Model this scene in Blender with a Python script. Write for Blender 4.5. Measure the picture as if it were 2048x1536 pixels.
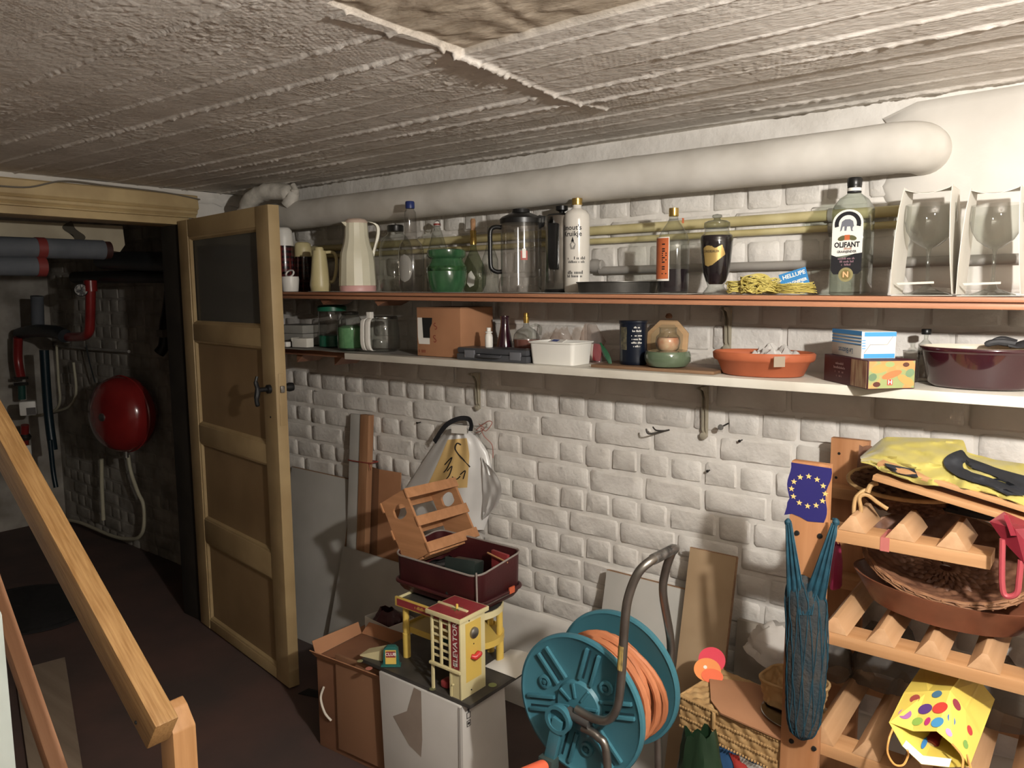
import bpy, bmesh, math, random
import numpy as np
from mathutils import Vector, Matrix

for o in list(bpy.data.objects): bpy.data.objects.remove(o)
scene = bpy.context.scene
COL = scene.collection
PI = math.pi
R = math.radians

# ---------------------------------------------------------------- camera
IMW, IMH, FPX = 2048, 1536, 1540.0
CAM = Vector((0, 0, 1.565))
_y, _p, _r = R(38.4), R(6.8), R(-0.5)
FWD = Vector((-math.sin(_y)*math.cos(_p), math.cos(_y)*math.cos(_p), -math.sin(_p)))
_rt = Vector((math.cos(_y), math.sin(_y), 0)); _up = _rt.cross(FWD)
RGT = _rt*math.cos(_r) + _up*math.sin(_r)
UPV = -_rt*math.sin(_r) + _up*math.cos(_r)
cam_d = bpy.data.cameras.new('camera'); cam = bpy.data.objects.new('camera', cam_d); COL.objects.link(cam)
cam_d.sensor_fit = 'HORIZONTAL'; cam_d.sensor_width = 36.0; cam_d.lens = FPX/IMW*36.0
cam_d.clip_start = 0.02
cam.matrix_world = Matrix(((RGT.x, UPV.x, -FWD.x, CAM.x), (RGT.y, UPV.y, -FWD.y, CAM.y), (RGT.z, UPV.z, -FWD.z, CAM.z), (0, 0, 0, 1)))
scene.camera = cam

# ---------------------------------------------------------------- world, light, exposure
world = bpy.data.worlds.new('world'); scene.world = world; world.use_nodes = True
world.node_tree.nodes['Background'].inputs[0].default_value = (0.02, 0.02, 0.022, 1)
world.node_tree.nodes['Background'].inputs[1].default_value = 0.3
scene.view_settings.view_transform = 'Standard'; scene.view_settings.look = 'None'
scene.view_settings.gamma = 1.0; scene.view_settings.use_curve_mapping = False
scene.view_settings.exposure = 0.0
BULB = Vector((0.34, 0.68, 1.848))
bl = bpy.data.lights.new('bulb_light', 'POINT'); bl.energy = 138; bl.color = (1.0, 0.955, 0.895); bl.shadow_soft_size = 0.028
blo = bpy.data.objects.new('bulb_light', bl); COL.objects.link(blo); blo.location = BULB

# ---------------------------------------------------------------- pixel helpers: a pixel gives a direction, a plane gives the distance
def at(px, py, x=None, y=None, z=None):
    d = FWD + RGT*((px-IMW/2)/FPX) - UPV*((py-IMH/2)/FPX)
    if x is not None: t = (x-CAM.x)/d.x
    elif y is not None: t = (y-CAM.y)/d.y
    else: t = (z-CAM.z)/d.z
    return CAM + d*t
def mpp(P): return (Vector(P)-CAM).dot(FWD)/FPX
def project(P):
    v = Vector(P)-CAM; zz = v.dot(FWD)
    return (IMW/2+FPX*v.dot(RGT)/zz, IMH/2-FPX*v.dot(UPV)/zz)

# ---------------------------------------------------------------- materials
def lin(c):
    if isinstance(c, str):
        c = c.lstrip('#'); c = [int(c[i:i+2], 16)/255 for i in (0, 2, 4)]
    r = [(v/12.92 if v <= 0.04045 else ((v+0.055)/1.055)**2.4) for v in c[:3]]; g = .21*r[0]+.72*r[1]+.07*r[2]
    return tuple(max(0, g+(v-g)*.86) for v in r) + (1,)
_M = {}
def pm(name, c1, c2=None, scale=12, rough=.6, metal=0, bump=0, bscale=60, spec=.4, coat=0, detail=3, stretch=(1, 1, 1), world_co=False, rough2=None, trans=0, sheen=0, lo=.35, hi=.65, bstretch=None, alpha=1, sss=0):
    if name in _M: return _M[name]
    m = bpy.data.materials.new(name); m.use_nodes = True; _M[name] = m
    nt = m.node_tree; N = nt.nodes; Lk = nt.links
    b = N['Principled BSDF']
    b.inputs['Roughness'].default_value = rough; b.inputs['Metallic'].default_value = metal
    b.inputs['Specular IOR Level'].default_value = spec; b.inputs['Coat Weight'].default_value = coat
    b.inputs['Transmission Weight'].default_value = trans; b.inputs['Sheen Weight'].default_value = sheen
    b.inputs['Alpha'].default_value = alpha
    if sss: b.inputs['Subsurface Weight'].default_value = sss; b.inputs['Subsurface Radius'].default_value = (.01, .01, .01)
    b.inputs['Base Color'].default_value = lin(c1)
    def coords(st):
        if world_co:
            g = N.new('ShaderNodeNewGeometry'); src = g.outputs['Position']
        else:
            g = N.new('ShaderNodeTexCoord'); src = g.outputs['Object']
        mp = N.new('ShaderNodeMapping'); mp.inputs['Scale'].default_value = st
        Lk.new(src, mp.inputs['Vector']); return mp.outputs['Vector']
    if c2 is not None:
        n = N.new('ShaderNodeTexNoise'); n.inputs['Scale'].default_value = scale; n.inputs['Detail'].default_value = detail
        Lk.new(coords(stretch), n.inputs['Vector'])
        r = N.new('ShaderNodeValToRGB'); r.color_ramp.elements[0].position = lo; r.color_ramp.elements[1].position = hi
        r.color_ramp.elements[0].color = lin(c1); r.color_ramp.elements[1].color = lin(c2)
        Lk.new(n.outputs['Fac'], r.inputs['Fac']); Lk.new(r.outputs['Color'], b.inputs['Base Color'])
        if rough2 is not None:
            mr = N.new('ShaderNodeMapRange'); mr.inputs['To Min'].default_value = rough; mr.inputs['To Max'].default_value = rough2
            Lk.new(n.outputs['Fac'], mr.inputs['Value']); Lk.new(mr.outputs['Result'], b.inputs['Roughness'])
    if bump:
        n2 = N.new('ShaderNodeTexNoise'); n2.inputs['Scale'].default_value = bscale; n2.inputs['Detail'].default_value = 4
        Lk.new(coords(bstretch or (1, 1, 1)), n2.inputs['Vector'])
        bp = N.new('ShaderNodeBump'); bp.inputs['Strength'].default_value = bump; bp.inputs['Distance'].default_value = .004
        Lk.new(n2.outputs['Fac'], bp.inputs['Height']); Lk.new(bp.outputs['Normal'], b.inputs['Normal'])
    return m
def glassm(name, tint='#e4ebe4', rough=.04, refl=1.2, edge=.55, body_haze=.01):
    """thin-walled glass: clear straight through, darker along grazing walls, mirror-like by Fresnel"""
    if name in _M: return _M[name]
    m = bpy.data.materials.new(name); m.use_nodes = True; _M[name] = m
    nt = m.node_tree; N = nt.nodes; Lk = nt.links; N.remove(N['Principled BSDF'])
    out = N['Material Output']
    t = N.new('ShaderNodeBsdfTransparent'); g = N.new('ShaderNodeBsdfGlossy'); g.inputs['Roughness'].default_value = rough
    lw = N.new('ShaderNodeLayerWeight'); lw.inputs['Blend'].default_value = .2
    lw2 = N.new('ShaderNodeLayerWeight'); lw2.inputs['Blend'].default_value = .5
    mx = N.new('ShaderNodeMix'); mx.data_type = 'RGBA'
    c = lin(tint); mx.inputs[6].default_value = c; mx.inputs[7].default_value = tuple(v*edge for v in c[:3])+(1,)
    Lk.new(lw.outputs['Facing'], mx.inputs[0]); Lk.new(mx.outputs[2], t.inputs['Color'])
    pw = N.new('ShaderNodeMath'); pw.operation = 'POWER'; pw.inputs[1].default_value = 4.5
    Lk.new(lw2.outputs['Facing'], pw.inputs[0])
    ml = N.new('ShaderNodeMath'); ml.operation = 'MULTIPLY_ADD'; ml.inputs[1].default_value = .75*refl; ml.inputs[2].default_value = .045*refl
    Lk.new(pw.outputs[0], ml.inputs[0])
    ms = N.new('ShaderNodeMixShader'); Lk.new(ml.outputs[0], ms.inputs[0]); Lk.new(t.outputs[0], ms.inputs[1]); Lk.new(g.outputs[0], ms.inputs[2])
    df = N.new('ShaderNodeBsdfDiffuse'); df.inputs['Color'].default_value = lin('#d8d4cc')  # pale diffuse haze added so clear glass shows against dark backgrounds
    m2 = N.new('ShaderNodeMixShader'); m2.inputs[0].default_value = body_haze; Lk.new(ms.outputs[0], m2.inputs[1]); Lk.new(df.outputs[0], m2.inputs[2])
    Lk.new(m2.outputs[0], out.inputs['Surface'])
    return m
def milky(name, tint='#d8d8d2', amt=.35, rough=.25):
    """cloudy plastic film: partly see-through, partly diffuse white"""
    if name in _M: return _M[name]
    m = pm(name, tint, rough=rough, spec=.5); nt = m.node_tree; N = nt.nodes; Lk = nt.links
    t = N.new('ShaderNodeBsdfTransparent'); t.inputs['Color'].default_value = lin(tint)
    ms = N.new('ShaderNodeMixShader'); ms.inputs[0].default_value = amt
    Lk.new(t.outputs[0], ms.inputs[1]); Lk.new(N['Principled BSDF'].outputs[0], ms.inputs[2]); Lk.new(ms.outputs[0], N['Material Output'].inputs['Surface'])
    return m
def wood(name, c1, c2, axis='x', scale=9, rough=.55, bump=.15):
    st = {'x': (.8, 14, 14), 'y': (14, .8, 14), 'z': (14, 14, .8)}[axis]
    return pm(name, c1, c2, scale=scale/3, rough=rough, stretch=st, bump=bump, bscale=scale, bstretch=st, detail=5, lo=.3, hi=.7)

# ---------------------------------------------------------------- mesh builder
class MB:
    def __init__(s): s.v = []; s.f = []
    def add(s, vs, fs, M=None):
        o = len(s.v)
        s.v += [tuple(M @ Vector(v)) for v in vs] if M is not None else [tuple(v) for v in vs]
        s.f += [tuple(i+o for i in f) for f in fs]; return s
    def box(s, a, b, M=None):
        (x0, y0, z0), (x1, y1, z1) = a, b
        return s.add([(x0,y0,z0),(x1,y0,z0),(x1,y1,z0),(x0,y1,z0),(x0,y0,z1),(x1,y0,z1),(x1,y1,z1),(x0,y1,z1)],
                     [(0,3,2,1),(4,5,6,7),(0,1,5,4),(1,2,6,5),(2,3,7,6),(3,0,4,7)], M)
    def cbox(s, c, d, M=None):
        return s.box([c[i]-d[i]/2 for i in range(3)], [c[i]+d[i]/2 for i in range(3)], M)
    def lathe(s, prof, seg=32, M=None, cap0=True, cap1=True, sx=1, sy=1, ph=0):
        vs = []; fs = []; n = len(prof)
        for r, z in prof:
            for k in range(seg):
                a = 2*PI*k/seg+ph; vs.append((r*sx*math.cos(a), r*sy*math.sin(a), z))
        for i in range(n-1):
            for k in range(seg):
                k2 = (k+1) % seg; fs.append((i*seg+k, i*seg+k2, (i+1)*seg+k2, (i+1)*seg+k))
        if cap0 and prof[0][0] > 1e-6: fs.append(tuple(range(seg-1, -1, -1)))
        if cap1 and prof[-1][0] > 1e-6: fs.append(tuple((n-1)*seg+k for k in range(seg)))
        return s.add(vs, fs, M)
    def tube(s, pts, r, seg=10, closed=False, caps=True, M=None):
        pts = [Vector(p) for p in pts]; n = len(pts); rr = r if isinstance(r, (list, tuple)) else [r]*n
        vs = []; fs = []; up = None
        for i in range(n):
            t = (pts[(i+1) % n]-pts[i-1]) if closed else (pts[min(i+1, n-1)]-pts[max(i-1, 0)])
            if t.length < 1e-9: t = Vector((0, 0, 1))
            t.normalize()
            if up is None:
                up = t.orthogonal().normalized()
            else:
                up = up-t*up.dot(t); up = up.normalized() if up.length > 1e-6 else t.orthogonal().normalized()
            w = t.cross(up)
            for k in range(seg):
                a = 2*PI*k/seg; vs.append(pts[i]+(up*math.cos(a)+w*math.sin(a))*rr[i])
        for i in range(n if closed else n-1):
            j = (i+1) % n
            for k in range(seg):
                k2 = (k+1) % seg; fs.append((i*seg+k, i*seg+k2, j*seg+k2, j*seg+k))
        if caps and not closed: fs.append(tuple(range(seg-1, -1, -1))); fs.append(tuple((n-1)*seg+k for k in range(seg)))
        return s.add(vs, fs, M)
    def prism(s, poly, h, M=None, z0=0):
        n = len(poly); vs = [(p[0], p[1], z0) for p in poly]+[(p[0], p[1], z0+h) for p in poly]
        fs = [tuple(range(n-1, -1, -1)), tuple(range(n, 2*n))]+[(i, (i+1) % n, n+(i+1) % n, n+i) for i in range(n)]
        return s.add(vs, fs, M)
    def sheet(s, fn, nu, nv, M=None, cu=False):
        vs = [fn(i/nu if cu else i/(nu), j/nv) for j in range(nv+1) for i in range(nu if cu else nu+1)]
        w = nu if cu else nu+1; fs = []
        for j in range(nv):
            for i in range(nu):
                i2 = (i+1) % w; fs.append((j*w+i, j*w+i2, (j+1)*w+i2, (j+1)*w+i))
        return s.add(vs, fs, M)
    def build(s, name, mat, parent=None, bevel=0, smooth=40, world=False, seg=2, solid=0, tri=False):
        me = bpy.data.meshes.new(name)
        vs = s.v
        if world and parent is not None:
            inv = parent.matrix_basis.inverted()
            if parent.parent is not None: inv = (parent.parent.matrix_basis @ parent.matrix_basis).inverted()
            vs = [tuple(inv @ Vector(v)) for v in vs]
        me.from_pydata(vs, [], s.f)
        bm = bmesh.new(); bm.from_mesh(me)
        if bevel or solid:
            if solid:
                bm.normal_update(); ov = bm.verts[:]; of = bm.faces[:]; oe = [e for e in bm.edges if len(e.link_faces) == 1]
                nv = {v: bm.verts.new(v.co-v.normal*solid) for v in ov}
                for f in of: bm.faces.new([nv[v] for v in reversed(f.verts)])
                for e in oe:
                    a, b = e.verts; bm.faces.new((a, b, nv[b], nv[a]))
            if bevel:
                ed = [e for e in bm.edges if len(e.link_faces) == 2 and e.calc_face_angle(0) > R(25)]
                bmesh.ops.bevel(bm, geom=ed, offset=bevel, segments=seg, profile=.6, affect='EDGES', clamp_overlap=True)
        bmesh.ops.recalc_face_normals(bm, faces=bm.faces[:])
        bm.to_mesh(me); bm.free()
        if smooth:
            me.polygons.foreach_set('use_smooth', [True]*len(me.polygons)); me.set_sharp_from_angle(angle=R(smooth))
        me.materials.append(mat)
        o = bpy.data.objects.new(name, me); COL.objects.link(o)
        if parent is not None: o.parent = parent
        return o
def tag(o, label=None, cat=None, group=None, kind=None):
    if label: o['label'] = label
    if cat: o['category'] = cat
    if group: o['group'] = group
    if kind: o['kind'] = kind
    return o
def thing(name, label, cat, loc=(0, 0, 0), rotz=0, group=None, rot=None):
    o = bpy.data.objects.new(name, None); COL.objects.link(o); o.empty_display_size = .05
    o.location = loc; o.rotation_euler = rot or (0, 0, rotz)
    o.matrix_basis = Matrix.Translation(Vector(loc)) @ (Matrix.Rotation(rotz, 4, 'Z') if rot is None else o.rotation_euler.to_matrix().to_4x4())
    return tag(o, label, cat, group)
def struct(name, mb, mat, label=None, **k):
    o = mb.build(name, mat, **k); o['kind'] = 'structure'
    if label: o['label'] = label
    return o
def T(x, y, z): return Matrix.Translation((x, y, z))
def RX(a): return Matrix.Rotation(a, 4, 'X')
def RY(a): return Matrix.Rotation(a, 4, 'Y')
def RZ(a): return Matrix.Rotation(a, 4, 'Z')
def frame(o, ux, uy, uz):
    """matrix that takes local axes to the given directions (not normalised on purpose: scale 1 expected)"""
    return Matrix(((ux[0], uy[0], uz[0], o[0]), (ux[1], uy[1], uz[1], o[1]), (ux[2], uy[2], uz[2], o[2]), (0, 0, 0, 1)))
def smoothpath(pts, n=8, closed=False):
    pts = [Vector(p) for p in pts]; out = []; m = len(pts)
    rng = range(m if closed else m-1)
    for i in rng:
        p0 = pts[i-1] if (closed or i > 0) else pts[i]; p1 = pts[i]; p2 = pts[(i+1) % m]
        p3 = pts[(i+2) % m] if (closed or i+2 < m) else p2
        for k in range(n):
            t = k/n
            out.append(.5*((2*p1)+(p2-p0)*t+(2*p0-5*p1+4*p2-p3)*t*t+(3*p1-p0-3*p2+p3)*t**3))
    if not closed: out.append(pts[-1])
    return out
def text_geo(s, size=.02, bold=0, align='CENTER', spacing=1.0, sx=1.0):
    if s.startswith('~'):   # print too small to read in the photograph: word-shaped strokes
        rs = random.Random(len(s)*7+ord(s[-1])); n = int(s[1:].split('.')[0]); vs = []; fs = []; x = 0
        for k in range(n):
            if rs.random() < .18: x += size*.3; continue
            w = size*.16; h = size*rs.choice((.22, .22, .34)); b = len(vs)
            vs += [(x, -size*.2, 0), (x+w, -size*.2, 0), (x+w, -size*.2+2*h*.9, 0), (x, -size*.2+2*h*.9, 0)]; fs.append((b, b+1, b+2, b+3)); x += size*.27
        return [((v[0]-x/2)*sx, v[1], 0) for v in vs], fs
    cu = bpy.data.curves.new('txt', 'FONT'); cu.body = s; cu.size = size; cu.align_x = align; cu.align_y = 'CENTER'
    cu.offset = bold; cu.resolution_u = 2; cu.space_character = spacing
    o = bpy.data.objects.new('txt', cu); COL.objects.link(o)
    dg = bpy.context.evaluated_depsgraph_get(); me = bpy.data.meshes.new_from_object(o.evaluated_get(dg))
    vs = [(v.co.x*sx, v.co.y, 0) for v in me.vertices]; fs = [tuple(p.vertices) for p in me.polygons]
    bpy.data.objects.remove(o); bpy.data.curves.remove(cu); bpy.data.meshes.remove(me)
    return vs, fs
def text_on(s, M, mat, parent, size=.02, bold=0, name='lettering', wrap=None, world=False, sx=1.0, align='CENTER', spacing=1.0):
    """flat lettering placed by matrix M, or wrapped round a vertical cylinder of radius wrap centred at M's origin"""
    vs, fs = text_geo(s, size, bold, align, spacing, sx)
    mb = MB()
    if wrap:
        r, ang, z = wrap
        # subdivide not needed at this size
        vs = [(r*math.cos(ang+v[0]/r), r*math.sin(ang+v[0]/r), z+v[1]) for v in vs]
        mb.add(vs, fs)
    else: mb.add(vs, fs, M)
    me = bpy.data.meshes.new(name)
    vv = mb.v
    if world:
        inv = parent.matrix_basis.inverted(); vv = [tuple(inv @ Vector(v)) for v in vv]
    me.from_pydata(vv, [], mb.f); me.materials.append(mat)
    o = bpy.data.objects.new(name, me); COL.objects.link(o); o.parent = parent
    return o
def wrap_patch(r, a0, a1, z0, z1, n=12, zn=1, rz=None):
    mb = MB(); mb.sheet(lambda u, v: (r*math.cos(a0+(a1-a0)*u), r*math.sin(a0+(a1-a0)*u), z0+(z1-z0)*v), n, zn); return mb
# fast value noise
def vnoise(x, y, seed=0):
    rs = np.random.RandomState(seed); g = rs.rand(256, 256)
    xi = np.floor(x).astype(int); yi = np.floor(y).astype(int); fx = x-xi; fy = y-yi
    fx = fx*fx*(3-2*fx); fy = fy*fy*(3-2*fy)
    G = lambda a, b: g[a % 256, b % 256]
    return (G(xi, yi)*(1-fx)+G(xi+1, yi)*fx)*(1-fy)+(G(xi, yi+1)*(1-fx)+G(xi+1, yi+1)*fx)*fy
def fnoise(x, y, seed=0, oct=3):
    r = 0; a = 1; t = 0
    for k in range(oct): r = r+a*vnoise(x*2**k, y*2**k, seed+k); t += a; a *= .5
    return r/t
def pn(x, y, z=0, seed=0):
    from mathutils import noise as _n
    return _n.noise(Vector((x+seed*17.3, y-seed*9.1, z+seed*3.7)))
random.seed(7)
# ================================================================ THE SETTING
XL, YW, ZC = -3.39, 2.2, 2.04
WHITE_BRICK = pm('painted_brick', '#d9d4cc', '#c9c3ba', scale=7, rough=.62, bump=.9, bscale=55, world_co=True, spec=.35)
MORTAR = pm('painted_mortar', '#dfdad2', '#cfc9c0', scale=9, rough=.68, bump=.8, bscale=40, world_co=True, spec=.3)
PLASTER = pm('white_plaster', '#d8d3ca', '#c8c2b8', scale=4, rough=.6, bump=.5, bscale=18, world_co=True, spec=.35)
CELLAR = pm('bare_cellar_wall', '#a8a196', '#7f786d', scale=6, rough=.8, bump=.6, bscale=30, world_co=True)
FLOORM = pm('red_floor_paint', '#5c443d', '#4a3d39', scale=3, rough=.55, rough2=.75, bump=.25, bscale=25, world_co=True, detail=5)
CONC = pm('board_marked_concrete', '#dcd5cb', '#c8c0b5', scale=5, rough=.8, bump=.42, bscale=120, world_co=True, spec=.25, detail=5, bstretch=(.5, 1, 1))

struct('floor', MB().box((-5.95, -1.5, -.06), (1.6, 2.3, 0)), FLOORM, smooth=0)

# wall_back: mortar bed with every visible brick standing proud of it
def brick_mesh(name, L, Hh, seed):
    rs = random.Random(seed); mb = MB(); d = .011; e = .006
    nx, nz = (7, 3) if L > .15 else (4, 3)
    xs = [0, e]+[e+(L-2*e)*(i+1)/(nx-1) for i in range(nx-2)]+[L-e, L]
    xs = sorted(set(round(x, 5) for x in xs)); zs = [0, e, Hh/2, Hh-e, Hh]
    idx = {}; vs = []
    cut = [rs.uniform(0, .006) for _ in range(4)]
    for j, z in enumerate(zs):
        for i, x in enumerate(xs):
            edge = (i in (0, len(xs)-1)) or (j in (0, len(zs)-1))
            corner = (i in (0, len(xs)-1)) and (j in (0, len(zs)-1))
            jx = rs.uniform(-.0018, .0018); jz = rs.uniform(-.0016, .0016)
            yy = 0 if edge else -d+rs.uniform(-.0018, .0018)
            if not edge and (i in (1, len(xs)-2)) and (j in (1, len(zs)-2)): yy += .002
            xx, zz = x, z
            if corner:
                k = cut[(i > 0)*2+(j > 0)]; xx += k if i == 0 else -k; zz += k if j == 0 else -k
            idx[i, j] = len(vs); vs.append((xx+jx-L/2, yy, zz+jz-Hh/2))
    fs = [(idx[i, j], idx[i+1, j], idx[i+1, j+1], idx[i, j+1]) for j in range(len(zs)-1) for i in range(len(xs)-1)]
    return vs, fs
VAR = {k: [brick_mesh(k, L, .071, 100+i+(50 if k == 'h' else 0)) for i in range(7)] for k, L in (('s', .205), ('h', .097))}
VMESH = {}
for k in VAR:
    VMESH[k] = []
    for i, (vs, fs) in enumerate(VAR[k]):
        me = bpy.data.meshes.new('brick'); me.from_pydata(vs, [], fs)
        me.polygons.foreach_set('use_smooth', [True]*len(me.polygons)); me.set_sharp_from_angle(angle=R(60)); me.materials.append(WHITE_BRICK); VMESH[k].append(me)
def lay_bricks(x0, x1, z0, z1, hide, seed):
    rs = random.Random(seed); out = []
    k0 = int(math.floor((z0-.881)/.083))
    for k in range(k0, 40):
        zb = .881+.083*k
        if zb+.083 > z1: break
        st = (k % 2 == 0); pitch = .2165 if st else .1085
        x = x0-rs.uniform(0, pitch)
        if st: x = -1.647-pitch*math.ceil((-1.647-x0)/pitch) + (0 if k == 0 else rs.uniform(-.09, .09))
        while x < x1:
            w = pitch*rs.uniform(.94, 1.06); kind = 's' if st else 'h'
            if not st and rs.random() < .06: w = pitch*1.55
            if x > x0 and x+w < x1:
                L = .205 if kind == 's' else .097
                out.append((kind, rs.randrange(7), x+w/2, zb+.0415+rs.uniform(-.003, .003), (w-.0115)/L, 1+rs.uniform(-.05, .05), rs.uniform(-.012, .012), rs.uniform(-.002, .003), rs.random() < .5))
            x += w
    return out
def place_bricks(bricks, parent, ymort, keep, hidden, mat=None, ys=.62):
    sc = []
    for b in bricks:
        P = (b[2], ymort, b[3]); px, py = project(P); s = 1/mpp(P)
        vis = -10 < px < 2058 and -10 < py < 1546 and not any(a <= px <= c and b_ <= py <= d for a, b_, c, d in hidden)
        sc.append((vis*b[4]*(2 if b[0] == 's' else 1)*s*s*abs((CAM-Vector(P)).normalized().y), b))
    sc.sort(key=lambda t: -t[0])
    rest = MB()
    for n, (a, b) in enumerate(sc):
        M = T(b[2], ymort-b[7], b[3]) @ RY(b[6]) @ Matrix.Diagonal((b[4]*(-1 if b[8] else 1), ys, b[5], 1))
        if n < keep and a > 0:
            o = bpy.data.objects.new('brick', VMESH[b[0]][b[1]]); COL.objects.link(o); o.parent = parent; o.matrix_basis = M
            if mat: o.material_slots[0].link = 'OBJECT'; o.material_slots[0].material = mat
        else:
            vs, fs = VAR[b[0]][b[1]]; rest.add(vs, fs, M)
    o = rest.build('bricks', mat or WHITE_BRICK, parent, smooth=60); o['kind'] = 'stuff'
wall_back = struct('wall_back', MB().box((XL-.16, YW, 0), (1.6, YW+.1, ZC+.1)), MORTAR, 'white painted brick wall behind the shelves', smooth=0)
HID = [(355, 400, 600, 1390), (600, 1180, 1060, 1540), (1040, 1230, 1350, 1540), (1350, 1280, 2048, 1540), (690, 940, 800, 1300)]
place_bricks(lay_bricks(XL+.02, .25, .37, 2.035, None, 3), wall_back, YW, 297, HID)
# smooth plastered strip along the foot of the wall and the patch where the thick pipe turns into it
def plaster_patch(name, pts, y, th, seed):
    mb = MB(); n = len(pts); c = Vector((sum(p[0] for p in pts)/n, sum(p[1] for p in pts)/n))
    rings = []
    for f, yy in ((1, 0), (.97, th*.6), (.9, th), (.5, th*1.15), (.2, th*1.05)):
        rings.append([(c.x+(p[0]-c.x)*f, y-yy-.002*pn(p[0]*9, p[1]*9, f, seed), c.y+(p[1]-c.y)*f) for p in pts])
    vs = [v for r_ in rings for v in r_]; fs = []
    for k in range(len(rings)-1):
        for i in range(n): fs.append((k*n+i, k*n+(i+1) % n, (k+1)*n+(i+1) % n, (k+1)*n+i))
    fs.append(tuple((len(rings)-1)*n+i for i in range(n)))
    return mb.add(vs, fs).build(name, PLASTER, wall_back, smooth=70)
pp = [(-.50, 1.78), (-.52, 1.83), (-.47, 1.93), (-.52, 2.0), (-.44, 2.03), (-.2, 2.035), (.15, 2.035), (.2, 1.8), (.2, 1.56), (0, 1.555), (-.3, 1.555), (-.44, 1.57), (-.47, 1.63), (-.43, 1.7)]
plaster_patch('plaster_patch', [(p[0]+.01*pn(p[1]*30, 0), p[1]) for p in pp], YW, .014, 2)
mb = MB(); rs = random.Random(5)
xs = np.linspace(XL, 1.5, 70)
vs = []; fs = []
for i, x in enumerate(xs):
    zt = .385+.012*pn(x*7, 1); vs += [(x, YW, zt), (x, YW-.012, zt-.008), (x, YW-.016, zt-.03), (x, YW-.018+.004*pn(x*5, 2), .2), (x, YW-.02, 0)]
for i in range(len(xs)-1):
    for k in range(4): fs.append((i*5+k, i*5+k+1, (i+1)*5+k+1, (i+1)*5+k))
struct('baseboard_back', MB().add(vs, fs), PLASTER, 'smooth plastered foot of the white brick wall', smooth=60)

# ceiling: concrete cast against rough boards, relief built from the board joints, fins and saw marks
JY = [.24, .37, .50, .63, .76, .89, 1.01, 1.13, 1.24, 1.35, 1.46, 1.57, 1.67, 1.77, 1.87, 1.965, 2.06, 2.15]
def ceil_relief(X, Y):
    Yr = Y-.045*(X+1.4)*np.clip((1.6-Y)/.8, 0, 1)
    h = np.zeros_like(X); rs = np.random.RandomState(11)
    lv = rs.uniform(-.0022, .0022, len(JY)+1)
    bi = np.searchsorted(np.array(JY), Yr)
    h += lv[bi]
    # butt joint across the boards
    xj = -1.09-.02*np.sin(Y*9)
    h += np.where((X > xj) & (Y > .9) & (Y < 1.78), .005, 0)
    h += .011*np.exp(-((X-xj)/.008)**2)*((Y > 1.17) & (Y < 1.78))*np.where(Y < 1.36, 1.1, .55)*(.5+fnoise(X*40, Y*40, 6))
    for k, j in enumerate(JY):
        wob = .006*(vnoise(X*14+k*7, X*0, 40+k)-.5)+.004*(vnoise(X*60+k*3, X*0, 140+k)-.5)
        amp = (.0036+.0034*((k*7) % 5)/4)*np.clip(vnoise(X*3+k*11, X*0, 60+k)*1.6+.1, .35, 1.25)
        h += amp*np.exp(-((Yr-j+wob*.4)/.004)**2)*(.6+.8*vnoise(X*70+k*5, Y*70, 80+k))
    # ragged plaster flakes, in patches
    patch = np.clip(fnoise(X*2.6, Y*5.5, 5)*2.6-1.05, 0, 1)
    rough = fnoise(X*70+Y*24, Y*150-X*16, 21, 3)
    h += (.2+.8*patch)*np.clip(rough-.52, 0, 1)*.0085
    # saw marks running across each board
    saw = np.sin((X*(1+.02*(bi % 3))+Y*(.35+.1*(bi % 4)))*520+6*fnoise(X*9, Y*9, 30))
    h += .0007*saw*np.clip(fnoise(X*4, Y*6, 33)*2-.5, 0, 1)
    h += .0012*(fnoise(X*32, Y*32, 50)-.5)
    stain = ((X > -1.06) & (X < -.55) & (Y > .86) & (Y < 1.19))
    h = np.where(stain, -.004+.0012*np.sin(X*60+20*fnoise(X*5, Y*12, 70)), h)
    return h
gx = np.append(np.arange(XL, .395, .0046), .4); gy = np.append(np.arange(.18, YW, .0044), YW+.003)
GX, GY = np.meshgrid(gx, gy); HH = ceil_relief(GX, GY)
co = np.stack([GX, GY, ZC-HH], -1).reshape(-1, 3); nxg = len(gx); nyg = len(gy)
ii, jj = np.meshgrid(np.arange(nxg-1), np.arange(nyg-1)); b0 = (jj*nxg+ii).ravel()
quads = np.stack([b0, b0+nxg, b0+nxg+1, b0+1], -1)
me = bpy.data.meshes.new('ceiling'); me.vertices.add(len(co)); me.vertices.foreach_set('co', co.ravel())
me.loops.add(quads.size); me.loops.foreach_set('vertex_index', quads.ravel().astype(np.int32))
me.polygons.add(len(quads)); me.polygons.foreach_set('loop_start', np.arange(0, quads.size, 4, dtype=np.int32)); me.polygons.foreach_set('loop_total', np.full(len(quads), 4, np.int32))
me.update(); me.validate(); me.polygons.foreach_set('use_smooth', [True]*len(me.polygons))
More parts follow.
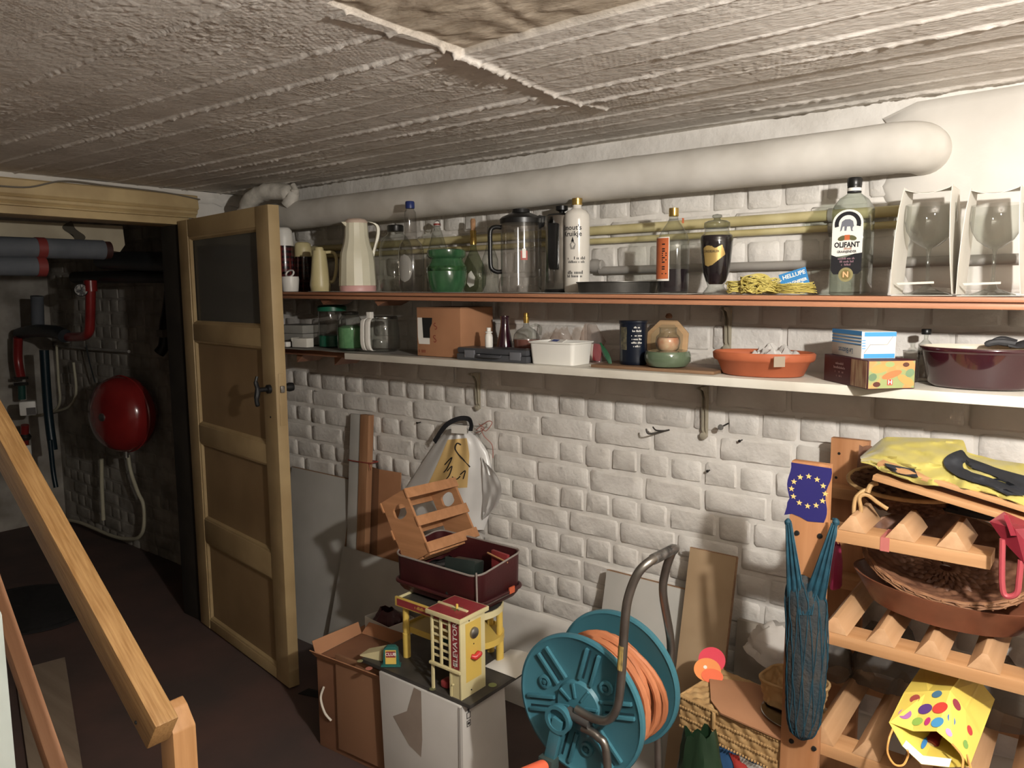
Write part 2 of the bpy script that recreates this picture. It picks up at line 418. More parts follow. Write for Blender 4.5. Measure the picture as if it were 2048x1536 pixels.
# the concrete carries a brown oil-stained strip (a stain of its own shape)
nt = CONC.node_tree; N = nt.nodes; Lk = nt.links; pb = N['Principled BSDF']; srcc = pb.inputs['Base Color'].links[0].from_socket
geo = N.new('ShaderNodeNewGeometry'); sx_ = N.new('ShaderNodeSeparateXYZ'); Lk.new(geo.outputs['Position'], sx_.inputs[0])
def rng_mask(sock, lo, hi, soft):
    a = N.new('ShaderNodeMapRange'); a.inputs['From Min'].default_value = lo-soft; a.inputs['From Max'].default_value = lo+soft; Lk.new(sock, a.inputs['Value'])
    b = N.new('ShaderNodeMapRange'); b.inputs['From Min'].default_value = hi+soft; b.inputs['From Max'].default_value = hi-soft; Lk.new(sock, b.inputs['Value'])
    m = N.new('ShaderNodeMath'); m.operation = 'MULTIPLY'; Lk.new(a.outputs[0], m.inputs[0]); Lk.new(b.outputs[0], m.inputs[1]); return m.outputs[0]
mk = N.new('ShaderNodeMath'); mk.operation = 'MULTIPLY'; Lk.new(rng_mask(sx_.outputs['X'], -1.06, -.55, .012), mk.inputs[0]); Lk.new(rng_mask(sx_.outputs['Y'], .86, 1.19, .006), mk.inputs[1])
wv = N.new('ShaderNodeTexNoise'); wv.inputs['Scale'].default_value = 6; wv.inputs['Detail'].default_value = 5
mpn = N.new('ShaderNodeMapping'); mpn.inputs['Scale'].default_value = (1, 5, 1); Lk.new(geo.outputs['Position'], mpn.inputs['Vector']); Lk.new(mpn.outputs[0], wv.inputs['Vector'])
rmp = N.new('ShaderNodeValToRGB'); rmp.color_ramp.elements[0].color = lin('#9a8a74'); rmp.color_ramp.elements[1].color = lin('#c4b5a0'); rmp.color_ramp.elements[0].position = .35; rmp.color_ramp.elements[1].position = .7
Lk.new(wv.outputs['Fac'], rmp.inputs['Fac'])
mxs = N.new('ShaderNodeMix'); mxs.data_type = 'RGBA'; Lk.new(mk.outputs[0], mxs.inputs[0]); Lk.new(srcc, mxs.inputs[6]); Lk.new(rmp.outputs['Color'], mxs.inputs[7]); Lk.new(mxs.outputs[2], pb.inputs['Base Color'])
me.materials.append(CONC)
ceiling = bpy.data.objects.new('ceiling', me); COL.objects.link(ceiling); tag(ceiling, 'rough board-marked concrete ceiling with pale ridges', kind='structure')
mb = MB()
for (x0, x1, y0, y1) in ((-5.95, XL, -.2, YW+.1), (XL, 1.6, -1.5, .182), (.398, 1.6, .18, YW+.1)):
    mb.add([(x0, y0, ZC), (x0, y1, ZC), (x1, y1, ZC), (x1, y0, ZC)], [(0, 1, 2, 3)])
mb.box((-5.95, -1.5, ZC+.012), (1.6, YW+.1, ZC+.1))
mb.build('concrete_slab', CONC, ceiling, smooth=0)

# wall_left with the doorway, and the unlit boiler room behind it
YO0, YO1, ZO = .62, 1.862, 1.93
struct('wall_left', MB().box((XL-.16, YO1, 0), (XL, YW, ZC)).box((XL-.16, -1.5, 0), (XL, YO0, ZC)).box((XL-.16, YO0, ZO+.03), (XL, YO1, ZC)), PLASTER, 'cellar wall with the boiler room doorway', smooth=0)
struct('wall_boiler', MB().box((-5.95, -.2, 0), (-5.8, YW+.1, ZC)).box((-5.95, -.3, 0), (XL-.16, -.2, ZC)), CELLAR, 'far wall of the dark boiler room', smooth=0)
wall_side = struct('wall_boiler_side', MB().box((-5.8, YW, 0), (XL-.16, YW+.1, ZC)), CELLAR, 'grey brick side wall of the boiler room', smooth=0)
for k in VMESH:
    for m_ in VMESH[k]: pass
FILLWALL = pm('fill_bounce_wall', '#c9c3b8', '#b8b1a6', scale=5, rough=.8, bump=.4, bscale=25, world_co=True)  # unseen wall's colour, kept pale to bounce fill light into the room
struct('wall_right', MB().box((1.5, -1.5, 0), (1.6, YW, ZC)), FILLWALL, smooth=0)
struct('wall_front', MB().box((XL, -1.5, 0), (1.5, -1.4, ZC)), pm('low_bounce_wall', '#8f887d', '#7d766c', scale=5, rough=.8, bump=.4, bscale=25, world_co=True), smooth=0)  # unseen wall behind the camera, coloured darker to cut its bounce light
place_bricks(lay_bricks(-5.79, XL-.2, .05, 1.98, None, 9), wall_side, YW, 150, [(0, 0, 110, 1536), (300, 0, 2048, 1536)], CELLAR, .4)
# ragged plaster between door head and ceiling
rs = random.Random(4)
mb = MB(); n = 90
ys = np.linspace(.62, 2.17, n); vs = []; fs = []
for i, y in enumerate(ys):
    zl = 1.985+.012*pn(y*22, 3); zu_ = ZC-.002
    for k in range(5):
        t = k/4; vs.append((XL+.006+.012*math.sin(PI*min(1, t*1.2))+.010*pn(y*35, t*4, 5)+.006*pn(y*80, t*9, 7), y, zl+(zu_-zl)*t))
for i in range(n-1):
    for k in range(4): fs.append((i*5+k, i*5+k+1, (i+1)*5+k+1, (i+1)*5+k))
mb.add(vs, fs)
struct('trim_2', mb, PLASTER, 'ragged white plaster strip above the door head', smooth=50)
# ================================================================ door, frame, pipes, shelves
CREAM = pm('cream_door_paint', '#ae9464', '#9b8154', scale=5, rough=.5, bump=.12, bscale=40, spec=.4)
CREAMD = pm('dimmed_cream_panel', '#96794f', '#866a43', scale=4, rough=.5, bump=.12, bscale=30, spec=.4)  # panel colour darkened to stand in for weaker fill light on the door
BLACKM = pm('black_metal', '#161617', rough=.5, spec=.35)
DULLST = pm('dull_steel', '#9a968f', '#7c7770', scale=30, rough=.4, metal=.85)
# door leaf, hinged on the doorway's right post and swung back almost parallel to the brick wall
hp = at(400, 1245, z=0); fp = at(579, 1381, z=0)
hinge = Vector((XL+.02, 1.835, 0)); u = Vector((fp.x-hinge.x, fp.y-hinge.y, 0)); DW = u.length; ang = math.atan2(u.y, u.x)
DH = at(536, 408, y=fp.y).z
door = bpy.data.objects.new('door_1', None); COL.objects.link(door); door.location = hinge+Vector((0, 0, .008)); door.rotation_euler = (0, 0, ang)
door.matrix_basis = T(*door.location) @ RZ(ang); tag(door, 'cream panelled door with a glazed top, standing open', kind='structure')
TH = .045; SW = .105
def zz(py): return at(385, py, y=1.84).z
zr = [zz(v) for v in (478, 651, 683, 848, 881, 1030, 1072, 1220)]   # glass top, bottom, panel tops and bottoms
DH = DH-.008
for x0, x1 in ((0, SW), (DW-SW, DW)):
    MB().box((x0, 0, 0), (x1, TH, DH)).build('stile', CREAM, door, bevel=.003)
zs_ = [(zr[0], DH), (zr[2], zr[1]), (zr[4], zr[3]), (zr[6], zr[5]), (0, zr[7])]
for a, b in zs_: MB().box((SW, .002, a), (DW-SW, TH-.002, b)).build('rail', CREAM, door, bevel=.002)
def moulding(x0, x1, z0, z1, w=.016, d=.017):
    mb = MB()
    o = [(x0, z0), (x1, z0), (x1, z1), (x0, z1)]; i_ = [(x0+w, z0+w), (x1-w, z0+w), (x1-w, z1-w), (x0+w, z1-w)]; m_ = [((a[0]+b[0])/2, (a[1]+b[1])/2) for a, b in zip(o, i_)]
    vs = [(p[0], .004, p[1]) for p in o]+[(p[0], .006, p[1]) for p in m_]+[(p[0], d, p[1]) for p in i_]
    fs = []
    for k in range(4):
        k2 = (k+1) % 4; fs += [(k, k2, 4+k2, 4+k), (4+k, 4+k2, 8+k2, 8+k)]
    mb.add(vs, fs); return mb
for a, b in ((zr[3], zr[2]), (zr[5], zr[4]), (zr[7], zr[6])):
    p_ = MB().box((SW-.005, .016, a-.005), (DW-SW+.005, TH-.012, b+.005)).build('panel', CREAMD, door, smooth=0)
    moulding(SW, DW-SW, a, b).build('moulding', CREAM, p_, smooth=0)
PANE = milky('dusty_pane', '#77746c', .45, .12)
pg = MB().box((SW-.004, .02, zr[1]-.004), (DW-SW+.004, .024, zr[0]+.004)).build('pane', PANE, door, smooth=0)
moulding(SW, DW-SW, zr[1], zr[0]).build('moulding', CREAM, pg, smooth=0)
zh = zz(752)
hx = DW-SW*.45
h = MB().lathe([(.017, 0), (.017, .012), (.009, .016), (.009, .05), (.012, .053)], 20, T(hx, 0, zh) @ RX(PI/2)).build('door_handle', BLACKM, door)
MB().tube(smoothpath([(hx, -.05, zh+.052), (hx, -.056, zh+.03), (hx, -.05, zh), (hx, -.056, zh-.035), (hx, -.052, zh-.062)], 5), [.006]*5+[.009]*5+[.011]*5+[.009]*5+[.006], 8).build('lever', BLACKM, h)
MB().lathe([(.015, 0), (.013, .02), (.018, .035), (.016, .05), (0, .055)], 16, T(hx, TH, zh) @ RX(-PI/2)).build('knob', BLACKM, door)
MB().box((DW-.001, .012, zh-.14), (DW+.002, .034, zh+.06)).build('lock_plate', CREAM, door, bevel=.001)
MB().box((DW+.001, .015, zh-.012), (DW+.014, .031, zh+.014)).build('latch', DULLST, door, bevel=.003)
MB().lathe([(.004, 0), (.004, .002)], 10, T(DW-SW*.5, 0, zh-.11) @ RX(PI/2)).build('keyhole', BLACKM, door)
for z_ in (.25, 1.6):
    MB().tube([(-.004, .02, z_), (-.004, .02, z_+.09)], .007, 8).build('hinge', DULLST, door)

# door frame on the room side: head with a worn mitred end and the post the door hangs on
FRAME = pm('cream_frame_paint', '#c2a873', '#a98f60', scale=6, rough=.5, bump=.2, bscale=30)
prof = [(0, 0), (.028, 0), (.03, .006), (.024, .012), (.034, .02), (.034, .03), (.026, .036), (.036, .046), (.036, .098), (.03, .104), (0, .104)]
zb = at(354, 434, x=XL+.02).z-.002
fr = bpy.data.objects.new('trim_1', None); COL.objects.link(fr); tag(fr, 'cream wooden frame round the boiler room doorway', kind='structure')
ye = 1.955
vs = []; fs = []; n = len(prof); ys = [.3, .9, 1.5, ye-.045, ye]
for k, y in enumerate(ys):
    for x, z in prof:
        yy = y if k < 4 else y-.04*(1-z/.104)*.8-(.02 if z > .09 else 0)
        vs.append((XL+.004+x*(1 if k < 4 else .75), yy, zb+z+.003*pn(y*6, z*30)))
for k in range(len(ys)-1):
    for i in range(n): fs.append((k*n+i, k*n+(i+1) % n, (k+1)*n+(i+1) % n, (k+1)*n+i))
fs.append(tuple(range(4*n, 5*n)))
MB().add(vs, fs).build('head_board', FRAME, fr, smooth=30)
MB().box((XL-.16, .55, zb-.03), (XL+.006, 1.9, zb+.004)).build('head_lining', FRAME, fr, bevel=.003)
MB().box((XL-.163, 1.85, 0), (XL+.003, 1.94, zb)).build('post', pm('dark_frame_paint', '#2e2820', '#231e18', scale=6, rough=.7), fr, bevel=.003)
# loose cable sagging along the door head
CABLE = pm('dirty_cable', '#6f675a', rough=.6)
cb = MB().tube(smoothpath([at(0, 372, x=XL+.05), at(60, 374, x=XL+.05), at(130, 362, x=XL+.048), at(220, 372, x=XL+.046), at(330, 385, x=XL+.045), at(400, 399, x=XL+.044)], 6), .0035, 6).build('cable', CABLE)
tag(cb, 'thin grey cable sagging along the cream door head', 'cable')

# thick lagged pipe under the ceiling
LAG = pm('white_lagging', '#d5d0c6', '#bfb9ae', scale=6, rough=.6, bump=.35, bscale=14, spec=.35)
lp = thing('lagged_pipe', 'thick white lagged pipe running under the ceiling above the shelves', 'pipe', (-.4, 2.1, 1.906))
pts = []; rad = []
xs = np.linspace(-3.02, -.47, 90)
for x in xs:
    wrap = ((x*4.2) % 1.0); pts.append((x, 2.098+.002*pn(x*3, 0), 1.906+.003*pn(x*2, 1))); rad.append(.0605+.0012*(wrap < .06)+.0016*pn(x*9, 4))
arc = [(-.47+.055*math.sin(a), 2.098+.055-.055*math.cos(a)+.0*a, 1.906) for a in np.linspace(.2, PI/2, 8)]
pts += arc; rad += [.0605, .0608, .061, .0612, .0612, .061, .0608, .0605]
pts += [(-.415, 2.2, 1.906)]; rad += [.0605]
MB().tube(pts, rad, 28).build('pipe_lagging', LAG, lp, world=True, smooth=60)
# lumpy wrapped bend by the doorway
pts = smoothpath([at(575, 412, y=2.06), at(585, 392, y=2.07), at(560, 383, y=2.05), at(525, 386, y=2.02), at(500, 402, y=2.0), at(492, 425, y=2.0)], 5)
MB().tube(pts, [.03+.008*pn(i*.9, 2)+(.006 if i > 6 else 0) for i in range(len(pts))], 14).build('wrapped_bend', pm('plaster_bandage', '#c9c3b7', '#a9a397', scale=20, rough=.8, bump=.8, bscale=40), lp, world=True, smooth=60)
MB().tube(smoothpath([at(585, 392, y=2.07), at(590, 380, y=2.07), at(586, 370, y=2.07)], 4), [.02]*5+[.012]*4, 10).build('bandage_end', _M['plaster_bandage'], lp, world=True)

YEL = pm('yellow_gas_paint', '#cfc28c', '#b5a66c', scale=10, rough=.4, bump=.15, bscale=30)
GREYP = pm('grey_conduit', '#9d9890', '#86817a', scale=8, rough=.5)
def hpipe(name, pa, pb, r, m, label, cat='pipe', y=2.176, clips=()):
    A = at(*pa, y=y); B = at(*pb, y=y); A.z = B.z = at((pa[0]+3*pb[0])/4, (pa[1]+3*pb[1])/4, y=y).z; t = thing(name, label, cat, A)
    MB().tube([A, (A+B)/2, B], r, 16).build('pipe_run', m, t, world=True)
    for c in clips:
        P = A.lerp(B, c); d = (B-A).normalized()
        MB().tube([P-d*.006, P+d*.006], r+.004, 16).build('pipe_clip', GREYP, t, world=True)
        MB().box(P+Vector((-.008, r*.5, -r-.012)), P+Vector((.008, .03, -r+.004))).build('clip_foot', DULLST, t, world=True)
    return t
hpipe('gas_pipe', (560, 492), (1815, 424), .0145, YEL, 'thicker upper pale yellow pipe along the wall behind the bottles', clips=(.93,))
hpipe('gas_pipe', (560, 514), (1815, 449), .0095, YEL, 'thinner lower pale yellow pipe along the wall behind the bottles', clips=(.93,))
g = hpipe('conduit_pipe', (1200, 531), (2060, 520), .0125, GREYP, 'grey plastic pipe ending in a socket behind the white bottle', y=2.17)
A = at(1200, 531, y=2.17); MB().lathe([(.0135, .012), (.018, .008), (.018, -.004), (.021, -.01), (.021, -.03), (.016, -.03)], 18, T(*A) @ RY(PI/2)).build('socket', GREYP, g, world=True)

# ---------------------------------------------------------------- shelves
def zu(x): return 1.5465-.0113*(x+.164)
ZLO = 1.338
BROWN = wood('brown_shelf_wood', '#9a6848', '#7d5038', 'x', rough=.45)
SHEDGE = pm('brown_shelf_edge', '#b57a54', '#9f6644', scale=6, rough=.4, stretch=(.5, 6, 6), spec=.45)
PAPER = pm('shelf_paper', '#cfcac0', '#b5afa4', scale=8, rough=.7)
WHSH = pm('white_shelf_paint', '#dcd7c9', '#c7c0b0', scale=5, rough=.5, bump=.1, bscale=20)
YF = 1.92
sh = thing('wall_shelf', 'upper wall shelf with reddish brown front edge', 'shelf', (-1.7, 2.05, 1.53))
tl = math.atan(.0113)
def sloped(mb_fn): return T(-.164, 0, 1.5465) @ RY(tl)
Ms = sloped(None)
MB().box((-3.16, YF+.012, -.027), (.5, YW-.012, -.0015), Ms).build('board', BROWN, sh, world=True, bevel=.002)
MB().box((-3.16, YF, -.0125), (.5, YF+.014, -.001), Ms).build('edge_strip', SHEDGE, sh, world=True, bevel=.003)
MB().box((-3.16, YF+.001, -.028), (.5, YF+.014, -.0155), Ms).build('edge_strip', SHEDGE, sh, world=True, bevel=.003)
pl = MB(); vs = []; fs = []
xs = np.linspace(-2.55, -.93, 60)
for i, x in enumerate(xs):
    for k, y in enumerate((YF-.003+.004*pn(x*6, 2), YF+.1, YW-.02)): vs.append(tuple(Ms @ Vector((x+.164, y, .0008+(.0012*pn(x*8, 1) if k == 0 else 0)))))
for i in range(len(xs)-1):
    for k in range(2): fs.append((i*3+k, i*3+k+1, (i+1)*3+k+1, (i+1)*3+k))
tag(MB().add(vs, fs).build('shelf_paper', PAPER, solid=.0008), 'thin white paper lining laid on the brown upper shelf', 'paper')
ls = thing('wall_shelf', 'lower wall shelf of thick white painted board', 'shelf', (-1.2, 2.05, 1.31))
MB().box((-2.345, YF, ZLO-.024), (.5, YW-.012, ZLO)).build('board', WHSH, ls, world=True, bevel=.002)
for px in (1100, 1440, 1700, 1905):
    pass
ls2 = thing('wall_shelf', 'short dark brown shelf board beside the open door', 'shelf', (-2.8, 2.05, 1.31))
MB().box((-3.3, YF+.05, ZLO-.026), (-2.35, YW-.012, ZLO-.001)).build('board', BROWN, ls2, world=True, bevel=.002)
for xx in (-2.75, -2.5):
    MB().add([(0, 0, 0), (.05, 0, 0), (0, 0, -.035), (0, .12, 0), (.05, .12, 0), (0, .12, -.035)], [(0, 1, 2), (3, 5, 4), (0, 3, 4, 1), (1, 4, 5, 2), (2, 5, 3, 0)], T(xx, YF+.075, ZLO-.026)).build('wedge', BROWN, ls2, world=True)
for xx in (-2.52, -2.2):
    MB().add([(0, 0, 0), (.075, 0, 0), (.02, 0, -.02), (0, .12, 0), (.075, .12, 0), (.02, .12, -.02)], [(0, 1, 2), (3, 5, 4), (0, 3, 4, 1), (1, 4, 5, 2), (2, 5, 3, 0)], T(xx, YF+.03, zu(xx)-.031)).build('wedge', BROWN, sh, world=True)
# grey card sheet lying across both lower boards
vs = []; fs = []; xs = np.linspace(-3.0, -1.98, 40)
for i, x in enumerate(xs):
    for k in range(5):
        y = YF-.004+.21*k/4+(.10*max(0, (x+2.3)/.32) if k == 0 else 0); vs.append((x, y, ZLO+.0012+.004*abs(pn(x*5, k*.4))*(1 if k < 2 else .2)))
for i in range(len(xs)-1):
    for k in range(4): fs.append((i*5+k, i*5+k+1, (i+1)*5+k+1, (i+1)*5+k))
tag(MB().add(vs, fs).build('card_sheet', pm('grey_card', '#9c978d', '#87827a', scale=6, rough=.6), solid=.001, smooth=60), 'wavy grey card sheet lying on the lower shelf by the door', 'card')
# pressed steel brackets and their slotted uprights
BRKT = pm('cream_steel', '#b3aa94', '#98907c', scale=12, rough=.45, metal=.2)
def bracket(px, py0, py1, label):
    P0 = at(px, py0, y=YW-.02); P1 = at(px, py1, y=YW-.02); x = P0.x
    t = thing('shelf_bracket', label, 'bracket', (x, YW-.011, P1.z), group=None)
    h = P0.z-P1.z; zt = P0.z
    MB().box((x-.011, YW-.0135, P1.z+.008), (x+.011, YW-.0105, zt)).build('upright', BRKT, t, world=True, bevel=.001)
    MB().lathe([(.009, 0), (.011, .004), (.011, .01), (.004, .012)], 14, T(x, YW-.0135, P1.z+.012) @ RX(PI/2)).build('screw_boss', BRKT, t, world=True)
    mb = MB()
    for sx in (-.007, .005):
        pl_ = [(YW-.0135, zt), (YW-.06, zt), (YW-.06, zt-.006), (YW-.04, zt-.012), (YW-.024, zt-.035), (YW-.02, P1.z+.03), (YW-.0135, P1.z+.02)]; n_ = len(pl_)
        mb.add([(x+sx, a, b) for a, b in pl_]+[(x+sx+.002, a, b) for a, b in pl_], [tuple(range(n_)), tuple(range(2*n_-1, n_-1, -1))]+[(i, n_+i, n_+(i+1) % n_, (i+1) % n_) for i in range(n_)])
    mb.build('arm', BRKT, t, world=True, smooth=0)
bracket(953, 745, 822, 'steel shelf bracket above the hanging white bag')
bracket(1409, 772, 880, 'steel shelf bracket beside the round wall peg')
bracket(1455, 614, 705, 'steel shelf bracket between the two shelves behind the terracotta dish')
# hook, peg and nails in the wall
IRON = pm('dark_iron', '#4a4642', '#37332f', scale=30, rough=.5, metal=.7)
P = at(1325, 862, y=YW-.012)
hk = MB().tube(smoothpath([P+Vector((.02, .02, .004)), P+Vector((0, -.02, 0)), P+Vector((-.022, -.05, -.004)), P+Vector((-.03, -.052, .012))], 5), .0028, 8)
hk.tube(smoothpath([P+Vector((.012, 0, .002)), P+Vector((-.006, -.03, .006)), P+Vector((-.012, -.042, .018))], 4), .0024, 8)
tag(hk.build('wall_hook', IRON), 'small forked iron hook in the white brick wall', 'hook')
P = at(1440, 855, y=YW-.05)
pg_ = thing('wall_peg', 'round headed grey peg screwed into the white brick wall', 'peg', P)
MB().lathe([(0, 0), (.008, .001), (.009, .005), (.006, .009), (.002, .01)], 16, T(*P) @ RX(-PI/2)).build('peg_head', pm('grey_peg', '#6b6863', rough=.5), pg_, world=True)
MB().tube([P+Vector((0, .008, 0)), P+Vector((.004, .055, .006))], .0025, 8).build('peg_shank', IRON, pg_, world=True)
for px, py, nl_ in ((1482, 881, 'rusty nail below the round grey wall peg'), (936, 838, 'rusty nail carrying the strap of the white bag'), (838, 845, 'rusty nail left of the hanging white bag'), (1418, 941, 'rusty nail below the right hand shelf bracket foot')):
    P = at(px, py, y=YW-.01)
    tag(MB().tube([P+Vector((0, .02, 0)), P+Vector((0, -.012, 0))], .0022, 6).lathe([(.0045, 0), (.0045, .0015)], 10, T(P.x, P.y-.011, P.z) @ RX(PI/2)).build('nail', IRON), nl_, 'nail', 'nails in the white brick wall')
# ================================================================ things on the upper shelf
CLEAR = glassm('clear_glass', '#f3f5f2', edge=.5)
CLEARP = glassm('clear_plastic', '#eceae8', rough=.08, edge=.6, refl=1.3)
GREENG = glassm('green_glass', '#d5ddc8', edge=.45)
PURPLE = pm('dark_berry_liquor', '#160812', rough=.08, spec=.5)
GOLD = pm('gold_foil', '#c9a548', rough=.25, metal=.9)
GOLDL = pm('gold_label', '#c2a253', '#ad8a3c', scale=8, rough=.35, metal=.5)
BLKP = pm('black_plastic', '#141414', rough=.35, spec=.5)
WHP = pm('white_plastic', '#dcd8cf', rough=.4, spec=.5)
CRP = pm('cream_plastic', '#ded8bd', '#d2cbae', scale=6, rough=.35, spec=.5)
YCRP = pm('yellowed_plastic', '#cfc08a', '#c2b27a', scale=6, rough=.4, spec=.5)
PINK = pm('pink_plastic', '#d9a39c', rough=.4)
CORK = pm('cork', '#b98a5e', '#9b6f47', scale=60, rough=.9)
LBL = pm('white_label', '#e2ded4', rough=.6)
INK = pm('black_ink', '#1c1b1f', rough=.6)
STEEL = pm('brushed_steel', '#b9b7b2', '#a3a09b', scale=20, rough=.22, metal=1)
ORL = pm('orange_label', '#c9652a', '#b8561f', scale=12, rough=.5)
def prof_px(px, y, prof):
    """silhouette read from the photograph: half widths and heights in pixels -> metres at the shelf's distance; base last"""
    pyb = prof[-1][1]; P = at(px, pyb, y=y); z0 = P.z; s = mpp(at(px, (prof[0][1]+pyb)/2, y=y))
    return [(hw*s, at(px, py, y=y).z-z0) for hw, py in prof][::-1], P, s
def bottle(name, label, cat, px, y, prof, zb, mat, seg=32, ph=0, sx=1, sy=1, rotz=0, body='body', smooth=50, base=True):
    pr, P, s = prof_px(px, y, prof)
    t = thing(name, label, cat, (P.x, y, zb(P.x) if callable(zb) else zb), rotz)
    pr2 = [(max(1e-4, pr[0][0]*.6), .0012)]+[(pr[0][0]*.95, .0)]+[(pr[0][0], .003)]+pr[1:] if base else pr
    MB().lathe(pr2, seg, sx=sx, sy=sy, ph=ph, cap1=pr[-1][0] > 0).build(body, mat, t, smooth=smooth)
    t['_s'] = s
    return t, pr, s
def lz(t, pr, seg, mat, name, parent=None, sx=1, sy=1, smooth=50, dz=0, cap=True):
    return MB().lathe(pr, seg, T(0, 0, dz), sx=sx, sy=sy, cap1=cap).build(name, mat, parent or t, smooth=smooth)
def facing(t):
    """angle round a thing at which it faces the camera"""
    d = CAM-t.location; return math.atan2(d.y, d.x)-t.rotation_euler[2]
def tartan(name, c1, c2, c3):
    m = pm(name, c1, rough=.25, spec=.5, coat=.3); nt = m.node_tree; N = nt.nodes; L = nt.links
    tc = N.new('ShaderNodeTexCoord'); w1 = N.new('ShaderNodeTexWave'); w1.wave_type = 'BANDS'; w1.bands_direction = 'Z'; w1.inputs['Scale'].default_value = 14; w1.inputs['Distortion'].default_value = 0
    w2 = N.new('ShaderNodeTexWave'); w2.bands_direction = 'X'; w2.inputs['Scale'].default_value = 18
    L.new(tc.outputs['Object'], w1.inputs['Vector']); L.new(tc.outputs['Object'], w2.inputs['Vector'])
    r1 = N.new('ShaderNodeValToRGB'); r1.color_ramp.elements[0].color = lin(c1); r1.color_ramp.elements[1].color = lin(c2); r1.color_ramp.elements[0].position = .5; r1.color_ramp.elements[1].position = .6
    r2 = N.new('ShaderNodeValToRGB'); r2.color_ramp.elements[0].color = (0, 0, 0, 1); r2.color_ramp.elements[1].color = (1, 1, 1, 1); r2.color_ramp.elements[0].position = .85; r2.color_ramp.elements[1].position = .92
    L.new(w1.outputs['Fac'], r1.inputs['Fac']); L.new(w2.outputs['Fac'], r2.inputs['Fac'])
    mx = N.new('ShaderNodeMix'); mx.data_type = 'RGBA'; mx.inputs[7].default_value = lin(c3); L.new(r2.outputs['Color'], mx.inputs[0]); L.new(r1.outputs['Color'], mx.inputs[6])
    L.new(mx.outputs[2], N['Principled BSDF'].inputs['Base Color']); return m
TART1 = tartan('red_tartan', '#4a1218', '#1c0d14', '#6d2a22'); TART2 = tartan('brown_tartan', '#3a1a16', '#221014', '#5a3020')
# --- tall tartan vacuum flask with white cup
t, pr, s = bottle('vacuum_flask', 'tall dark red tartan vacuum flask with a white cup lid', 'flask', 571, 2.03, [(19, 487), (19.5, 520), (19.5, 578)], zu, TART1)
zt = pr[-1][1]; k = s
lz(t, [(19.3*k, zt), (19*k, zt+18*k), (17*k, zt+30*k), (12*k, zt+36*k), (0, zt+36.5*k)], 28, WHP, 'cup_lid')
t, pr, s = bottle('vacuum_flask', 'shorter brown tartan vacuum flask with a cream cup lid', 'flask', 609, 2.1, [(16.5, 508), (17, 530), (17, 577)], zu, TART2)
zt = pr[-1][1]; k = s
lz(t, [(17.2*k, zt), (17*k, zt+16*k), (15*k, zt+26*k), (10*k, zt+29*k), (0, zt+29*k)], 28, YCRP, 'cup_lid')
# --- little white pot with a hinged ring
t, pr, s = bottle('egg_cup_pot', 'small white pot with a tilted ring lid', 'pot', 581, 1.955, [(17, 549), (17.5, 556), (15.5, 579)], zu, WHP)
MB().tube([(12*s*math.cos(a), 3*s*math.sin(a), pr[-1][1]+6*s+6.5*s*math.sin(a)) for a in np.linspace(0, 2*PI, 24, endpoint=False)], 1.8*s, 8, closed=True).build('ring_lid', WHP, t)
MB().tube(smoothpath([(-15*s, -8*s, 26*s), (-21*s, -8*s, 18*s), (-16*s, -9*s, 10*s)], 5), 1.4*s, 8).build('handle', WHP, t)
# --- small yellowed jug flask
t, pr, s = bottle('jug_flask', 'small yellowed plastic jug flask with a side handle', 'flask', 641, 2.0, [(13, 497), (15, 515), (18, 545), (20.5, 566), (19, 579)], zu, YCRP)
lz(t, [(9*s, pr[-1][1]), (9*s, pr[-1][1]+4*s), (7*s, pr[-1][1]+7*s), (0, pr[-1][1]+7*s)], 20, YCRP, 'stopper')
f = facing(t)+PI/2
MB().tube(smoothpath([(12*s*math.cos(f), 12*s*math.sin(f), 78*s), (30*s*math.cos(f), 30*s*math.sin(f), 76*s), (33*s*math.cos(f), 33*s*math.sin(f), 50*s), (26*s*math.cos(f), 26*s*math.sin(f), 22*s), (18*s*math.cos(f), 18*s*math.sin(f), 20*s)], 6), 3.2*s, 10).build('handle', YCRP, t)
# --- large faceted cream jug with pink foot
t, pr, s = bottle('jug_flask', 'large faceted cream thermos jug with a pink foot and curved handle', 'flask', 716, 2.0, [(22.5, 443), (23.5, 458), (24, 470), (27, 485), (33, 503), (35, 520), (37.5, 568)], zu, CRP, seg=14, smooth=20, base=False)
t.location.z += 12.5*s
MB().lathe([(34*s, -12.5*s), (36*s, -11*s), (36.5*s, -2*s), (35*s, .5*s)], 28).build('foot', PINK, t)
zt = pr[-1][1]
lz(t, [(23*s, zt), (22.5*s, zt+4*s), (18*s, zt+8*s), (10*s, zt+9.5*s), (0, zt+10*s)], 24, pm('pinkish_lid', '#cdb39f', rough=.4), 'lid')
f = facing(t)+PI/2+.1
c, sn = math.cos(f), math.sin(f)
hnd = smoothpath([(12, zt/s+1), (26, zt/s+3), (40, zt/s-3), (43, zt/s-16), (39, zt/s-36), (31, zt/s-62), (26, zt/s-78)], 6)
mb = MB(); vs = []; fs = []
for i, (a, z, _) in enumerate([(p[0], p[1], 0) for p in [(h_[0], h_[1]) for h_ in [(q.x, q.y) for q in [Vector((p[0], p[1], 0)) for p in hnd]]]]):
    w = 6.5*s*(1 if i > 8 else .8)
    for da, dw in ((-3, -1), (-3, 1), (3, 1), (3, -1)):
        rr = (a+da)*s; vs.append((rr*c-dw*w*sn, rr*sn+dw*w*c, z*s))
n_ = len(vs)//4
for i in range(n_-1):
    for q in range(4): fs.append((i*4+q, i*4+(q+1) % 4, (i+1)*4+(q+1) % 4, (i+1)*4+q))
fs += [(3, 2, 1, 0), tuple(range(n_*4-4, n_*4))]
mb.add(vs, fs).build('handle', CRP, t, bevel=1.2*s)
f2 = facing(t)-PI/2+.3
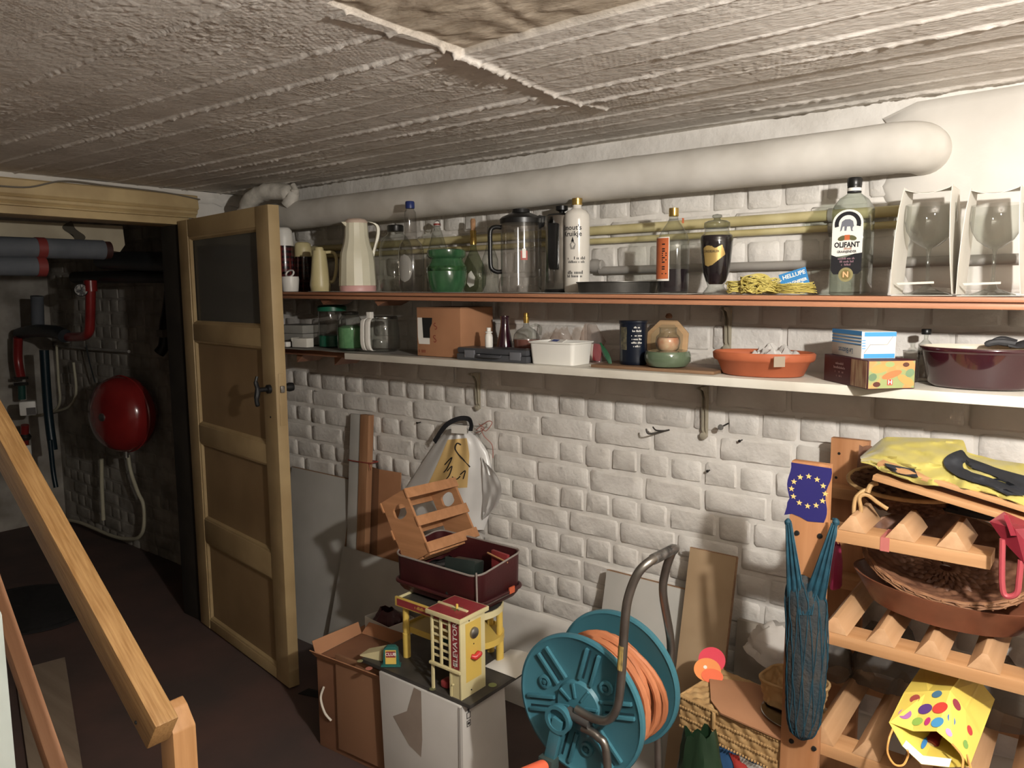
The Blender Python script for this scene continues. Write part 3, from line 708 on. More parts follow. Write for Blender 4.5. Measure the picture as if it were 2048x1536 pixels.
MB().add([(20*s*math.cos(f2+a), 20*s*math.sin(f2+a), zt-12*s) for a in (-.4, .4)]+[(30*s*math.cos(f2), 30*s*math.sin(f2), zt+2*s)]+[(19*s*math.cos(f2+a), 19*s*math.sin(f2+a), zt+2*s) for a in (-.5, .5)], [(0, 1, 2), (0, 2, 3), (1, 4, 2), (2, 4, 3)]).build('spout', CRP, t)
# --- wide glass jar with black cap
t, pr, s = bottle('storage_jar', 'big clear glass jar with a black screw cap', 'jar', 794, 2.07, [(15, 462), (16, 468), (22, 473), (29, 483), (33, 498), (34, 540), (33, 572), (30, 584)], zu, CLEAR)
zt = pr[-1][1]; lz(t, [(16*s, zt-1*s), (16.5*s, zt+1*s), (16.5*s, zt+10*s), (14*s, zt+12*s), (0, zt+12*s)], 28, BLKP, 'cap')
# --- clear bottle with blue cap
t, pr, s = bottle('plastic_bottle', 'clear plastic bottle with a dark blue screw cap', 'bottle', 824, 1.98, [(7.5, 415), (8, 418), (11.5, 424), (12.5, 440), (12.5, 470), (14, 478), (22, 488), (25.5, 500), (26, 540), (25, 575), (21, 584)], zu, CLEARP)
zt = pr[-1][1]; lz(t, [(9*s, zt-1*s), (9.3*s, zt+1*s), (9.3*s, zt+11*s), (8*s, zt+13*s), (0, zt+13*s)], 20, pm('blue_cap', '#20306b', rough=.4), 'cap')
f = facing(t); mb = MB()
mb.sheet(lambda u, v: ((26.4*s)*math.cos(f-.55+.62*(u-.5)*2*math.sqrt(max(0, 1-(2*v-1)**2))), (26.4*s)*math.sin(f-.55+.62*(u-.5)*2*math.sqrt(max(0, 1-(2*v-1)**2))), s*(20+55*v)), 10, 14)
mb.build('label', milky('worn_label', '#b9b5ac', .5, .5), t)
# --- swing stopper bottle at the back
t, pr, s = bottle('swing_top_bottle', 'clear swing top bottle with a red and white stopper', 'bottle', 877, 2.125, [(6, 452), (7, 458), (10, 466), (17, 490), (23, 512), (23, 584)], zu, CLEAR)
zt = pr[-1][1]; lz(t, [(5*s, zt), (7*s, zt+2*s), (6.5*s, zt+7*s), (3*s, zt+10*s), (0, zt+10*s)], 16, pm('porcelain', '#e3ded6', rough=.2), 'stopper')
lz(t, [(7.3*s, zt+1.5*s), (7.6*s, zt+3.5*s), (7.2*s, zt+5*s)], 16, pm('red_rubber', '#8e2a1c', rough=.5), 'seal', cap=False)
MB().tube(smoothpath([(8*s, 0, zt-8*s), (9*s, 0, zt), (4*s, 0, zt+10*s), (-4*s, 0, zt+10*s), (-9*s, 0, zt), (-8*s, 0, zt-8*s)], 4), .8*s, 6).build('wire_bail', STEEL, t)
# --- green glazed pot
GGL = pm('green_glaze', '#3a7446', '#1f4a2a', scale=14, rough=.15, spec=.6, coat=.6, stretch=(1, 1, .3), bump=.15, bscale=30)
t, pr, s = bottle('glazed_pot', 'squat green glazed pottery pot with a ridged rim', 'pot', 894, 1.99, [(35, 500), (38, 502), (38.5, 512), (36, 516), (32, 519), (33, 524), (38, 533), (40, 545), (39.5, 560), (36, 575), (32, 586)], zu, GGL)
MB().lathe([(35*s, pr[-1][1]), (33*s, pr[-1][1]-2*s), (31*s, pr[-1][1]-30*s), (0, pr[-1][1]-60*s)], 28, cap0=False).build('inner_wall', GGL, t)
DG = pm('dark_green_glaze', '#14361c', '#2b5a2a', scale=40, rough=.2, coat=.5)
lz(t, [(39.6*s, 42*s), (40.6*s, 44*s), (40.8*s, 50*s), (39.2*s, 52*s)], 32, DG, 'band', cap=False)
# --- flat round bottle with a cork
t, pr, s = bottle('flask_bottle', 'flat round green glass bottle with gold foil neck and cork', 'bottle', 948, 2.11, [(5.5, 462), (6, 490), (7, 500), (14, 515), (22, 532), (26, 552), (25, 570), (18, 585)], zu, GREENG, sy=.55, rotz=R(25))
zt = pr[-1][1]
lz(t, [(6.6*s, zt-27*s), (6.8*s, zt-14*s), (6.2*s, zt-13*s), (6.6*s, zt), (5.6*s, zt+1*s)], 18, GOLD, 'foil')
lz(t, [(4.6*s, zt), (5*s, zt+8*s), (5.4*s, zt+20*s), (4*s, zt+24*s), (0, zt+24*s)], 14, CORK, 'cork')
f = facing(t)
MB().add([( 25.5*s*math.cos(f-.35+a)*1.0, 25.5*s*.6*math.sin(f-.35+a)-.001, s*(10+z)) for a, z in ((-.35, 8), (-.1, 0), (.25, 4), (.35, 20), (.05, 33), (-.25, 26))], [(0, 1, 2, 3, 4, 5)]).build('label', LBL, t)
# --- small clear bottle
t, pr, s = bottle('glass_bottle', 'small clear glass bottle beside the black handled pitcher', 'bottle', 981, 2.0, [(5, 455), (5.5, 462), (5, 480), (9, 500), (16, 520), (17, 545), (17, 575), (14, 587)], zu, CLEAR)
# --- pitcher with black lid
t, pr, s = bottle('pitcher', 'clear plastic pitcher with a black lid and black handle', 'pitcher', 1043, 1.98, [(40.5, 440), (40.5, 450), (41, 500), (41, 570), (39, 587)], zu, CLEARP, seg=40)
zt = pr[-1][1]
ld = lz(t, [(39*s, zt-9*s), (42*s, zt-8*s), (42.5*s, zt+1*s), (38*s, zt+5*s), (24*s, zt+11*s), (18*s, zt+13*s), (17*s, zt+20*s), (10*s, zt+22*s), (0, zt+22*s)], 36, BLKP, 'lid')
f = facing(t)+PI/2
def rad_(a, r, z): return (r*s*math.cos(a), r*s*math.sin(a), z)
MB().add([rad_(f-.62, 40, zt+4*s), rad_(f+.62, 40, zt+4*s), rad_(f, 50, zt+6*s), rad_(f-.5, 41, zt-18*s), rad_(f+.5, 41, zt-18*s), rad_(f, 46, zt-14*s), rad_(f, 36, zt+9*s)], [(0, 6, 2), (6, 1, 2), (0, 2, 5, 3), (2, 1, 4, 5), (3, 5, 4), (0, 3, 4, 1)]).build('pouring_lip', BLKP, ld, bevel=.8*s)
f = facing(t)-PI/2
h_ = smoothpath([rad_(f, 39, 130*s), rad_(f, 52, 131*s), rad_(f, 61, 124*s), rad_(f, 62, 100*s), rad_(f, 62, 66*s), rad_(f, 60, 50*s), rad_(f, 50, 43*s), rad_(f, 39, 43*s)], 5)
MB().tube(h_, 4.6*s, 10).build('handle', BLKP, t)
f = facing(t)+.12
lg = wrap_patch(41.4*s, f-.15, f+.18, 64*s, 82*s).build('emblem', pm('emblem_red', '#a5402e', rough=.5), t)
wrap_patch(41.6*s, f-.07, f+.10, 68*s, 86*s).build('emblem_centre', LBL, lg)
# --- steel jug with black handle
t, pr, s = bottle('steel_jug', 'polished steel jug with a flat black handle and black knob', 'jug', 1124, 2.105, [(32, 434), (32.5, 437), (33, 480), (34, 540), (35, 578), (34, 580)], zu, STEEL, seg=36, base=False)
t.location.z += 7*s
lz(t, [(34*s, -7*s), (35*s, -6*s), (35*s, 0)], 32, BLKP, 'base_ring')
zt = pr[-1][1]
lz(t, [(32*s, zt), (27*s, zt+4*s), (6*s, zt+6*s), (5*s, zt+9*s), (12*s, zt+12*s), (12*s, zt+20*s), (0, zt+22*s)], 24, BLKP, 'lid')
f = facing(t)-.42
def rd(a, r, z, w): return (r*s*math.cos(a)-w*s*math.sin(a), r*s*math.sin(a)+w*s*math.cos(a), z*s)
mb = MB(); vs = []
for r_, z_ in ((34, 128), (48, 128), (48, 58), (42, 38), (35, 52)): vs += [rd(f, r_, z_, -9), rd(f, r_, z_, 9)]
mb.add(vs, [(0, 2, 3, 1), (2, 4, 5, 3), (4, 6, 7, 5), (6, 8, 9, 7), (0, 8, 6, 4, 2), (1, 3, 5, 7, 9), (0, 1, 9, 8)]); mb.build('handle', BLKP, t, bevel=2*s)
# --- white stoneware bottle with black lettering
CER = pm('white_stoneware', '#d9d3c8', '#cfc8bb', scale=5, rough=.18, spec=.5, coat=.4)
t, pr, s = bottle('stoneware_bottle', 'tall white stoneware bottle with a gold cap and black lettering', 'bottle', 1154, 2.055, [(9, 409), (9, 416), (11, 418), (20, 422), (25, 430), (25.5, 440), (25.5, 580), (24.5, 586)], zu, CER)
zt = pr[-1][1]
lz(t, [(10*s, zt-1*s), (10.5*s, zt+1*s), (10*s, zt+5*s), (10.6*s, zt+7*s), (10.4*s, zt+12*s), (0, zt+12.5*s)], 24, GOLD, 'cap')
f = facing(t)
for st, z_, sz, da in (("Smout's", 128, 14, -.5), ("Kruikje", 116, 14, -.42), ('~14.a', 68, 9.5, -.05), ('~16.b', 61, 8, -.05), ('~11.c', 40, 11, -.15), ('~13.d', 33, 9, -.2)):
    text_on(st, None, INK, t, size=sz*s, wrap=(25.8*s, f+da, z_*s), bold=.0003)
em = MB().add([(25.9*s*math.cos(f-.35+a/25), 25.9*s*math.sin(f-.35+a/25), z*s) for a, z in ((-4, 86), (4, 86), (6, 96), (0, 104), (-6, 96))], [(0, 1, 2, 3, 4)]).build('crest', pm('grey_ink', '#8a867f', rough=.6), t)
MB().add([(26*s*math.cos(f-.35+a/25), 26*s*math.sin(f-.35+a/25), z*s) for a, z in ((-3, 101), (3, 101), (0, 111))], [(0, 1, 2)]).build('crest_tip', INK, em)
# --- shallow dark cake tin
TIN = pm('dark_bakeware', '#55534f', '#474541', scale=20, rough=.38, metal=.6)
t, pr, s = bottle('cake_tin', 'shallow round dark grey cake tin', 'tin', 1234, 2.03, [(78, 565), (82, 564.5), (82, 566), (79, 567), (76, 588)], zu, TIN, seg=48)
t.location.x += 0
# open inside
MB().lathe([(78*s, pr[-1][1]-.0), (75*s, 4*s), (0, 4*s)], 48, cap0=False).build('inside', TIN, t)
# --- bottle with dark liquor and orange label
t, pr, s = bottle('liquor_bottle', 'clear bottle half full of dark liquor with an orange label', 'bottle', 1345, 2.0, [(8.5, 432), (9.5, 440), (12, 445), (19, 455), (27, 468), (31, 482), (32, 500), (31.5, 560), (31, 583), (29, 588)], zu, CLEAR, sy=.8, rotz=R(20))
lz(t, [(26*s, 3*s), (30*s, 5*s), (30.5*s, 49*s)], 30, PURPLE, 'liquor', sy=.8)
zt = pr[-1][1]
lz(t, [(9.2*s, zt-1*s), (9.8*s, zt+1*s), (9.4*s, zt+6*s), (9.8*s, zt+8*s), (9.5*s, zt+15*s), (0, zt+15.5*s)], 22, GOLD, 'cap')
f = facing(t)-.95
def ell(a, k=1.0): return (32.6*s*k*math.cos(a), 32.6*s*k*.8*math.sin(a))
lbw = MB().sheet(lambda u, v: (*ell(f-.7+1.4*u, 1.0), s*(26+86*v)), 10, 1).build('label_border', LBL, t)
MB().sheet(lambda u, v: (*ell(f-.65+1.3*u, 1.012), s*(30+80*v)), 10, 1).build('label', ORL, t)
vs, fs = text_geo('~14.e', 16*s, .0003)
MB().add([(*ell(f+.32+v[1]/(30*s), 1.02), 70*s+v[0]) for v in vs], fs).build('lettering', INK, t)
MB().add([(*ell(facing(t)+1.2+a, .62), 139*s+z) for a, z in ((-.3, 0), (.3, 0), (.3, 10*s), (-.3, 10*s))], [(0, 1, 2, 3)]).build('neck_tag', ORL, t)
# --- lidded glass jar of dark liquid with gold label
t, pr, s = bottle('lidded_jar', 'footed glass jar of dark purple liquid with a gold label', 'jar', 1431, 1.985, [(23, 456), (24, 462), (25, 467), (30, 470), (32, 476), (31, 495), (28.5, 520), (25.5, 545), (20.5, 560), (17, 568), (16, 572), (19, 577), (24, 583), (25, 588)], zu, CLEAR, seg=40)
zt = pr[-1][1]
lz(t, [(13*s, 20*s), (19.5*s, 27*s), (24.5*s, 43*s), (27.5*s, 68*s), (30*s, 93*s), (31*s, 111*s), (30*s, 116*s), (0, 116.5*s)], 36, PURPLE, 'liquid', cap=False)
lz(t, [(24*s, zt), (25.5*s, zt+2*s), (25*s, zt+11*s), (20*s, zt+14*s), (8*s, zt+16*s), (6*s, zt+19*s), (10*s, zt+22*s), (9*s, zt+26*s), (0, zt+28*s)], 32, glassm('lid_glass', '#e2e5e0', edge=.4), 'lid')
f = facing(t)-.25
poly = [(-28, 91), (-19, 96), (-9, 94.5), (-3, 90), (10.5, 96.5), (18.5, 78), (-8, 58), (-18, 55), (-27, 58)]
def jr(z): # radius of the jar at height z px
    return np.interp(z, [p[1]/s for p in pr], [p[0]/s for p in pr])+.8
def inside(a_, z_):
    c_ = False
    for i in range(len(poly)):
        (x1, y1), (x2, y2) = poly[i], poly[i-1]
        if (y1 > z_) != (y2 > z_) and a_ < (x2-x1)*(z_-y1)/(y2-y1)+x1: c_ = not c_
    return c_
mb = MB(); na, nz_ = 52, 46
pg2 = lambda a_, z_: (jr(z_)*s*math.cos(f+.25+a_/31), jr(z_)*s*math.sin(f+.25+a_/31), z_*s)
for i in range(na):
    for j in range(nz_):
        a0, a1 = -29+49*i/na, -29+49*(i+1)/na; z0, z1_ = 54+43.5*j/nz_, 54+43.5*(j+1)/nz_
        if inside((a0+a1)/2, (z0+z1_)/2): mb.add([pg2(a0, z0), pg2(a1, z0), pg2(a1, z1_), pg2(a0, z1_)], [(0, 1, 2, 3)])
mb.build('label', GOLDL, t)
text_on('BORDEAUX', None, INK, t, size=7*s, wrap=(33.6*s, f-.12, 84*s))
# --- yellow twine in a tangle, with its blue card
TWINE = pm('yellow_twine', '#d0bf55', '#b7a43c', scale=30, rough=.7)
def tangle(cx, cy, cz, rx, ry, rz, n, seed, r=.0011):
    rs = random.Random(seed); mb = MB()
    for k in range(n):
        p = []; a = rs.uniform(0, 2*PI); b = rs.uniform(-1, 1)
        for i in range(9):
            a += rs.uniform(.3, 1.1); b += rs.uniform(-.6, .6); q = rs.uniform(.55, 1)
            zz_ = max(.0015, cz+rz*math.sin(b)*q); p.append((cx+rx*math.cos(a)*q, cy+ry*math.sin(a)*q, zz_))
        mb.tube(smoothpath(p, 4), r, 5)
    return mb
A = at(1545, 588, y=1.985); zsh = zu(A.x); sc_ = mpp(A)
t = thing('twine_bundle', 'tangled bundle of yellow twine on the upper shelf', 'twine', (A.x, 1.985, zsh))
tangle(-75*sc_, 0, 16*sc_, 22*sc_, .025, 13*sc_, 26, 1).build('tangle', TWINE, t)
tangle(-38*sc_, -.01, 20*sc_, 26*sc_, .03, 18*sc_, 42, 2, .0012).build('tangle', TWINE, t)
tangle(-8*sc_, -.01, 18*sc_, 26*sc_, .03, 16*sc_, 36, 4, .0011).build('tangle', TWINE, t)
tangle(40*sc_, 0, 13*sc_, 46*sc_, .035, 11*sc_, 48, 3, .0009).build('tangle', TWINE, t)
# wound hank: parallel turns round a loop
mb = MB()
for k in range(11):
    p = []
    for i in range(26):
        a = 2*PI*i/26; p.append((-36*sc_+(20+.4*k)*sc_*math.cos(a)+k*.0006, -.028+.0035*k+.012*math.sin(a*2), 22*sc_+(17+.3*k)*sc_*math.sin(a)))
    mb.tube(p, .0014, 5, closed=True)
mb.build('hank', TWINE, t)
pb_ = at(1588, 558, y=1.99); t2 = thing('packaging_card', 'blue packaging card with white lettering stuck in the yellow twine', 'card', (pb_.x, 1.99, zu(pb_.x)))
dz_ = pb_.z-zu(pb_.x)
Mc = T(0, 0, dz_) @ RZ(R(5)) @ RX(R(90-8)) @ RZ(R(17))
BLU = pm('blue_card', '#1f7fbd', rough=.5)
MB().box((-.034, -.0215, 0), (.034, .0215, .001), Mc).build('card', BLU, t2)
MB().box((-.034, -.0215, .0011), (.02, -.014, .0014), Mc).build('white_band', LBL, t2)
text_on('HELLUPE', Mc @ T(.002, .010, .0016), LBL, t2, size=.0145, bold=.0004, sx=1.0)
text_on('MAGNIFIER', Mc @ T(.004, -.009, .0018), LBL, t2, size=.0105, bold=.0004)
MB().tube([Mc @ Vector((-.03, .006, .002)), Mc @ Vector((-.055, -.004, .004))], .002, 6).build('white_tie', WHP, t2)
# --- square gin bottle
def sqring(w, d, r, n=6):
    out = []
    for cx, cy, a0 in ((w-r, d-r, 0), (-w+r, d-r, PI/2), (-w+r, -d+r, PI), (w-r, -d+r, 1.5*PI)):
        for k in range(n): out.append((cx+r*math.cos(a0+PI/2*k/(n-1)), cy+r*math.sin(a0+PI/2*k/(n-1))))
    return out
def sqloft(levels, n=6):
    vs = []; fs = []
    for w, d, r, z in levels: vs += [(x, y, z) for x, y in sqring(w, d, r, n)]
    m_ = 4*n
    for i in range(len(levels)-1):
        for k in range(m_): fs.append((i*m_+k, i*m_+(k+1) % m_, (i+1)*m_+(k+1) % m_, (i+1)*m_+k))
    fs += [tuple(range(m_-1, -1, -1)), tuple((len(levels)-1)*m_+k for k in range(m_))]
    return MB().add(vs, fs)
P = at(1700, 588, y=2.03); s = mpp(P)
t = thing('gin_bottle', 'square clear spirit bottle with a black cap reading OLIFANT', 'bottle', (P.x, 2.03, zu(P.x)), R(-3))
w, d = 34*s, 30*s
sqloft([(w-.004, d-.004, .01, 0), (w, d, .012, 3*s), (w, d, .012, 168*s), (w-.003, d-.003, .012, 174*s), (w*.72, d*.72, .014, 188*s), (13*s, 13*s, 12.9*s, 198*s), (12*s, 12*s, 11.9*s, 202*s), (12*s, 12*s, 11.9*s, 212*s)]).build('body', glassm('gin_glass', '#eaf0ea', edge=.5), t, smooth=50)
lz(t, [(13*s, 200*s), (13*s, 203*s)], 24, INK, 'neck_band', cap=False); lz(t, [(12.9*s, 203*s), (12.9*s, 209*s)], 24, LBL, 'neck_label', cap=False)
lz(t, [(12.5*s, 209.5*s), (13.2*s, 210*s), (13.2*s, 213*s), (13.6*s, 214*s), (13.8*s, 226*s), (12*s, 229*s), (0, 229.5*s)], 24, BLKP, 'cap')
yl = -d-.0006
def fl(pts, yy): return [(x*s, yy, z*s) for x, z in pts]
arch = [(-29, 74)]+[(29, 82), (29, 140)]+[(29*math.cos(a), 140+26*math.sin(a)) for a in np.linspace(0, PI, 14)][1:-1]+[(-29, 140)]
lb = MB().add(fl(arch, yl), [tuple(range(len(arch)))]).build('label', LBL, t)
bt = [(-29, 48), (-24, 41), (22, 41), (28, 47), (29, 82)]+[(29-58*i/8, 77+4*math.sin(i/8*2*PI+.6)) for i in range(1, 9)]
MB().add(fl(bt, yl-.0002), [tuple(range(len(bt)))]).build('label_foot', INK, lb)
ring = [(25*math.cos(a), 138+24*math.sin(a)) for a in np.linspace(-.25, PI+.25, 18)]+[(17*math.cos(a), 138+17*math.sin(a)) for a in np.linspace(PI+.25, -.25, 18)]
MB().add(fl(ring, yl-.0003), [(i, i+1, 34-i, 35-i) for i in range(17)]).build('arch_band', INK, lb)
EG = pm('elephant_grey', '#6d6f78', rough=.6)
ele = [(-13, 132), (-11, 143), (-5, 147), (4, 147), (10, 143), (12, 133), (10, 132), (9, 127), (11, 124), (7, 124), (5, 133), (-1, 133), (-2, 125), (-6, 125), (-6, 134), (-9, 133), (-11, 126), (-14, 124)]
MB().add(fl(ele, yl-.0004), [tuple(range(len(ele)))]).build('elephant_emblem', EG, lb)
for sx_ in (-1, 1):
    lf = [(sx_*(5+9*math.cos(a)*1.0+4), 111+5*math.sin(a)-sx_*0-1.2*math.cos(a)*1.5) for a in np.linspace(0, 2*PI, 12, endpoint=False)]
    MB().add(fl(lf, yl-.0004), [tuple(range(12))]).build('medal_emblem', pm('olive_ink', '#5c5a33', rough=.6), lb)
MB().add(fl([(-5, 107), (5, 107), (5, 117), (-5, 117)], yl-.0006), [(0, 1, 2, 3)]).build('crest_emblem', ORL, lb)
Mt = lambda x, z, dd: T(x*s, yl-dd, z*s) @ RX(PI/2)
text_on('OLIFANT', Mt(0, 97.5, .0007), INK, t, size=14*s, bold=.0006, sx=.84)
text_on('~8.f', Mt(2, 90, .0007), pm('brown_ink', '#a5643c', rough=.6), t, size=7*s)
text_on('GRAANJENEVER', Mt(0, 84.5, .0007), INK, t, size=6.5*s, bold=.0002, sx=.78)
seal = MB().lathe([(14*s, 0), (14*s, .0004)], 24, T(0, yl-.0003, 40*s) @ RX(PI/2)).build('seal', pm('olive_gold', '#8d8452', rough=.5), t)
MB().lathe([(9.5*s, 0), (9.5*s, .0004)], 20, T(0, yl-.0008, 40*s) @ RX(PI/2)).build('seal_centre', pm('seal_brown', '#7a6a35', rough=.5), seal)
text_on('N', Mt(0, 40, .0015), pm('pale_orange', '#f0b078', rough=.5), t, size=15*s, bold=.0006)
for st, z_ in (('~18.g', 71), ('~16.h', 65), ('~10.i', 59)): text_on(st, Mt(0, z_, .0006), pm('rose_ink', '#9a7480', rough=.6), t, size=6.5*s)
# --- two big wine glasses standing in folded card carriers
CARD = pm('white_card', '#dcd7cb', '#cfc9bb', scale=6, rough=.6)
def wine_glass(px, label1, label2, grp):
    y = 2.03
    pr, P, s = prof_px(px, y, [(44, 405), (46.5, 425), (46, 440), (42, 458), (32, 476), (17, 488), (5, 494), (3.4, 500), (3, 550), (4, 560), (10, 572), (26, 579), (40, 584), (41, 586)])
    zb = zu(P.x)+.0015
    g = thing('wine_glass', label1, 'glass', (P.x, y, zb), group='wine glasses in card carriers')
    MB().lathe(pr, 40, cap1=False).build('goblet', CLEAR, g, smooth=60)
    c = thing('card_carrier', label2, 'carrier', (P.x, y, zu(P.x)), group='card carriers on the upper shelf')
    W, Dp, Hh = 56*s, .062, 212*s
    def side(xs, lean):
        pts = [(-Dp, .004), (-Dp-.018, 60*s), (-Dp-.020, 110*s), (-Dp-.008, 170*s), (-Dp+.02, Hh), (Dp-.01, Hh-4*s), (Dp, 120*s), (Dp, .004)]
        n = len(pts); v = []
        for dx in (0, .0014): v += [(xs+dx+lean*z, yy, z) for yy, z in pts]
        return MB().add(v, [tuple(range(n)), tuple(range(2*n-1, n-1, -1))]+[(i, n+i, n+(i+1) % n, (i+1) % n) for i in range(n)])
    side(-W, .06).build('side_panel', CARD, c, smooth=0); side(W-.004, -.06).build('side_panel', CARD, c, smooth=0)
    # slotted flap that holds the foot
    MB().add([(-W+.012, -Dp+.005, 26*s), (W*.3, -Dp+.03, 28*s), (W*.3, -Dp+.032, 24*s), (-W+.014, -Dp+.008, 22*s)], [(0, 1, 2, 3)]).build('foot_flap', CARD, c, solid=.001)
    top = MB().sheet(lambda u, v: ((-W+.013)+(2*W-.03)*u, -Dp+.022+(2*Dp-.034)*v, Hh-3*s-10*s*math.sin(PI*u)*(1-v)), 8, 4); top.build('top_flap', CARD, c, solid=.001)
    MB().box((-W+.002, -Dp+.002, 0), (W-.003, Dp-.002, .0012)).build('floor_panel', CARD, c, smooth=0)
wine_glass(1853, 'big wine glass in the card carrier beside the square spirit bottle', 'white card carrier holding a wine glass beside the spirit bottle', 1)
wine_glass(1984, 'big wine glass in the card carrier above the burgundy casserole', 'white card carrier holding a wine glass above the burgundy casserole', 2)
# ================================================================ things on the lower shelf
CBRD = pm('brown_cardboard', '#b07a50', '#a06c44', scale=5, rough=.75, bump=.08, bscale=40)
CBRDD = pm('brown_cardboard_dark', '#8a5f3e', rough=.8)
BURG = pm('burgundy_print', '#4a1a22', '#3c141c', scale=6, rough=.5)
def corner_frame(B, C, z):
    """frame with origin at the near bottom corner B, x towards C, on the plane z"""
    b = at(*B, z=z); c = at(*C, z=z); th = math.atan2(c.y-b.y, c.x-b.x); return b, (c-b).length, th
def along(b, th, A, z):
    a = at(*A, z=z); d = a-b; return abs(-math.sin(th)*d.x+math.cos(th)*d.y)
def zfrom(px, py, P): return at(px, py, y=P.y).z
# --- stacked flat case and small white carton by the door
P = at(596, 690, y=2.06)
t = thing('flat_case', 'flat pale grey case at the back of the lower shelf by the door', 'case', (P.x, 2.08, ZLO+.006), R(6))
GRYC = pm('pale_grey_plastic', '#98958c', '#86837b', scale=6, rough=.5)
MB().box((-.1, -.07, 0), (.085, .07, .052)).build('case_body', GRYC, t, bevel=.004); MB().box((-.102, -.072, .053), (.087, .072, .088)).build('case_lid', GRYC, t, bevel=.004)
P = at(606, 676, y=1.985)
t = thing('small_carton', 'small white carton lying before the pale grey case', 'carton', (P.x, 1.985, ZLO+.006), R(8))
MB().box((-.045, -.02, 0), (.04, .02, .038)).build('carton_body', CARD, t, bevel=.002); MB().box((-.047, -.021, .025), (-.043, .021, .039)).build('end_flap', CARD, t)
P = at(572, 662, y=1.96)
t = thing('plug_adapter', 'tiny white plug adapter lying by the small white carton', 'adapter', (P.x+.005, 1.955, ZLO+.006))
MB().box((-.016, -.012, 0), (.016, .012, .022)).build('adapter_body', WHP, t, bevel=.004)
for sx in (-.006, .006): MB().tube([(sx, -.012, .011), (sx, -.026, .011)], .002, 6).build('pin', DULLST, t)
# --- canister with green lid and green foot
GRN = pm('green_plastic', '#0f6a4c', '#0c5a40', scale=8, rough=.35); GRN2 = pm('light_green_sand', '#5f9c62', '#4d8a55', scale=40, rough=.8)
pr, P, s = prof_px(666, 2.09, [(26, 617), (27, 660), (27, 690)])
t = thing('canister', 'clear plastic canister with a green lid and green foot', 'canister', (P.x, 2.09, ZLO+.0055))
lz(t, [(25*s, 18*s), (27*s, 20*s), (27*s, 70*s)], 28, CLEARP, 'body', cap=False); lz(t, [(25*s, 0), (27.5*s, 1*s), (27.5*s, 22*s), (26*s, 22.5*s)], 28, GRN, 'foot')
lz(t, [(27.5*s, 70*s), (29*s, 71*s), (29*s, 79*s), (24*s, 82*s), (0, 82.5*s)], 28, GRN, 'lid')
# --- jar with green filling
t, pr, s = bottle('filled_jar', 'round clear jar filled with pale green granules', 'jar', 702, 2.0, [(16, 622), (17, 626), (21, 632), (25.5, 642), (26.5, 655), (26.5, 688), (24, 694)], ZLO+.0055, CLEAR)
lz(t, [(22*s, 3*s), (25*s, 5*s), (25.3*s, 44*s), (14*s, 49*s), (0, 46*s)], 28, GRN2, 'granules', cap=False)
lz(t, [(16.5*s, 70*s), (17.5*s, 71*s), (17.5*s, 74*s), (15*s, 76*s), (0, 77*s)], 24, glassm('grey_lid_glass', '#b9bab5', edge=.4), 'lid')
# --- glass coffee jug with broad white handle
t, pr, s = bottle('coffee_jug', 'clear glass coffee jug with a broad white handle', 'jug', 768, 2.04, [(27, 630), (29, 634), (31, 655), (33, 680), (32, 694), (28, 699)], ZLO+.0055, CLEAR)
f = facing(t)-.75
for w0, w1 in ((-11, -2.5), (2, 11)):
    vs = []; fs = []
    pth = smoothpath([(28, 66, 0), (44, 66, 0), (52, 60, 0), (54, 40, 0), (54, 16, 0), (48, 4, 0), (38, 3, 0)], 4)
    for q in pth:
        for dr, w in ((0, w0), (0, w1), (-5, w1), (-5, w0)): vs.append(rd_(f, q.x+dr, q.y, w, s) if False else ((q.x+dr)*s*math.cos(f)-w*s*math.sin(f), (q.x+dr)*s*math.sin(f)+w*s*math.cos(f), q.y*s))
    n_ = len(pth)
    for i in range(n_-1):
        for q in range(4): fs.append((i*4+q, i*4+(q+1) % 4, (i+1)*4+(q+1) % 4, (i+1)*4+q))
    fs += [(3, 2, 1, 0), tuple(range(n_*4-4, n_*4))]
    MB().add(vs, fs).build('handle', WHP, t, bevel=.8*s)
MB().box((-5*s, -5*s, 0), (5*s, 5*s, 12*s), T((27+10)*s*math.cos(f), (27+10)*s*math.sin(f), 66*s) @ RZ(f)).build('thumb_tab', WHP, t, bevel=.6*s)
lz(t, [(27.4*s, 68*s), (28.4*s, 66*s), (27.4*s, 63*s)], 28, STEEL, 'neck_band', cap=False)
# --- cardboard box with a torn window
b, wl, th = corner_frame((836.5, 713), (923, 720), ZLO)
P = at(880, 716, y=1.975); th = R(-2)
x0 = at(836.5, 713, y=1.975).x; x1 = at(923, 716, y=1.975).x; hb = at(836.5, 617, y=1.975).z-ZLO
t = thing('cardboard_box', 'brown cardboard box with a torn dark window and scrawled letters', 'box', (x0, 1.972, ZLO+.002))
W = x1-x0; Dp = .175
MB().box((0, 0, 0), (W, Dp, hb)).build('carton', CBRD, t, bevel=.0015)
for k, (a, c) in enumerate(((0, .5), (.5, 1))):
    MB().box((0, a*Dp+.001, hb+.0005), (W, c*Dp-.001, hb+.003)).build('flap', CBRDD, t)
fw = lambda u, v, d: (W*u, -d, hb*v)
wn = MB().add([fw(.02, .80, .0007), fw(.30, .80, .0007), fw(.30, .25, .0007), fw(.04, .25, .0007), fw(.02, .4, .0007)], [(0, 1, 2, 3, 4)]).build('torn_label', LBL, t)
MB().add([fw(.13, .80, .0012), fw(.37, .80, .0012), fw(.36, .68, .0012), fw(.31, .58, .0012), fw(.31, .38, .0012), fw(.15, .38, .0012)], [(0, 1, 2, 3, 4, 5)]).build('window', BLKP, wn)
RED = pm('red_marker', '#8a3a24', rough=.7)
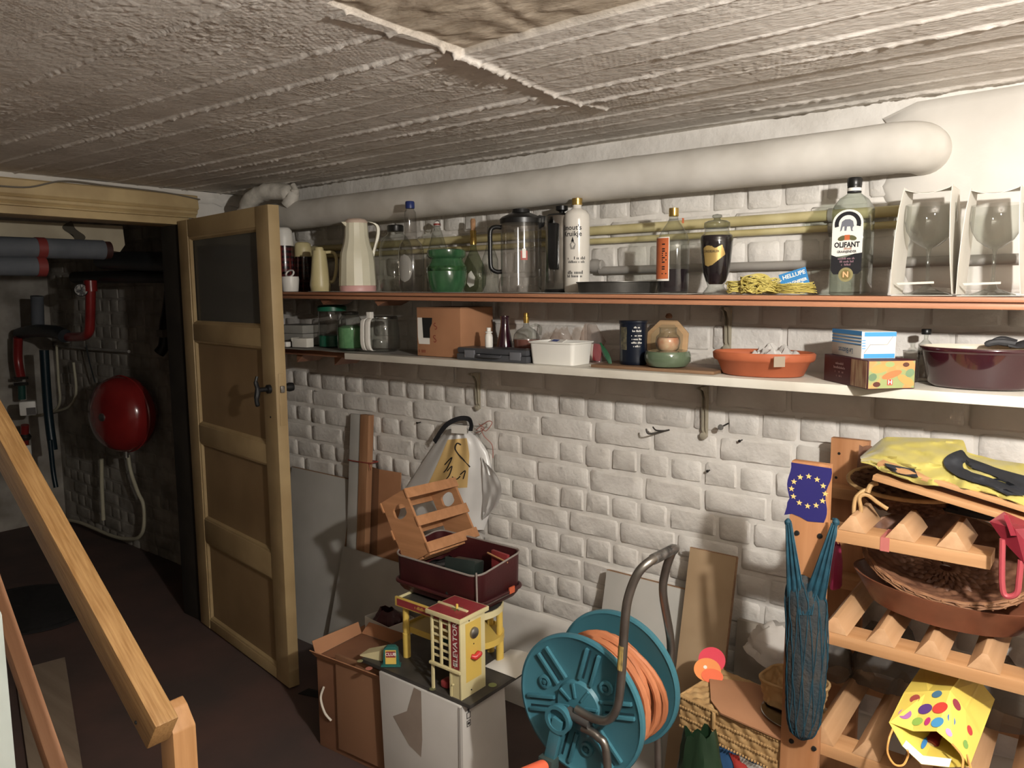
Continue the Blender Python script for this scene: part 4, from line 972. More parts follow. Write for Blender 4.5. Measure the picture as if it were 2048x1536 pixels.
text_on('S', T(W*.44, -.001, hb*.62) @ RX(PI/2) @ RZ(.4), RED, t, size=.035); text_on('S', T(W*.42, -.001, hb*.36) @ RX(PI/2) @ RZ(.2), RED, t, size=.038); text_on('~5.t', T(W*.12, -.001, hb*.1) @ RX(PI/2), RED, t, size=.026)
# --- flat dark grey case
x0 = at(913, 724, y=1.94).x; x1 = at(1053, 730, y=1.94).x
DGP = pm('dark_grey_plastic', '#4b4c50', '#414246', scale=12, rough=.4)
t = thing('tool_case', 'flat dark grey plastic tool case with two front catches', 'case', (x0, 1.94, ZLO+.001))
W = x1-x0
MB().box((0, 0, 0), (W, .085, .022)).build('case_bottom', DGP, t, bevel=.005); MB().box((.002, .002, .0225), (W-.002, .085, .042)).build('case_lid', DGP, t, bevel=.006)
for u in (.2, .85): MB().box((W*u-.022, -.003, .008), (W*u+.022, .006, .034)).build('catch', pm('grey_catch', '#6a6b70', rough=.35), t, bevel=.002)
MB().tube(smoothpath([(W*.35, 0, .02), (W*.36, -.012, .016), (W*.64, -.012, .016), (W*.65, 0, .02)], 4), .004, 8).build('carry_handle', DGP, t)
zc = ZLO+.0435
# --- small white bottle on the case
t, pr, s = bottle('dropper_bottle', 'small white bottle standing on the dark grey case', 'bottle', 978, 1.985, [(5, 672), (7, 675), (8, 680), (8, 700)], zc, WHP, seg=20)
lz(t, [(5*s, pr[-1][1]), (7.5*s, pr[-1][1]+1*s), (7.5*s, pr[-1][1]+3*s), (4.5*s, pr[-1][1]+4*s), (4.5*s, pr[-1][1]+11*s), (0, pr[-1][1]+11*s)], 18, WHP, 'cap')
# --- burgundy carafe shaped bottle
BG = pm('burgundy_glass', '#2a0c1a', '#35101f', scale=5, rough=.12, coat=.5, spec=.6)
t, pr, s = bottle('carafe_bottle', 'slim necked burgundy bottle with a cream label', 'bottle', 1010, 2.085, [(8.5, 622), (8, 632), (8.5, 642), (12, 660), (16, 678), (17.5, 692), (16, 706)], ZLO, BG)
f = facing(t); wrap_patch(17.9*s, f-.95, f+.85, 12*s, 22*s).build('label', pm('cream_label', '#cbb99b', rough=.6), t)
MB().lathe([(8.7*s, pr[-1][1]), (9*s, pr[-1][1]-3*s), (8.3*s, pr[-1][1]-6*s)], 20, cap0=False).build('lip', BG, t)
# --- squat bottle of pinkish liquor with an ear
t, pr, s = bottle('squat_bottle', 'squat round bottle of pink liquor with a cork and ear handle', 'bottle', 1053, 2.09, [(5, 627), (5.5, 633), (7, 640), (18, 646), (25, 655), (27, 666), (27, 690), (26, 704)], ZLO, CLEAR)
lz(t, [(22*s, 3*s), (25.5*s, 5*s), (26*s, 40*s)], 28, pm('pink_liquor', '#7d4638', '#6e3a30', scale=4, rough=.15), 'liquor')
lz(t, [(5.5*s, 72*s), (6*s, 78*s), (6*s, 84*s), (4.8*s, 84.5*s), (4.8*s, 92*s), (0, 92*s)], 16, GOLD, 'stopper')
f = facing(t)+1.4
MB().tube(smoothpath([rd(f, 8, 64, 0), rd(f, 20, 68, 0), rd(f, 29, 62, 0), rd(f, 28, 48, 0)], 5), 2.4*s, 8).build('ear_handle', CLEAR, t)
# --- white tub
tb0 = at(1052, 728, z=ZLO); 
x0 = at(1058, 733, y=1.945).x; x1 = at(1146, 738, y=1.945).x
t = thing('plastic_tub', 'white rectangular plastic tub with a rim on the lower shelf', 'tub', ((x0+x1)/2, 1.945, ZLO+.001), R(1))
W = x1-x0; s = mpp(t.location); hh = 46*s; Dp = .058
def taper(w0, w1, d0, d1, z0, z1, r=.01): return sqloft([(w0, d0, r, z0), (w1, d1, r, z1)], 5)
Mt_ = T(0, Dp, 0)
TUBW = pm('tub_white', '#dedbd2', rough=.45, spec=.5)
mb = MB(); base = sqloft([(W/2-.006, Dp-.006, .012, 0), (W/2, Dp, .014, hh-.006), (W/2+.005, Dp+.005, .016, hh-.005), (W/2+.006, Dp+.006, .016, hh), (W/2-.002, Dp-.002, .013, hh), (W/2-.008, Dp-.008, .012, .004)], 5)
MB().add(base.v, base.f, Mt_).build('tub_body', TUBW, t, smooth=40)
tg = thing('price_tag', 'small white tag with blue print lying across the white tub', 'tag', (t.location.x+.01, 1.968, ZLO+hh+.003), R(-12))
MB().box((-.032, -.011, 0), (.032, .011, .0015), RX(R(20))).build('tag_card', LBL, tg); MB().box((-.022, -.007, .0016), (.006, .007, .002), RX(R(20))).build('print', pm('blue_print', '#4a5a9a', rough=.6), tg)
# --- crumpled clear bags with red packets
FILM = milky('clear_film', '#f0e9e4', .07, .1)
REDP = pm('red_packet', '#a02430', '#8a1c28', scale=10, rough=.35)
def crumple(name, w, d, h, seed, mat, parent, n=22, m=14, amp=.25, M=None):
    def fn(u, v):
        a = 2*PI*u; k = (1-.55*max(0, v-.55)/.45) if v > .55 else 1
        r = 1+amp*pn(math.cos(a)*2.2, math.sin(a)*2.2, v*4, seed)+amp*.6*pn(math.cos(a)*6, math.sin(a)*6, v*9, seed+3)
        return (w*k*r*math.cos(a), d*k*r*math.sin(a), h*v*(1+.15*pn(math.cos(a)*2, v*2, 1, seed)))
    return MB().sheet(fn, n, m, M, cu=True).build(name, mat, parent, smooth=25)
for px, lab, sd, hp_ in ((1122, 'crumpled clear bag of red packets behind the white tub', 3, 62), (1182, 'crumpled clear bag of red and white packets beside the white tub', 8, 72)):
    P = at(px, 724, y=2.125); s = mpp(P)
    t = thing('clear_bag', lab, 'bag', (P.x, 2.125, ZLO+.001), group=None)
    crumple('film', 27*s, .035, hp_*s, sd, FILM, t)
    for k in range(3): MB().box((-10*s, -.01, 0), (8*s, .01, 34*s), T((k-1)*13*s, .005*k-.008, .002) @ RZ(.3*k-.3) @ RY(.15*(k-1))).build('packet', REDP if k != 1 else LBL, t, bevel=.002)
# --- dark green leaf shaped card
P = at(1226, 722, y=2.03); s = mpp(P)
t = thing('plastic_leaf', 'dark green pointed plastic leaf leaning by the blue tin', 'leaf', (P.x, 2.0, ZLO+.001))
MB().sheet(lambda u, v: ((6-30*v)*s+(2*u-1)*8*s*math.sin(PI*min(.98, v*.95+.05)), .012*v+.006*abs(2*u-1), 46*s*v), 4, 8).build('blade', pm('dark_green', '#0f4a2a', rough=.4), t, solid=.001)
MB().tube([(6*s, 0, 0), (-9*s, .005, 22*s), (-24*s, .013, 45*s)], .0014, 6).build('midrib', _M['dark_green'], t)
# --- dark blue tin with white text
NAVY = pm('navy_tin', '#0a1526', '#081120', scale=6, rough=.3, spec=.5)
t, pr, s = bottle('biscuit_tin', 'dark blue tin printed with white lines of text', 'tin', 1266, 2.02, [(29, 641), (29.5, 644), (28.5, 648), (28.5, 720), (28, 728)], ZLO+.0105, NAVY, sy=.8)
lz(t, [(29.6*s, pr[-1][1]-6*s), (30.2*s, pr[-1][1]-5*s), (30.2*s, pr[-1][1]), (0, pr[-1][1]+1*s)], 30, NAVY, 'lid', sy=.8)
f = facing(t)
for z_, st in ((74, '~8.j'), (67, '~12.k'), (58, '~14.l'), (51, '~13.m'), (44, '~14.n'), (37, '~11.o')):
    vs, fs = text_geo(st, 6*s, .0001); MB().add([(29*s*math.cos(f+.18+v[0]/(29*s)), 29*.81*s*math.sin(f+.18+v[0]/(29*s)), z_*s+v[1]) for v in vs], fs).build('lettering', LBL, t)
MB().sheet(lambda u, v: (29*s*math.cos(f-1.15+.6*u), 29*.81*s*math.sin(f-1.15+.6*u), s*(30+45*v)), 6, 1).build('picture', pm('tin_picture', '#3a3a34', '#6a6248', scale=90, rough=.4), t)
# --- thin plank under the tin and the candle lamp
b = at(1190, 736, z=ZLO); e_ = at(1420, 752, z=ZLO)
tag(MB().box((at(1180, 735, y=1.95).x, 1.955, ZLO+.0005), (at(1425, 752, y=1.95).x, 2.15, ZLO+.0095)).build('plank', wood('thin_plank_wood', '#8a6848', '#6f5238', 'x'), bevel=.001), 'thin brown plank lying under the blue tin and the candle bowl', 'plank')
# --- octagonal wooden plate standing at the wall
P = at(1335, 734, y=2.12); s = mpp(P)
t = thing('octagonal_plate', 'octagonal pale wooden plate standing upright behind the glass candle bowl', 'plate', (P.x, 2.11, ZLO+.0105))
oc = [(47*s*math.cos(a)*1.02, 46*s*math.sin(a)+42.6*s) for a in [PI/8+PI/4*k for k in range(8)]]
MB().prism(oc, .008, RX(PI/2+R(-9))).build('board', wood('pale_plate_wood', '#caa372', '#b78e5c', 'x', bump=.05), t, bevel=.002)
oc2 = [(x*.78, (y-42.6*s)*.78+42.6*s) for x, y in oc]
MB().prism(oc2, .0012, T(0, 0, 0) @ RX(PI/2+R(-9)), z0=.0082).build('sunk_panel', pm('plate_panel', '#a98c62', rough=.6), t)
MB().lathe([(.008, 0), (.011, .006), (.007, .014), (0, .016)], 12, T(0, .014, 88*s)).build('hanger', CBRDD, t)
# --- green glass bowl with candle globe
t, pr, s = bottle('candle_bowl', 'thick green glass candle bowl with a clear globe and candle', 'candle holder', 1335, 2.01, [(20, 705), (34, 702), (43, 704), (46, 712), (45, 724), (38, 733), (30, 735)], ZLO+.0105, pm('green_bowl_glass', '#5f6f55', '#55654c', scale=4, rough=.1, coat=.6), seg=40)
lz(t, [(14*s, 28*s), (22*s, 36*s), (25*s, 48*s), (23*s, 60*s), (17*s, 66*s), (17*s, 76*s), (19*s, 78*s)], 30, CLEAR, 'globe', cap=False)
cn = lz(t, [(13*s, 29*s), (20*s, 37*s), (22.5*s, 50*s), (20*s, 58*s), (0, 58*s)], 24, pm('candle_wax', '#d6b48c', '#c87a4e', scale=30, rough=.5), 'candle', cap=False)
MB().tube([(0, 0, 58*s), (.001, 0, 62*s)], .0008, 5).build('wick', BLKP, cn)
# --- terracotta oval dish with crumpled film
TERRA = pm('terracotta', '#bf6234', '#ad5529', scale=8, rough=.6, bump=.1, bscale=40)
P = at(1522, 745, y=2.02); s = mpp(P)
t = thing('terracotta_dish', 'oval orange terracotta dish with a thick rim on the lower shelf', 'dish', (P.x, 2.03, ZLO+.001))
MB().lathe([(74*s, 0), (80*s, 2*s), (92*s, 28*s), (98*s, 30*s), (101*s, 34*s), (102*s, 44*s), (98*s, 47*s), (92*s, 45*s), (88*s, 36*s), (74*s, 6*s), (0, 5*s)], 56, sy=.68, cap1=False).build('dish_body', TERRA, t, smooth=50)
P2 = at(1545, 700, y=2.03)
t2 = thing('crumpled_film', 'crumpled white plastic film lying in the terracotta dish', 'film', (P2.x+.01, 2.03, ZLO+.012))
def fn(u, v):
    x = (u-.5)*.13; y = (v-.5)*.07; e2 = max(0, 1-(2*u-1)**2)*max(0, 1-(2*v-1)**2)
    return (x, y, .03+.03*e2**.5+.022*pn(u*5, v*4, 1, 3)*(.4+e2)+.012*pn(u*13, v*11, 1, 5))
MB().sheet(fn, 30, 18).build('film', milky('white_film', '#dcd8d2', .62, .25), t2, smooth=25)
# tape on the dish rim
MB().box((88*s, -.03, 24*s), (89.5*s, .0, 44*s), RZ(-.75)).build('tape', milky('old_tape', '#c8b8a0', .5, .4), t)
# --- burgundy box with pumpkin end
b, wl, th = corner_frame((1734, 780), (1829, 778), ZLO)
la = along(b, th, (1607, 748), ZLO); hb = at(1734, 722, y=b.y).z-ZLO
t = thing('gift_box', 'long burgundy carton with a pumpkin picture on its end', 'carton', (b.x, b.y, ZLO+.001), th)
la = min(la, .2)
MB().box((0, 0, 0), (wl, la, hb)).build('carton_body', BURG, t, bevel=.0015)
# printed end
PUMP = pm('pumpkin_print', '#c98a45', '#8f9a5c', scale=26, rough=.45, detail=2, lo=.42, hi=.5)
e1 = MB().box((.002, -.0008, .002), (wl-.002, 0, hb-.002)).build('printed_end', PUMP, t, smooth=0)
def blob(cx, cz, rx, rz, a0, n=12, d=.0012): return MB().add([(cx+rx*math.cos(a)*math.cos(a0)-rz*math.sin(a)*math.sin(a0), -d, cz+rx*math.cos(a)*math.sin(a0)+rz*math.sin(a)*math.cos(a0)) for a in np.linspace(0, 2*PI, n, endpoint=False)], [tuple(range(n))])
for cx, cz, rx, rz, a0, m_ in ((.25, .72, .2, .15, .2, '#d98f3e'), (.8, .3, .2, .14, -.5, '#d98f3e'), (.5, .5, .22, .12, .3, '#cf6f35'), (.1, .42, .09, .13, .4, '#5f7a58'), (.88, .55, .10, .14, .6, '#6d8a62'), (.45, .86, .1, .1, 0, '#8fa05c'), (.79, .84, .07, .08, 0, '#5a3526'), (.19, .17, .08, .09, 0, '#5a2c24')):
    blob(wl*cx, hb*cz, wl*rx, hb*rz, a0, d=.0012+.0001*cx).build('fruit_print', pm('print_'+m_[1:], m_, rough=.45), e1)
MB().box((wl*.41, -.0018, hb*.14), (wl*.52, -.0015, hb*.34)).build('emblem', pm('emblem_bright_red', '#c8382c', rough=.5), e1); text_on('H', T(wl*.465, -.0022, hb*.24) @ RX(PI/2), LBL, t, size=hb*.22, bold=.0003)
# long side: picture end and lines of text (the side faces -x in the box's frame)
MB().box((-.0008, .004, .002), (0, la*.36, hb-.002)).build('side_picture', pm('side_print', '#a58862', '#7d4f38', scale=30, rough=.5, stretch=(1, 3, .6)), t, smooth=0)
for k, st in enumerate(('~14.p', '~20.q', '~16.r', '~9.s')): text_on(st, T(-.001, la*.62, hb*(.72-.15*k)) @ RZ(-PI/2) @ RX(PI/2), pm('faded_text', '#9a7a74', rough=.6), t, size=.010)
# --- blue and white striped carton on top of it
b2, wl2, th2 = corner_frame((1722, 717), (1800, 719), ZLO+hb+.002); th2 = th+R(-3)
hb2 = at(1722, 665, y=b2.y).z-(ZLO+hb); la2 = .15
t2 = thing('striped_carton', 'white carton with bright blue stripes stacked on the burgundy carton', 'carton', (b2.x, b2.y, ZLO+hb+.0015), th2)
MB().box((0, 0, 0), (wl2, la2, hb2)).build('carton_body', CARD, t2, bevel=.001)
BR = pm('bright_blue', '#2a8fd6', rough=.5)
MB().box((.006, -.0008, hb2-.011), (wl2, 0, hb2-.001)).build('stripe', BR, t2); MB().box((.006, -.0008, .001), (wl2-.002, 0, .011)).build('stripe', BR, t2)
ln = pm('pale_grey_line', '#8f8b84', rough=.6)
for pts in (((.25, .52), (.75, .52)), ((.08, .2), (.25, .52)), ((.92, .85), (.75, .52))):
    (a, c), (d_, e_) = pts; MB().tube([(wl2*a, -.0004, hb2*c), (wl2*d_, -.0004, hb2*e_)], .0006, 5).build('fold_line', ln, t2)
for k in range(4):
    MB().box((-.0008, 0, hb2*(.86-.12*k)), (0, la2, hb2*(.86-.12*k)+(.010 if k == 0 else .0025))).build('stripe', BR, t2)
    MB().box((.001, -.0008, hb2*(.66-.1*k)), (.009, 0, hb2*(.66-.1*k)+.002)).build('stripe', BR, t2)
text_on('Le Bistrot', T(-.001, la2*.5, hb2*.24) @ RZ(-PI/2) @ RX(PI/2) @ RZ(PI), pm('slate_ink', '#4f6b84', rough=.6), t2, size=.018, bold=.0003)
# --- clear plastic cup and miniature bottle
t, pr, s = bottle('plastic_cup', 'clear plastic cup between the cartons and the burgundy casserole', 'cup', 1822, 2.07, [(17, 690), (14, 720), (12, 752)], ZLO+.001, CLEARP, seg=24)
MB().lathe([(17*s, pr[-1][1]), (18*s, pr[-1][1]+.5*s), (17*s, pr[-1][1]+1.5*s)], 24, cap0=False).build('rim', CLEARP, t)
t, pr, s = bottle('miniature_bottle', 'miniature clear spirit bottle with a black cap reading MARTINI', 'bottle', 1848, 2.1, [(4, 657), (3.6, 668), (7, 672), (12.5, 678), (14, 686), (14, 740), (13, 752)], ZLO+.001, CLEAR, seg=24)
zt = pr[-1][1]; lz(t, [(8.5*s, zt-1*s), (9*s, zt), (9*s, zt+9*s), (8*s, zt+10*s), (0, zt+10*s)], 20, BLKP, 'cap')
f = facing(t); wrap_patch(14.3*s, f-1.1, f+.9, 44*s, 76*s).build('label', milky('clear_label', '#cfcbc2', .6, .5), t); text_on('MARTINI', None, INK, t, size=7*s, wrap=(14.6*s, f-.1, 56*s), bold=.0002)
# --- burgundy casserole
CASS = pm('burgundy_enamel', '#40131b', '#34101a', scale=3, rough=.12, spec=.6, coat=.7)
CASSI = pm('cream_enamel', '#dccfb8', rough=.25, coat=.4)
P = at(1955, 770, y=2.03); s = mpp(P)
t = thing('casserole_dish', 'deep oval burgundy enamel casserole with a cream inside', 'casserole', (P.x-.0, 2.045, ZLO+.001))
MB().lathe([(70*s, 0), (86*s, 1.5*s), (92*s, 8*s), (105*s, 70*s), (107*s, 72*s), (110*s, 74*s), (111*s, 79*s), (109*s, 81*s)], 56, sy=.74, cap1=False).build('dish_body', CASS, t, smooth=50)
MB().lathe([(109*s, 81*s), (105*s, 81.5*s), (102*s, 76*s), (90*s, 10*s), (0, 8*s)], 56, sy=.74, cap0=False).build('lining', CASSI, t, smooth=50)
P2 = at(2090, 690, y=2.08)
t2 = thing('rubber_glove', 'dark grey rubber glove lying over the casserole rim', 'glove', (P2.x-.015, 2.07, ZLO+82*s))
mb = MB(); mb.sheet(lambda u, v: ((u-.5)*.10, (v-.5)*.07, .004+.016*max(0, 1-(2*u-1)**2)*max(0, 1-(2*v-1)**2)+.006*pn(u*5, v*5, 1, 4)), 12, 8)
mb.build('palm', pm('dark_rubber', '#3a3a3c', rough=.6), t2, solid=.004)
for k in range(4): MB().tube(smoothpath([(-.04, -.02+.014*k, .008), (-.07, -.03+.016*k, .012+.004*(k % 2)), (-.095+.01*(k % 2), -.036+.018*k, .006)], 4), [.008]*4+[.007]*4+[.004], 8).build('finger', _M['dark_rubber'], t2)
# ================================================================ things leaning on the wall and standing on the floor
WBOARD = pm('white_board', '#b8b5ad', '#aaa79f', scale=4, rough=.5, spec=.4)
CHIP = pm('chipboard_edge', '#9c7550', '#876242', scale=60, rough=.8)
PINE = wood('pine', '#b9804e', '#a66c3b', 'z', rough=.5)
PINEX = wood('pine_along', '#c08f5c', '#ad7b48', 'x', rough=.5)
PINEY = wood('pine_across', '#bd9266', '#a97e52', 'y', rough=.5)
def leaning(name, label, cat, x0, x1, ztop, ytop, ybot, th, mat, edge=None, zbot=0, skew=0):
    """flat board resting on the floor and leaning on the wall"""
    t = thing(name, label, cat, ((x0+x1)/2, ybot, zbot))
    L = math.hypot(ztop-zbot, ytop-ybot); a = math.atan2(ytop-ybot, ztop-zbot)
    M = RX(-a)
    w = (x1-x0)/2
    MB().box((-w, 0, 0), (w, th, L), M).build('face_board', mat, t, bevel=.0008)
    if edge:
        MB().box((-w, -.0004, L), (w, th+.0004, L+.002), M).build('edge_band', edge, t)
        MB().box((w, -.0004, 0), (w+.002, th+.0004, L), M).build('edge_band', edge, t)
    return t
leaning('board', 'broad grey white board leaning behind the open door', 'board', -3.06, -2.62, at(640, 947, y=2.16).z, 2.165, 2.02, .016, WBOARD, CHIP)
leaning('board', 'low wide white board leaning under the brown cardboard sheet', 'board', -2.60, -2.18, at(740, 1108, y=2.09).z, 2.085, 1.96, .016, WBOARD)
P = at(702, 830, y=2.13)
tp = leaning('shelf_plank', 'tall narrow white plank with an orange edge tied with red string', 'plank', at(692, 830, y=2.13).x, at(714, 830, y=2.13).x, P.z, 2.155, 2.07, .018, WBOARD)
tp2 = leaning('timber_batten', 'rough orange timber batten tied beside the tall white plank', 'batten', at(713.5, 830, y=2.13).x, at(730, 830, y=2.13).x, P.z+.004, 2.15, 2.065, .03, wood('orange_timber', '#a87a52', '#91633e', 'z'))
zs = at(705, 927, y=2.1).z; yy = 2.07+(2.155-2.07)*zs/P.z
xa, xb = at(690, 927, y=2.1).x-.012, at(728, 927, y=2.1).x-.008
st = MB().tube(smoothpath([(xa, yy-.004, zs), (xb, yy-.004, zs+.004), (xb+.004, yy+.02, zs+.004), (xb, yy+.04, zs+.004), (xa, yy+.03, zs), (xa-.003, yy+.01, zs)], 4, closed=True), .0028, 6, closed=True)
st.tube(smoothpath([(xb, yy-.005, zs), (xb+.012, yy-.012, zs-.008), (xb+.016, yy-.01, zs-.024)], 4), .0018, 6)
tag(st.build('string', pm('red_string', '#8a3326', rough=.8)), 'red string tied round the tall white plank and batten', 'string')
# brown cardboard sheet
t = thing('cardboard_sheet', 'brown cardboard sheet folded down the middle behind the wooden crate', 'cardboard', (at(757, 1100, y=2.12).x, 2.105, 0))
x0, x1 = at(726, 940, y=2.13).x, at(786, 955, y=2.13).x; xm = at(746, 945, y=2.13).x; zt = at(757, 944, y=2.13).z; xo = t.location.x
sl = (2.165-2.105)/zt
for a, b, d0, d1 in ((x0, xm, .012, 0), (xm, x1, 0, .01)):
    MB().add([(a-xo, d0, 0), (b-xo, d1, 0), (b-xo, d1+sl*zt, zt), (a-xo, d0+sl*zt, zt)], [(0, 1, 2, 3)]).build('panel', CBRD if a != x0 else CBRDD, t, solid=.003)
# right hand boards by the hose reel
leaning('board', 'white board with a raw wood top edge behind the hose reel', 'board', at(1207, 1145, y=2.12).x, at(1371, 1180, y=2.12).x, at(1290, 1162, y=2.13).z, 2.14, 1.99, .016, WBOARD, CHIP)
leaning('board', 'narrow beige fibreboard panel leaning between the hose reel and the wine rack', 'board', at(1377, 1100, y=2.12).x, at(1470, 1115, y=2.12).x, at(1424, 1107, y=2.12).z, 2.13, 1.95, .012, pm('fibreboard', '#b0946f', '#a1845f', scale=5, rough=.7), CHIP)
leaning('block_board', 'short grey block leaning low against the wall beside the fibreboard', 'board', at(1474, 1247, y=2.16).x, at(1572, 1262, y=2.16).x, at(1520, 1250, y=2.16).z, 2.16, 2.09, .02, pm('grey_block', '#9a8f80', '#8a7f70', scale=9, rough=.8))
# --- white plastic carrier bag hanging from a nail, with black strap
BAGW = pm('white_bag', '#e0deda', '#d6d4d0', scale=5, rough=.3, spec=.55, sss=.0)
t = thing('carrier_bag', 'white plastic bag with a yellow print hanging from a black strap', 'bag', at(905, 1072, y=2.13))
Lb = [(898, 858), (872, 884), (848, 920), (826, 955), (806, 985), (788, 1020), (772, 1064)]; Rb = [(934, 858), (958, 876), (976, 905), (984, 945), (992, 975), (984, 1010), (968, 1060)]
def edgeat(E, v):
    f = v*(len(E)-1); i = min(int(f), len(E)-2); q = f-i; return (E[i][0]*(1-q)+E[i+1][0]*q, E[i][1]*(1-q)+E[i+1][1]*q)
def bagp(u, v, off=0):
    l = edgeat(Lb, v); r_ = edgeat(Rb, v); px = l[0]*(1-u)+r_[0]*u; py = l[1]*(1-u)+r_[1]*u
    bulge = (.028+.04*v)*math.sin(PI*u)**.7+.006*math.cos((u*4.2+.25*v)*2*PI)*(1-.65*v)*math.sin(PI*u)+.006*pn(u*6, v*5, 0, 4)
    return at(px, py, y=2.182-bulge-off)
MB().sheet(lambda u, v: bagp(u, v), 44, 28).build('bag_film', BAGW, t, world=True, smooth=60)
MB().sheet(lambda u, v: bagp(u, v)*0+Vector((bagp(u, v).x, 2.186, bagp(u, v).z)), 8, 8).build('back_film', BAGW, t, world=True, smooth=60)
def flapfn(u, v):
    a = (968+u*36, 925+v*95+u*18); return at(a[0]-8*v*u, a[1], y=2.16-.035*math.sin(PI*v)-.03*u)
MB().sheet(lambda u, v: at(965+(38*math.sin(PI*v)**.8)*u, 912+118*v+10*u, y=2.15-.045*math.sin(PI*v)*u-.012*pn(u*5, v*5, 0, 9)), 10, 14).build('side_fold', BAGW, t, world=True, smooth=40)
YPR = pm('yellow_print', '#dcb569', rough=.35, spec=.5)
pr_ = MB().sheet(lambda u, v: bagp(.26+.46*u-.03*v, .15+.5*v, .0012), 24, 20).build('yellow_panel', YPR, t, world=True, smooth=60)
def stroke(pts, r=.0018): return MB().tube(smoothpath([bagp(u, v, .003) for u, v in pts], 5), r, 6)
for k, pts in enumerate((((.58, .22), (.50, .20), (.47, .25), (.53, .31), (.62, .37), (.72, .44)), ((.36, .40), (.44, .34), (.41, .43), (.38, .47)), ((.42, .46), (.47, .42), (.46, .50), (.42, .56)), ((.60, .50), (.66, .47), (.64, .55)), ((.50, .52), (.56, .55), (.60, .52)))):
    stroke(pts, .0024 if k == 0 else .002).build('brush_stroke', INK, pr_, world=True)
stp = smoothpath([at(868, 884, y=2.13), at(890, 852, y=2.13), at(915, 838, y=2.14), at(936, 838, y=2.15), at(942, 850, y=2.14), at(940, 862, y=2.13)], 6)
mb = MB(); vs = []; fs = []
for i, p in enumerate(stp):
    tn = (stp[min(i+1, len(stp)-1)]-stp[max(i-1, 0)]).normalized(); nn = Vector((tn.z, 0, -tn.x)).normalized()*.009
    vs += [p+nn, p-nn, p-nn+Vector((0, .004, 0)), p+nn+Vector((0, .004, 0))]
for i in range(len(stp)-1):
    for q in range(4): fs.append((i*4+q, i*4+(q+1) % 4, (i+1)*4+(q+1) % 4, (i+1)*4+q))
mb.add(vs, fs).build('strap', pm('black_webbing', '#1d1d20', rough=.8), t, world=True)
MB().add([at(903, 851, y=2.125), at(933, 851, y=2.13), at(934, 868, y=2.13), at(903, 866, y=2.125)], [(0, 1, 2, 3)]).build('paper_corner', LBL, t, world=True, solid=.001)
pk = smoothpath([at(952, 860, y=2.15), at(975, 843, y=2.15), at(984, 846, y=2.15), at(972, 862, y=2.14), at(962, 856, y=2.14), at(968, 872, y=2.13), at(984, 890, y=2.15), at(986, 916, y=2.16)], 6)
tag(MB().tube(pk, .0017, 6).tube(smoothpath([at(952, 866, y=2.15), at(968, 858, y=2.145), at(958, 848, y=2.15)], 5), .0016, 6).build('string', pm('pink_string', '#a86a5c', rough=.8)), 'thin pink string knotted beside the hanging white bag', 'string')
# --- wooden bottle crate tipped into the suitcase
CRW = wood('crate_wood', '#b98050', '#a56f40', 'x', rough=.5)
U, V_, W_ = Vector((-.046, .997, -.055)).normalized(), Vector((.521, -.023, -.854)).normalized(), Vector((-.853, -.068, -.518)).normalized()
V_ = (V_-U*V_.dot(U)).normalized(); W_ = U.cross(V_); W_ = W_ if W_.x < 0 else -W_
O = Vector((-1.802, 1.701, .931)); LU, LV, LW = .25, .222, .12
t = thing('bottle_crate', 'slatted wooden bottle crate tipped over in the red suitcase', 'crate', O)
Fm = frame(O, U, V_, W_)
def endpanel(u0, hole):
    # outline in V,W with a rounded hand hole, extruded along U
    out = [(0, 0), (LV, 0), (LV, LW), (0, LW)]
    hx, hy = .058, LW*.46
    hl = [(hx+.016*math.cos(a)*1.0+(.008 if math.cos(a) > 0 else -.008), hy+.030*math.sin(a)) for a in np.linspace(0, 2*PI, 20, endpoint=False)]
    bm = bmesh.new(); rings = []
    for k in (0, .009):
        ov = [bm.verts.new(Fm @ Vector((u0+k, a, b))) for a, b in out]; hv = [bm.verts.new(Fm @ Vector((u0+k, a, b))) for a, b in hl]; rings.append((ov, hv))
    for ov, hv in rings:
        ed = []
        for lst in (ov, hv):
            for i in range(len(lst)): ed.append(bm.edges.new((lst[i], lst[(i+1) % len(lst)])))
        bmesh.ops.triangle_fill(bm, use_beauty=True, edges=ed)
    for L_, n in ((0, 4), (1, 20)):
        a, b = rings[0][L_], rings[1][L_]
        for i in range(n): bm.faces.new((a[i], a[(i+1) % n], b[(i+1) % n], b[i]))
    bmesh.ops.recalc_face_normals(bm, faces=bm.faces[:])
    me = bpy.data.meshes.new('end_panel'); inv = t.matrix_basis.inverted()
    for v in bm.verts: v.co = inv @ v.co
    bm.to_mesh(me); bm.free(); me.materials.append(CRW); o = bpy.data.objects.new('end_panel', me); COL.objects.link(o); o.parent = t
endpanel(0, 1); endpanel(LU-.009, 1)
for a, w_ in ((0, .034), (LV*.44, .034), (LV-.034, .034)):
    MB().box((-.004, a, -.007), (LU+.004, a+w_, 0), Fm).build('slat', CRW, t, world=True, bevel=.0015)
    MB().box((-.004, a, LW), (LU+.004, a+w_, LW+.007), Fm).build('slat', CRW, t, world=True, bevel=.0015)
for a in (.012, .05, .088): MB().box((.009, LV, a-.004), (LU-.009, LV+.007, a+.024), Fm).build('slat', CRW, t, world=True, bevel=.0015)
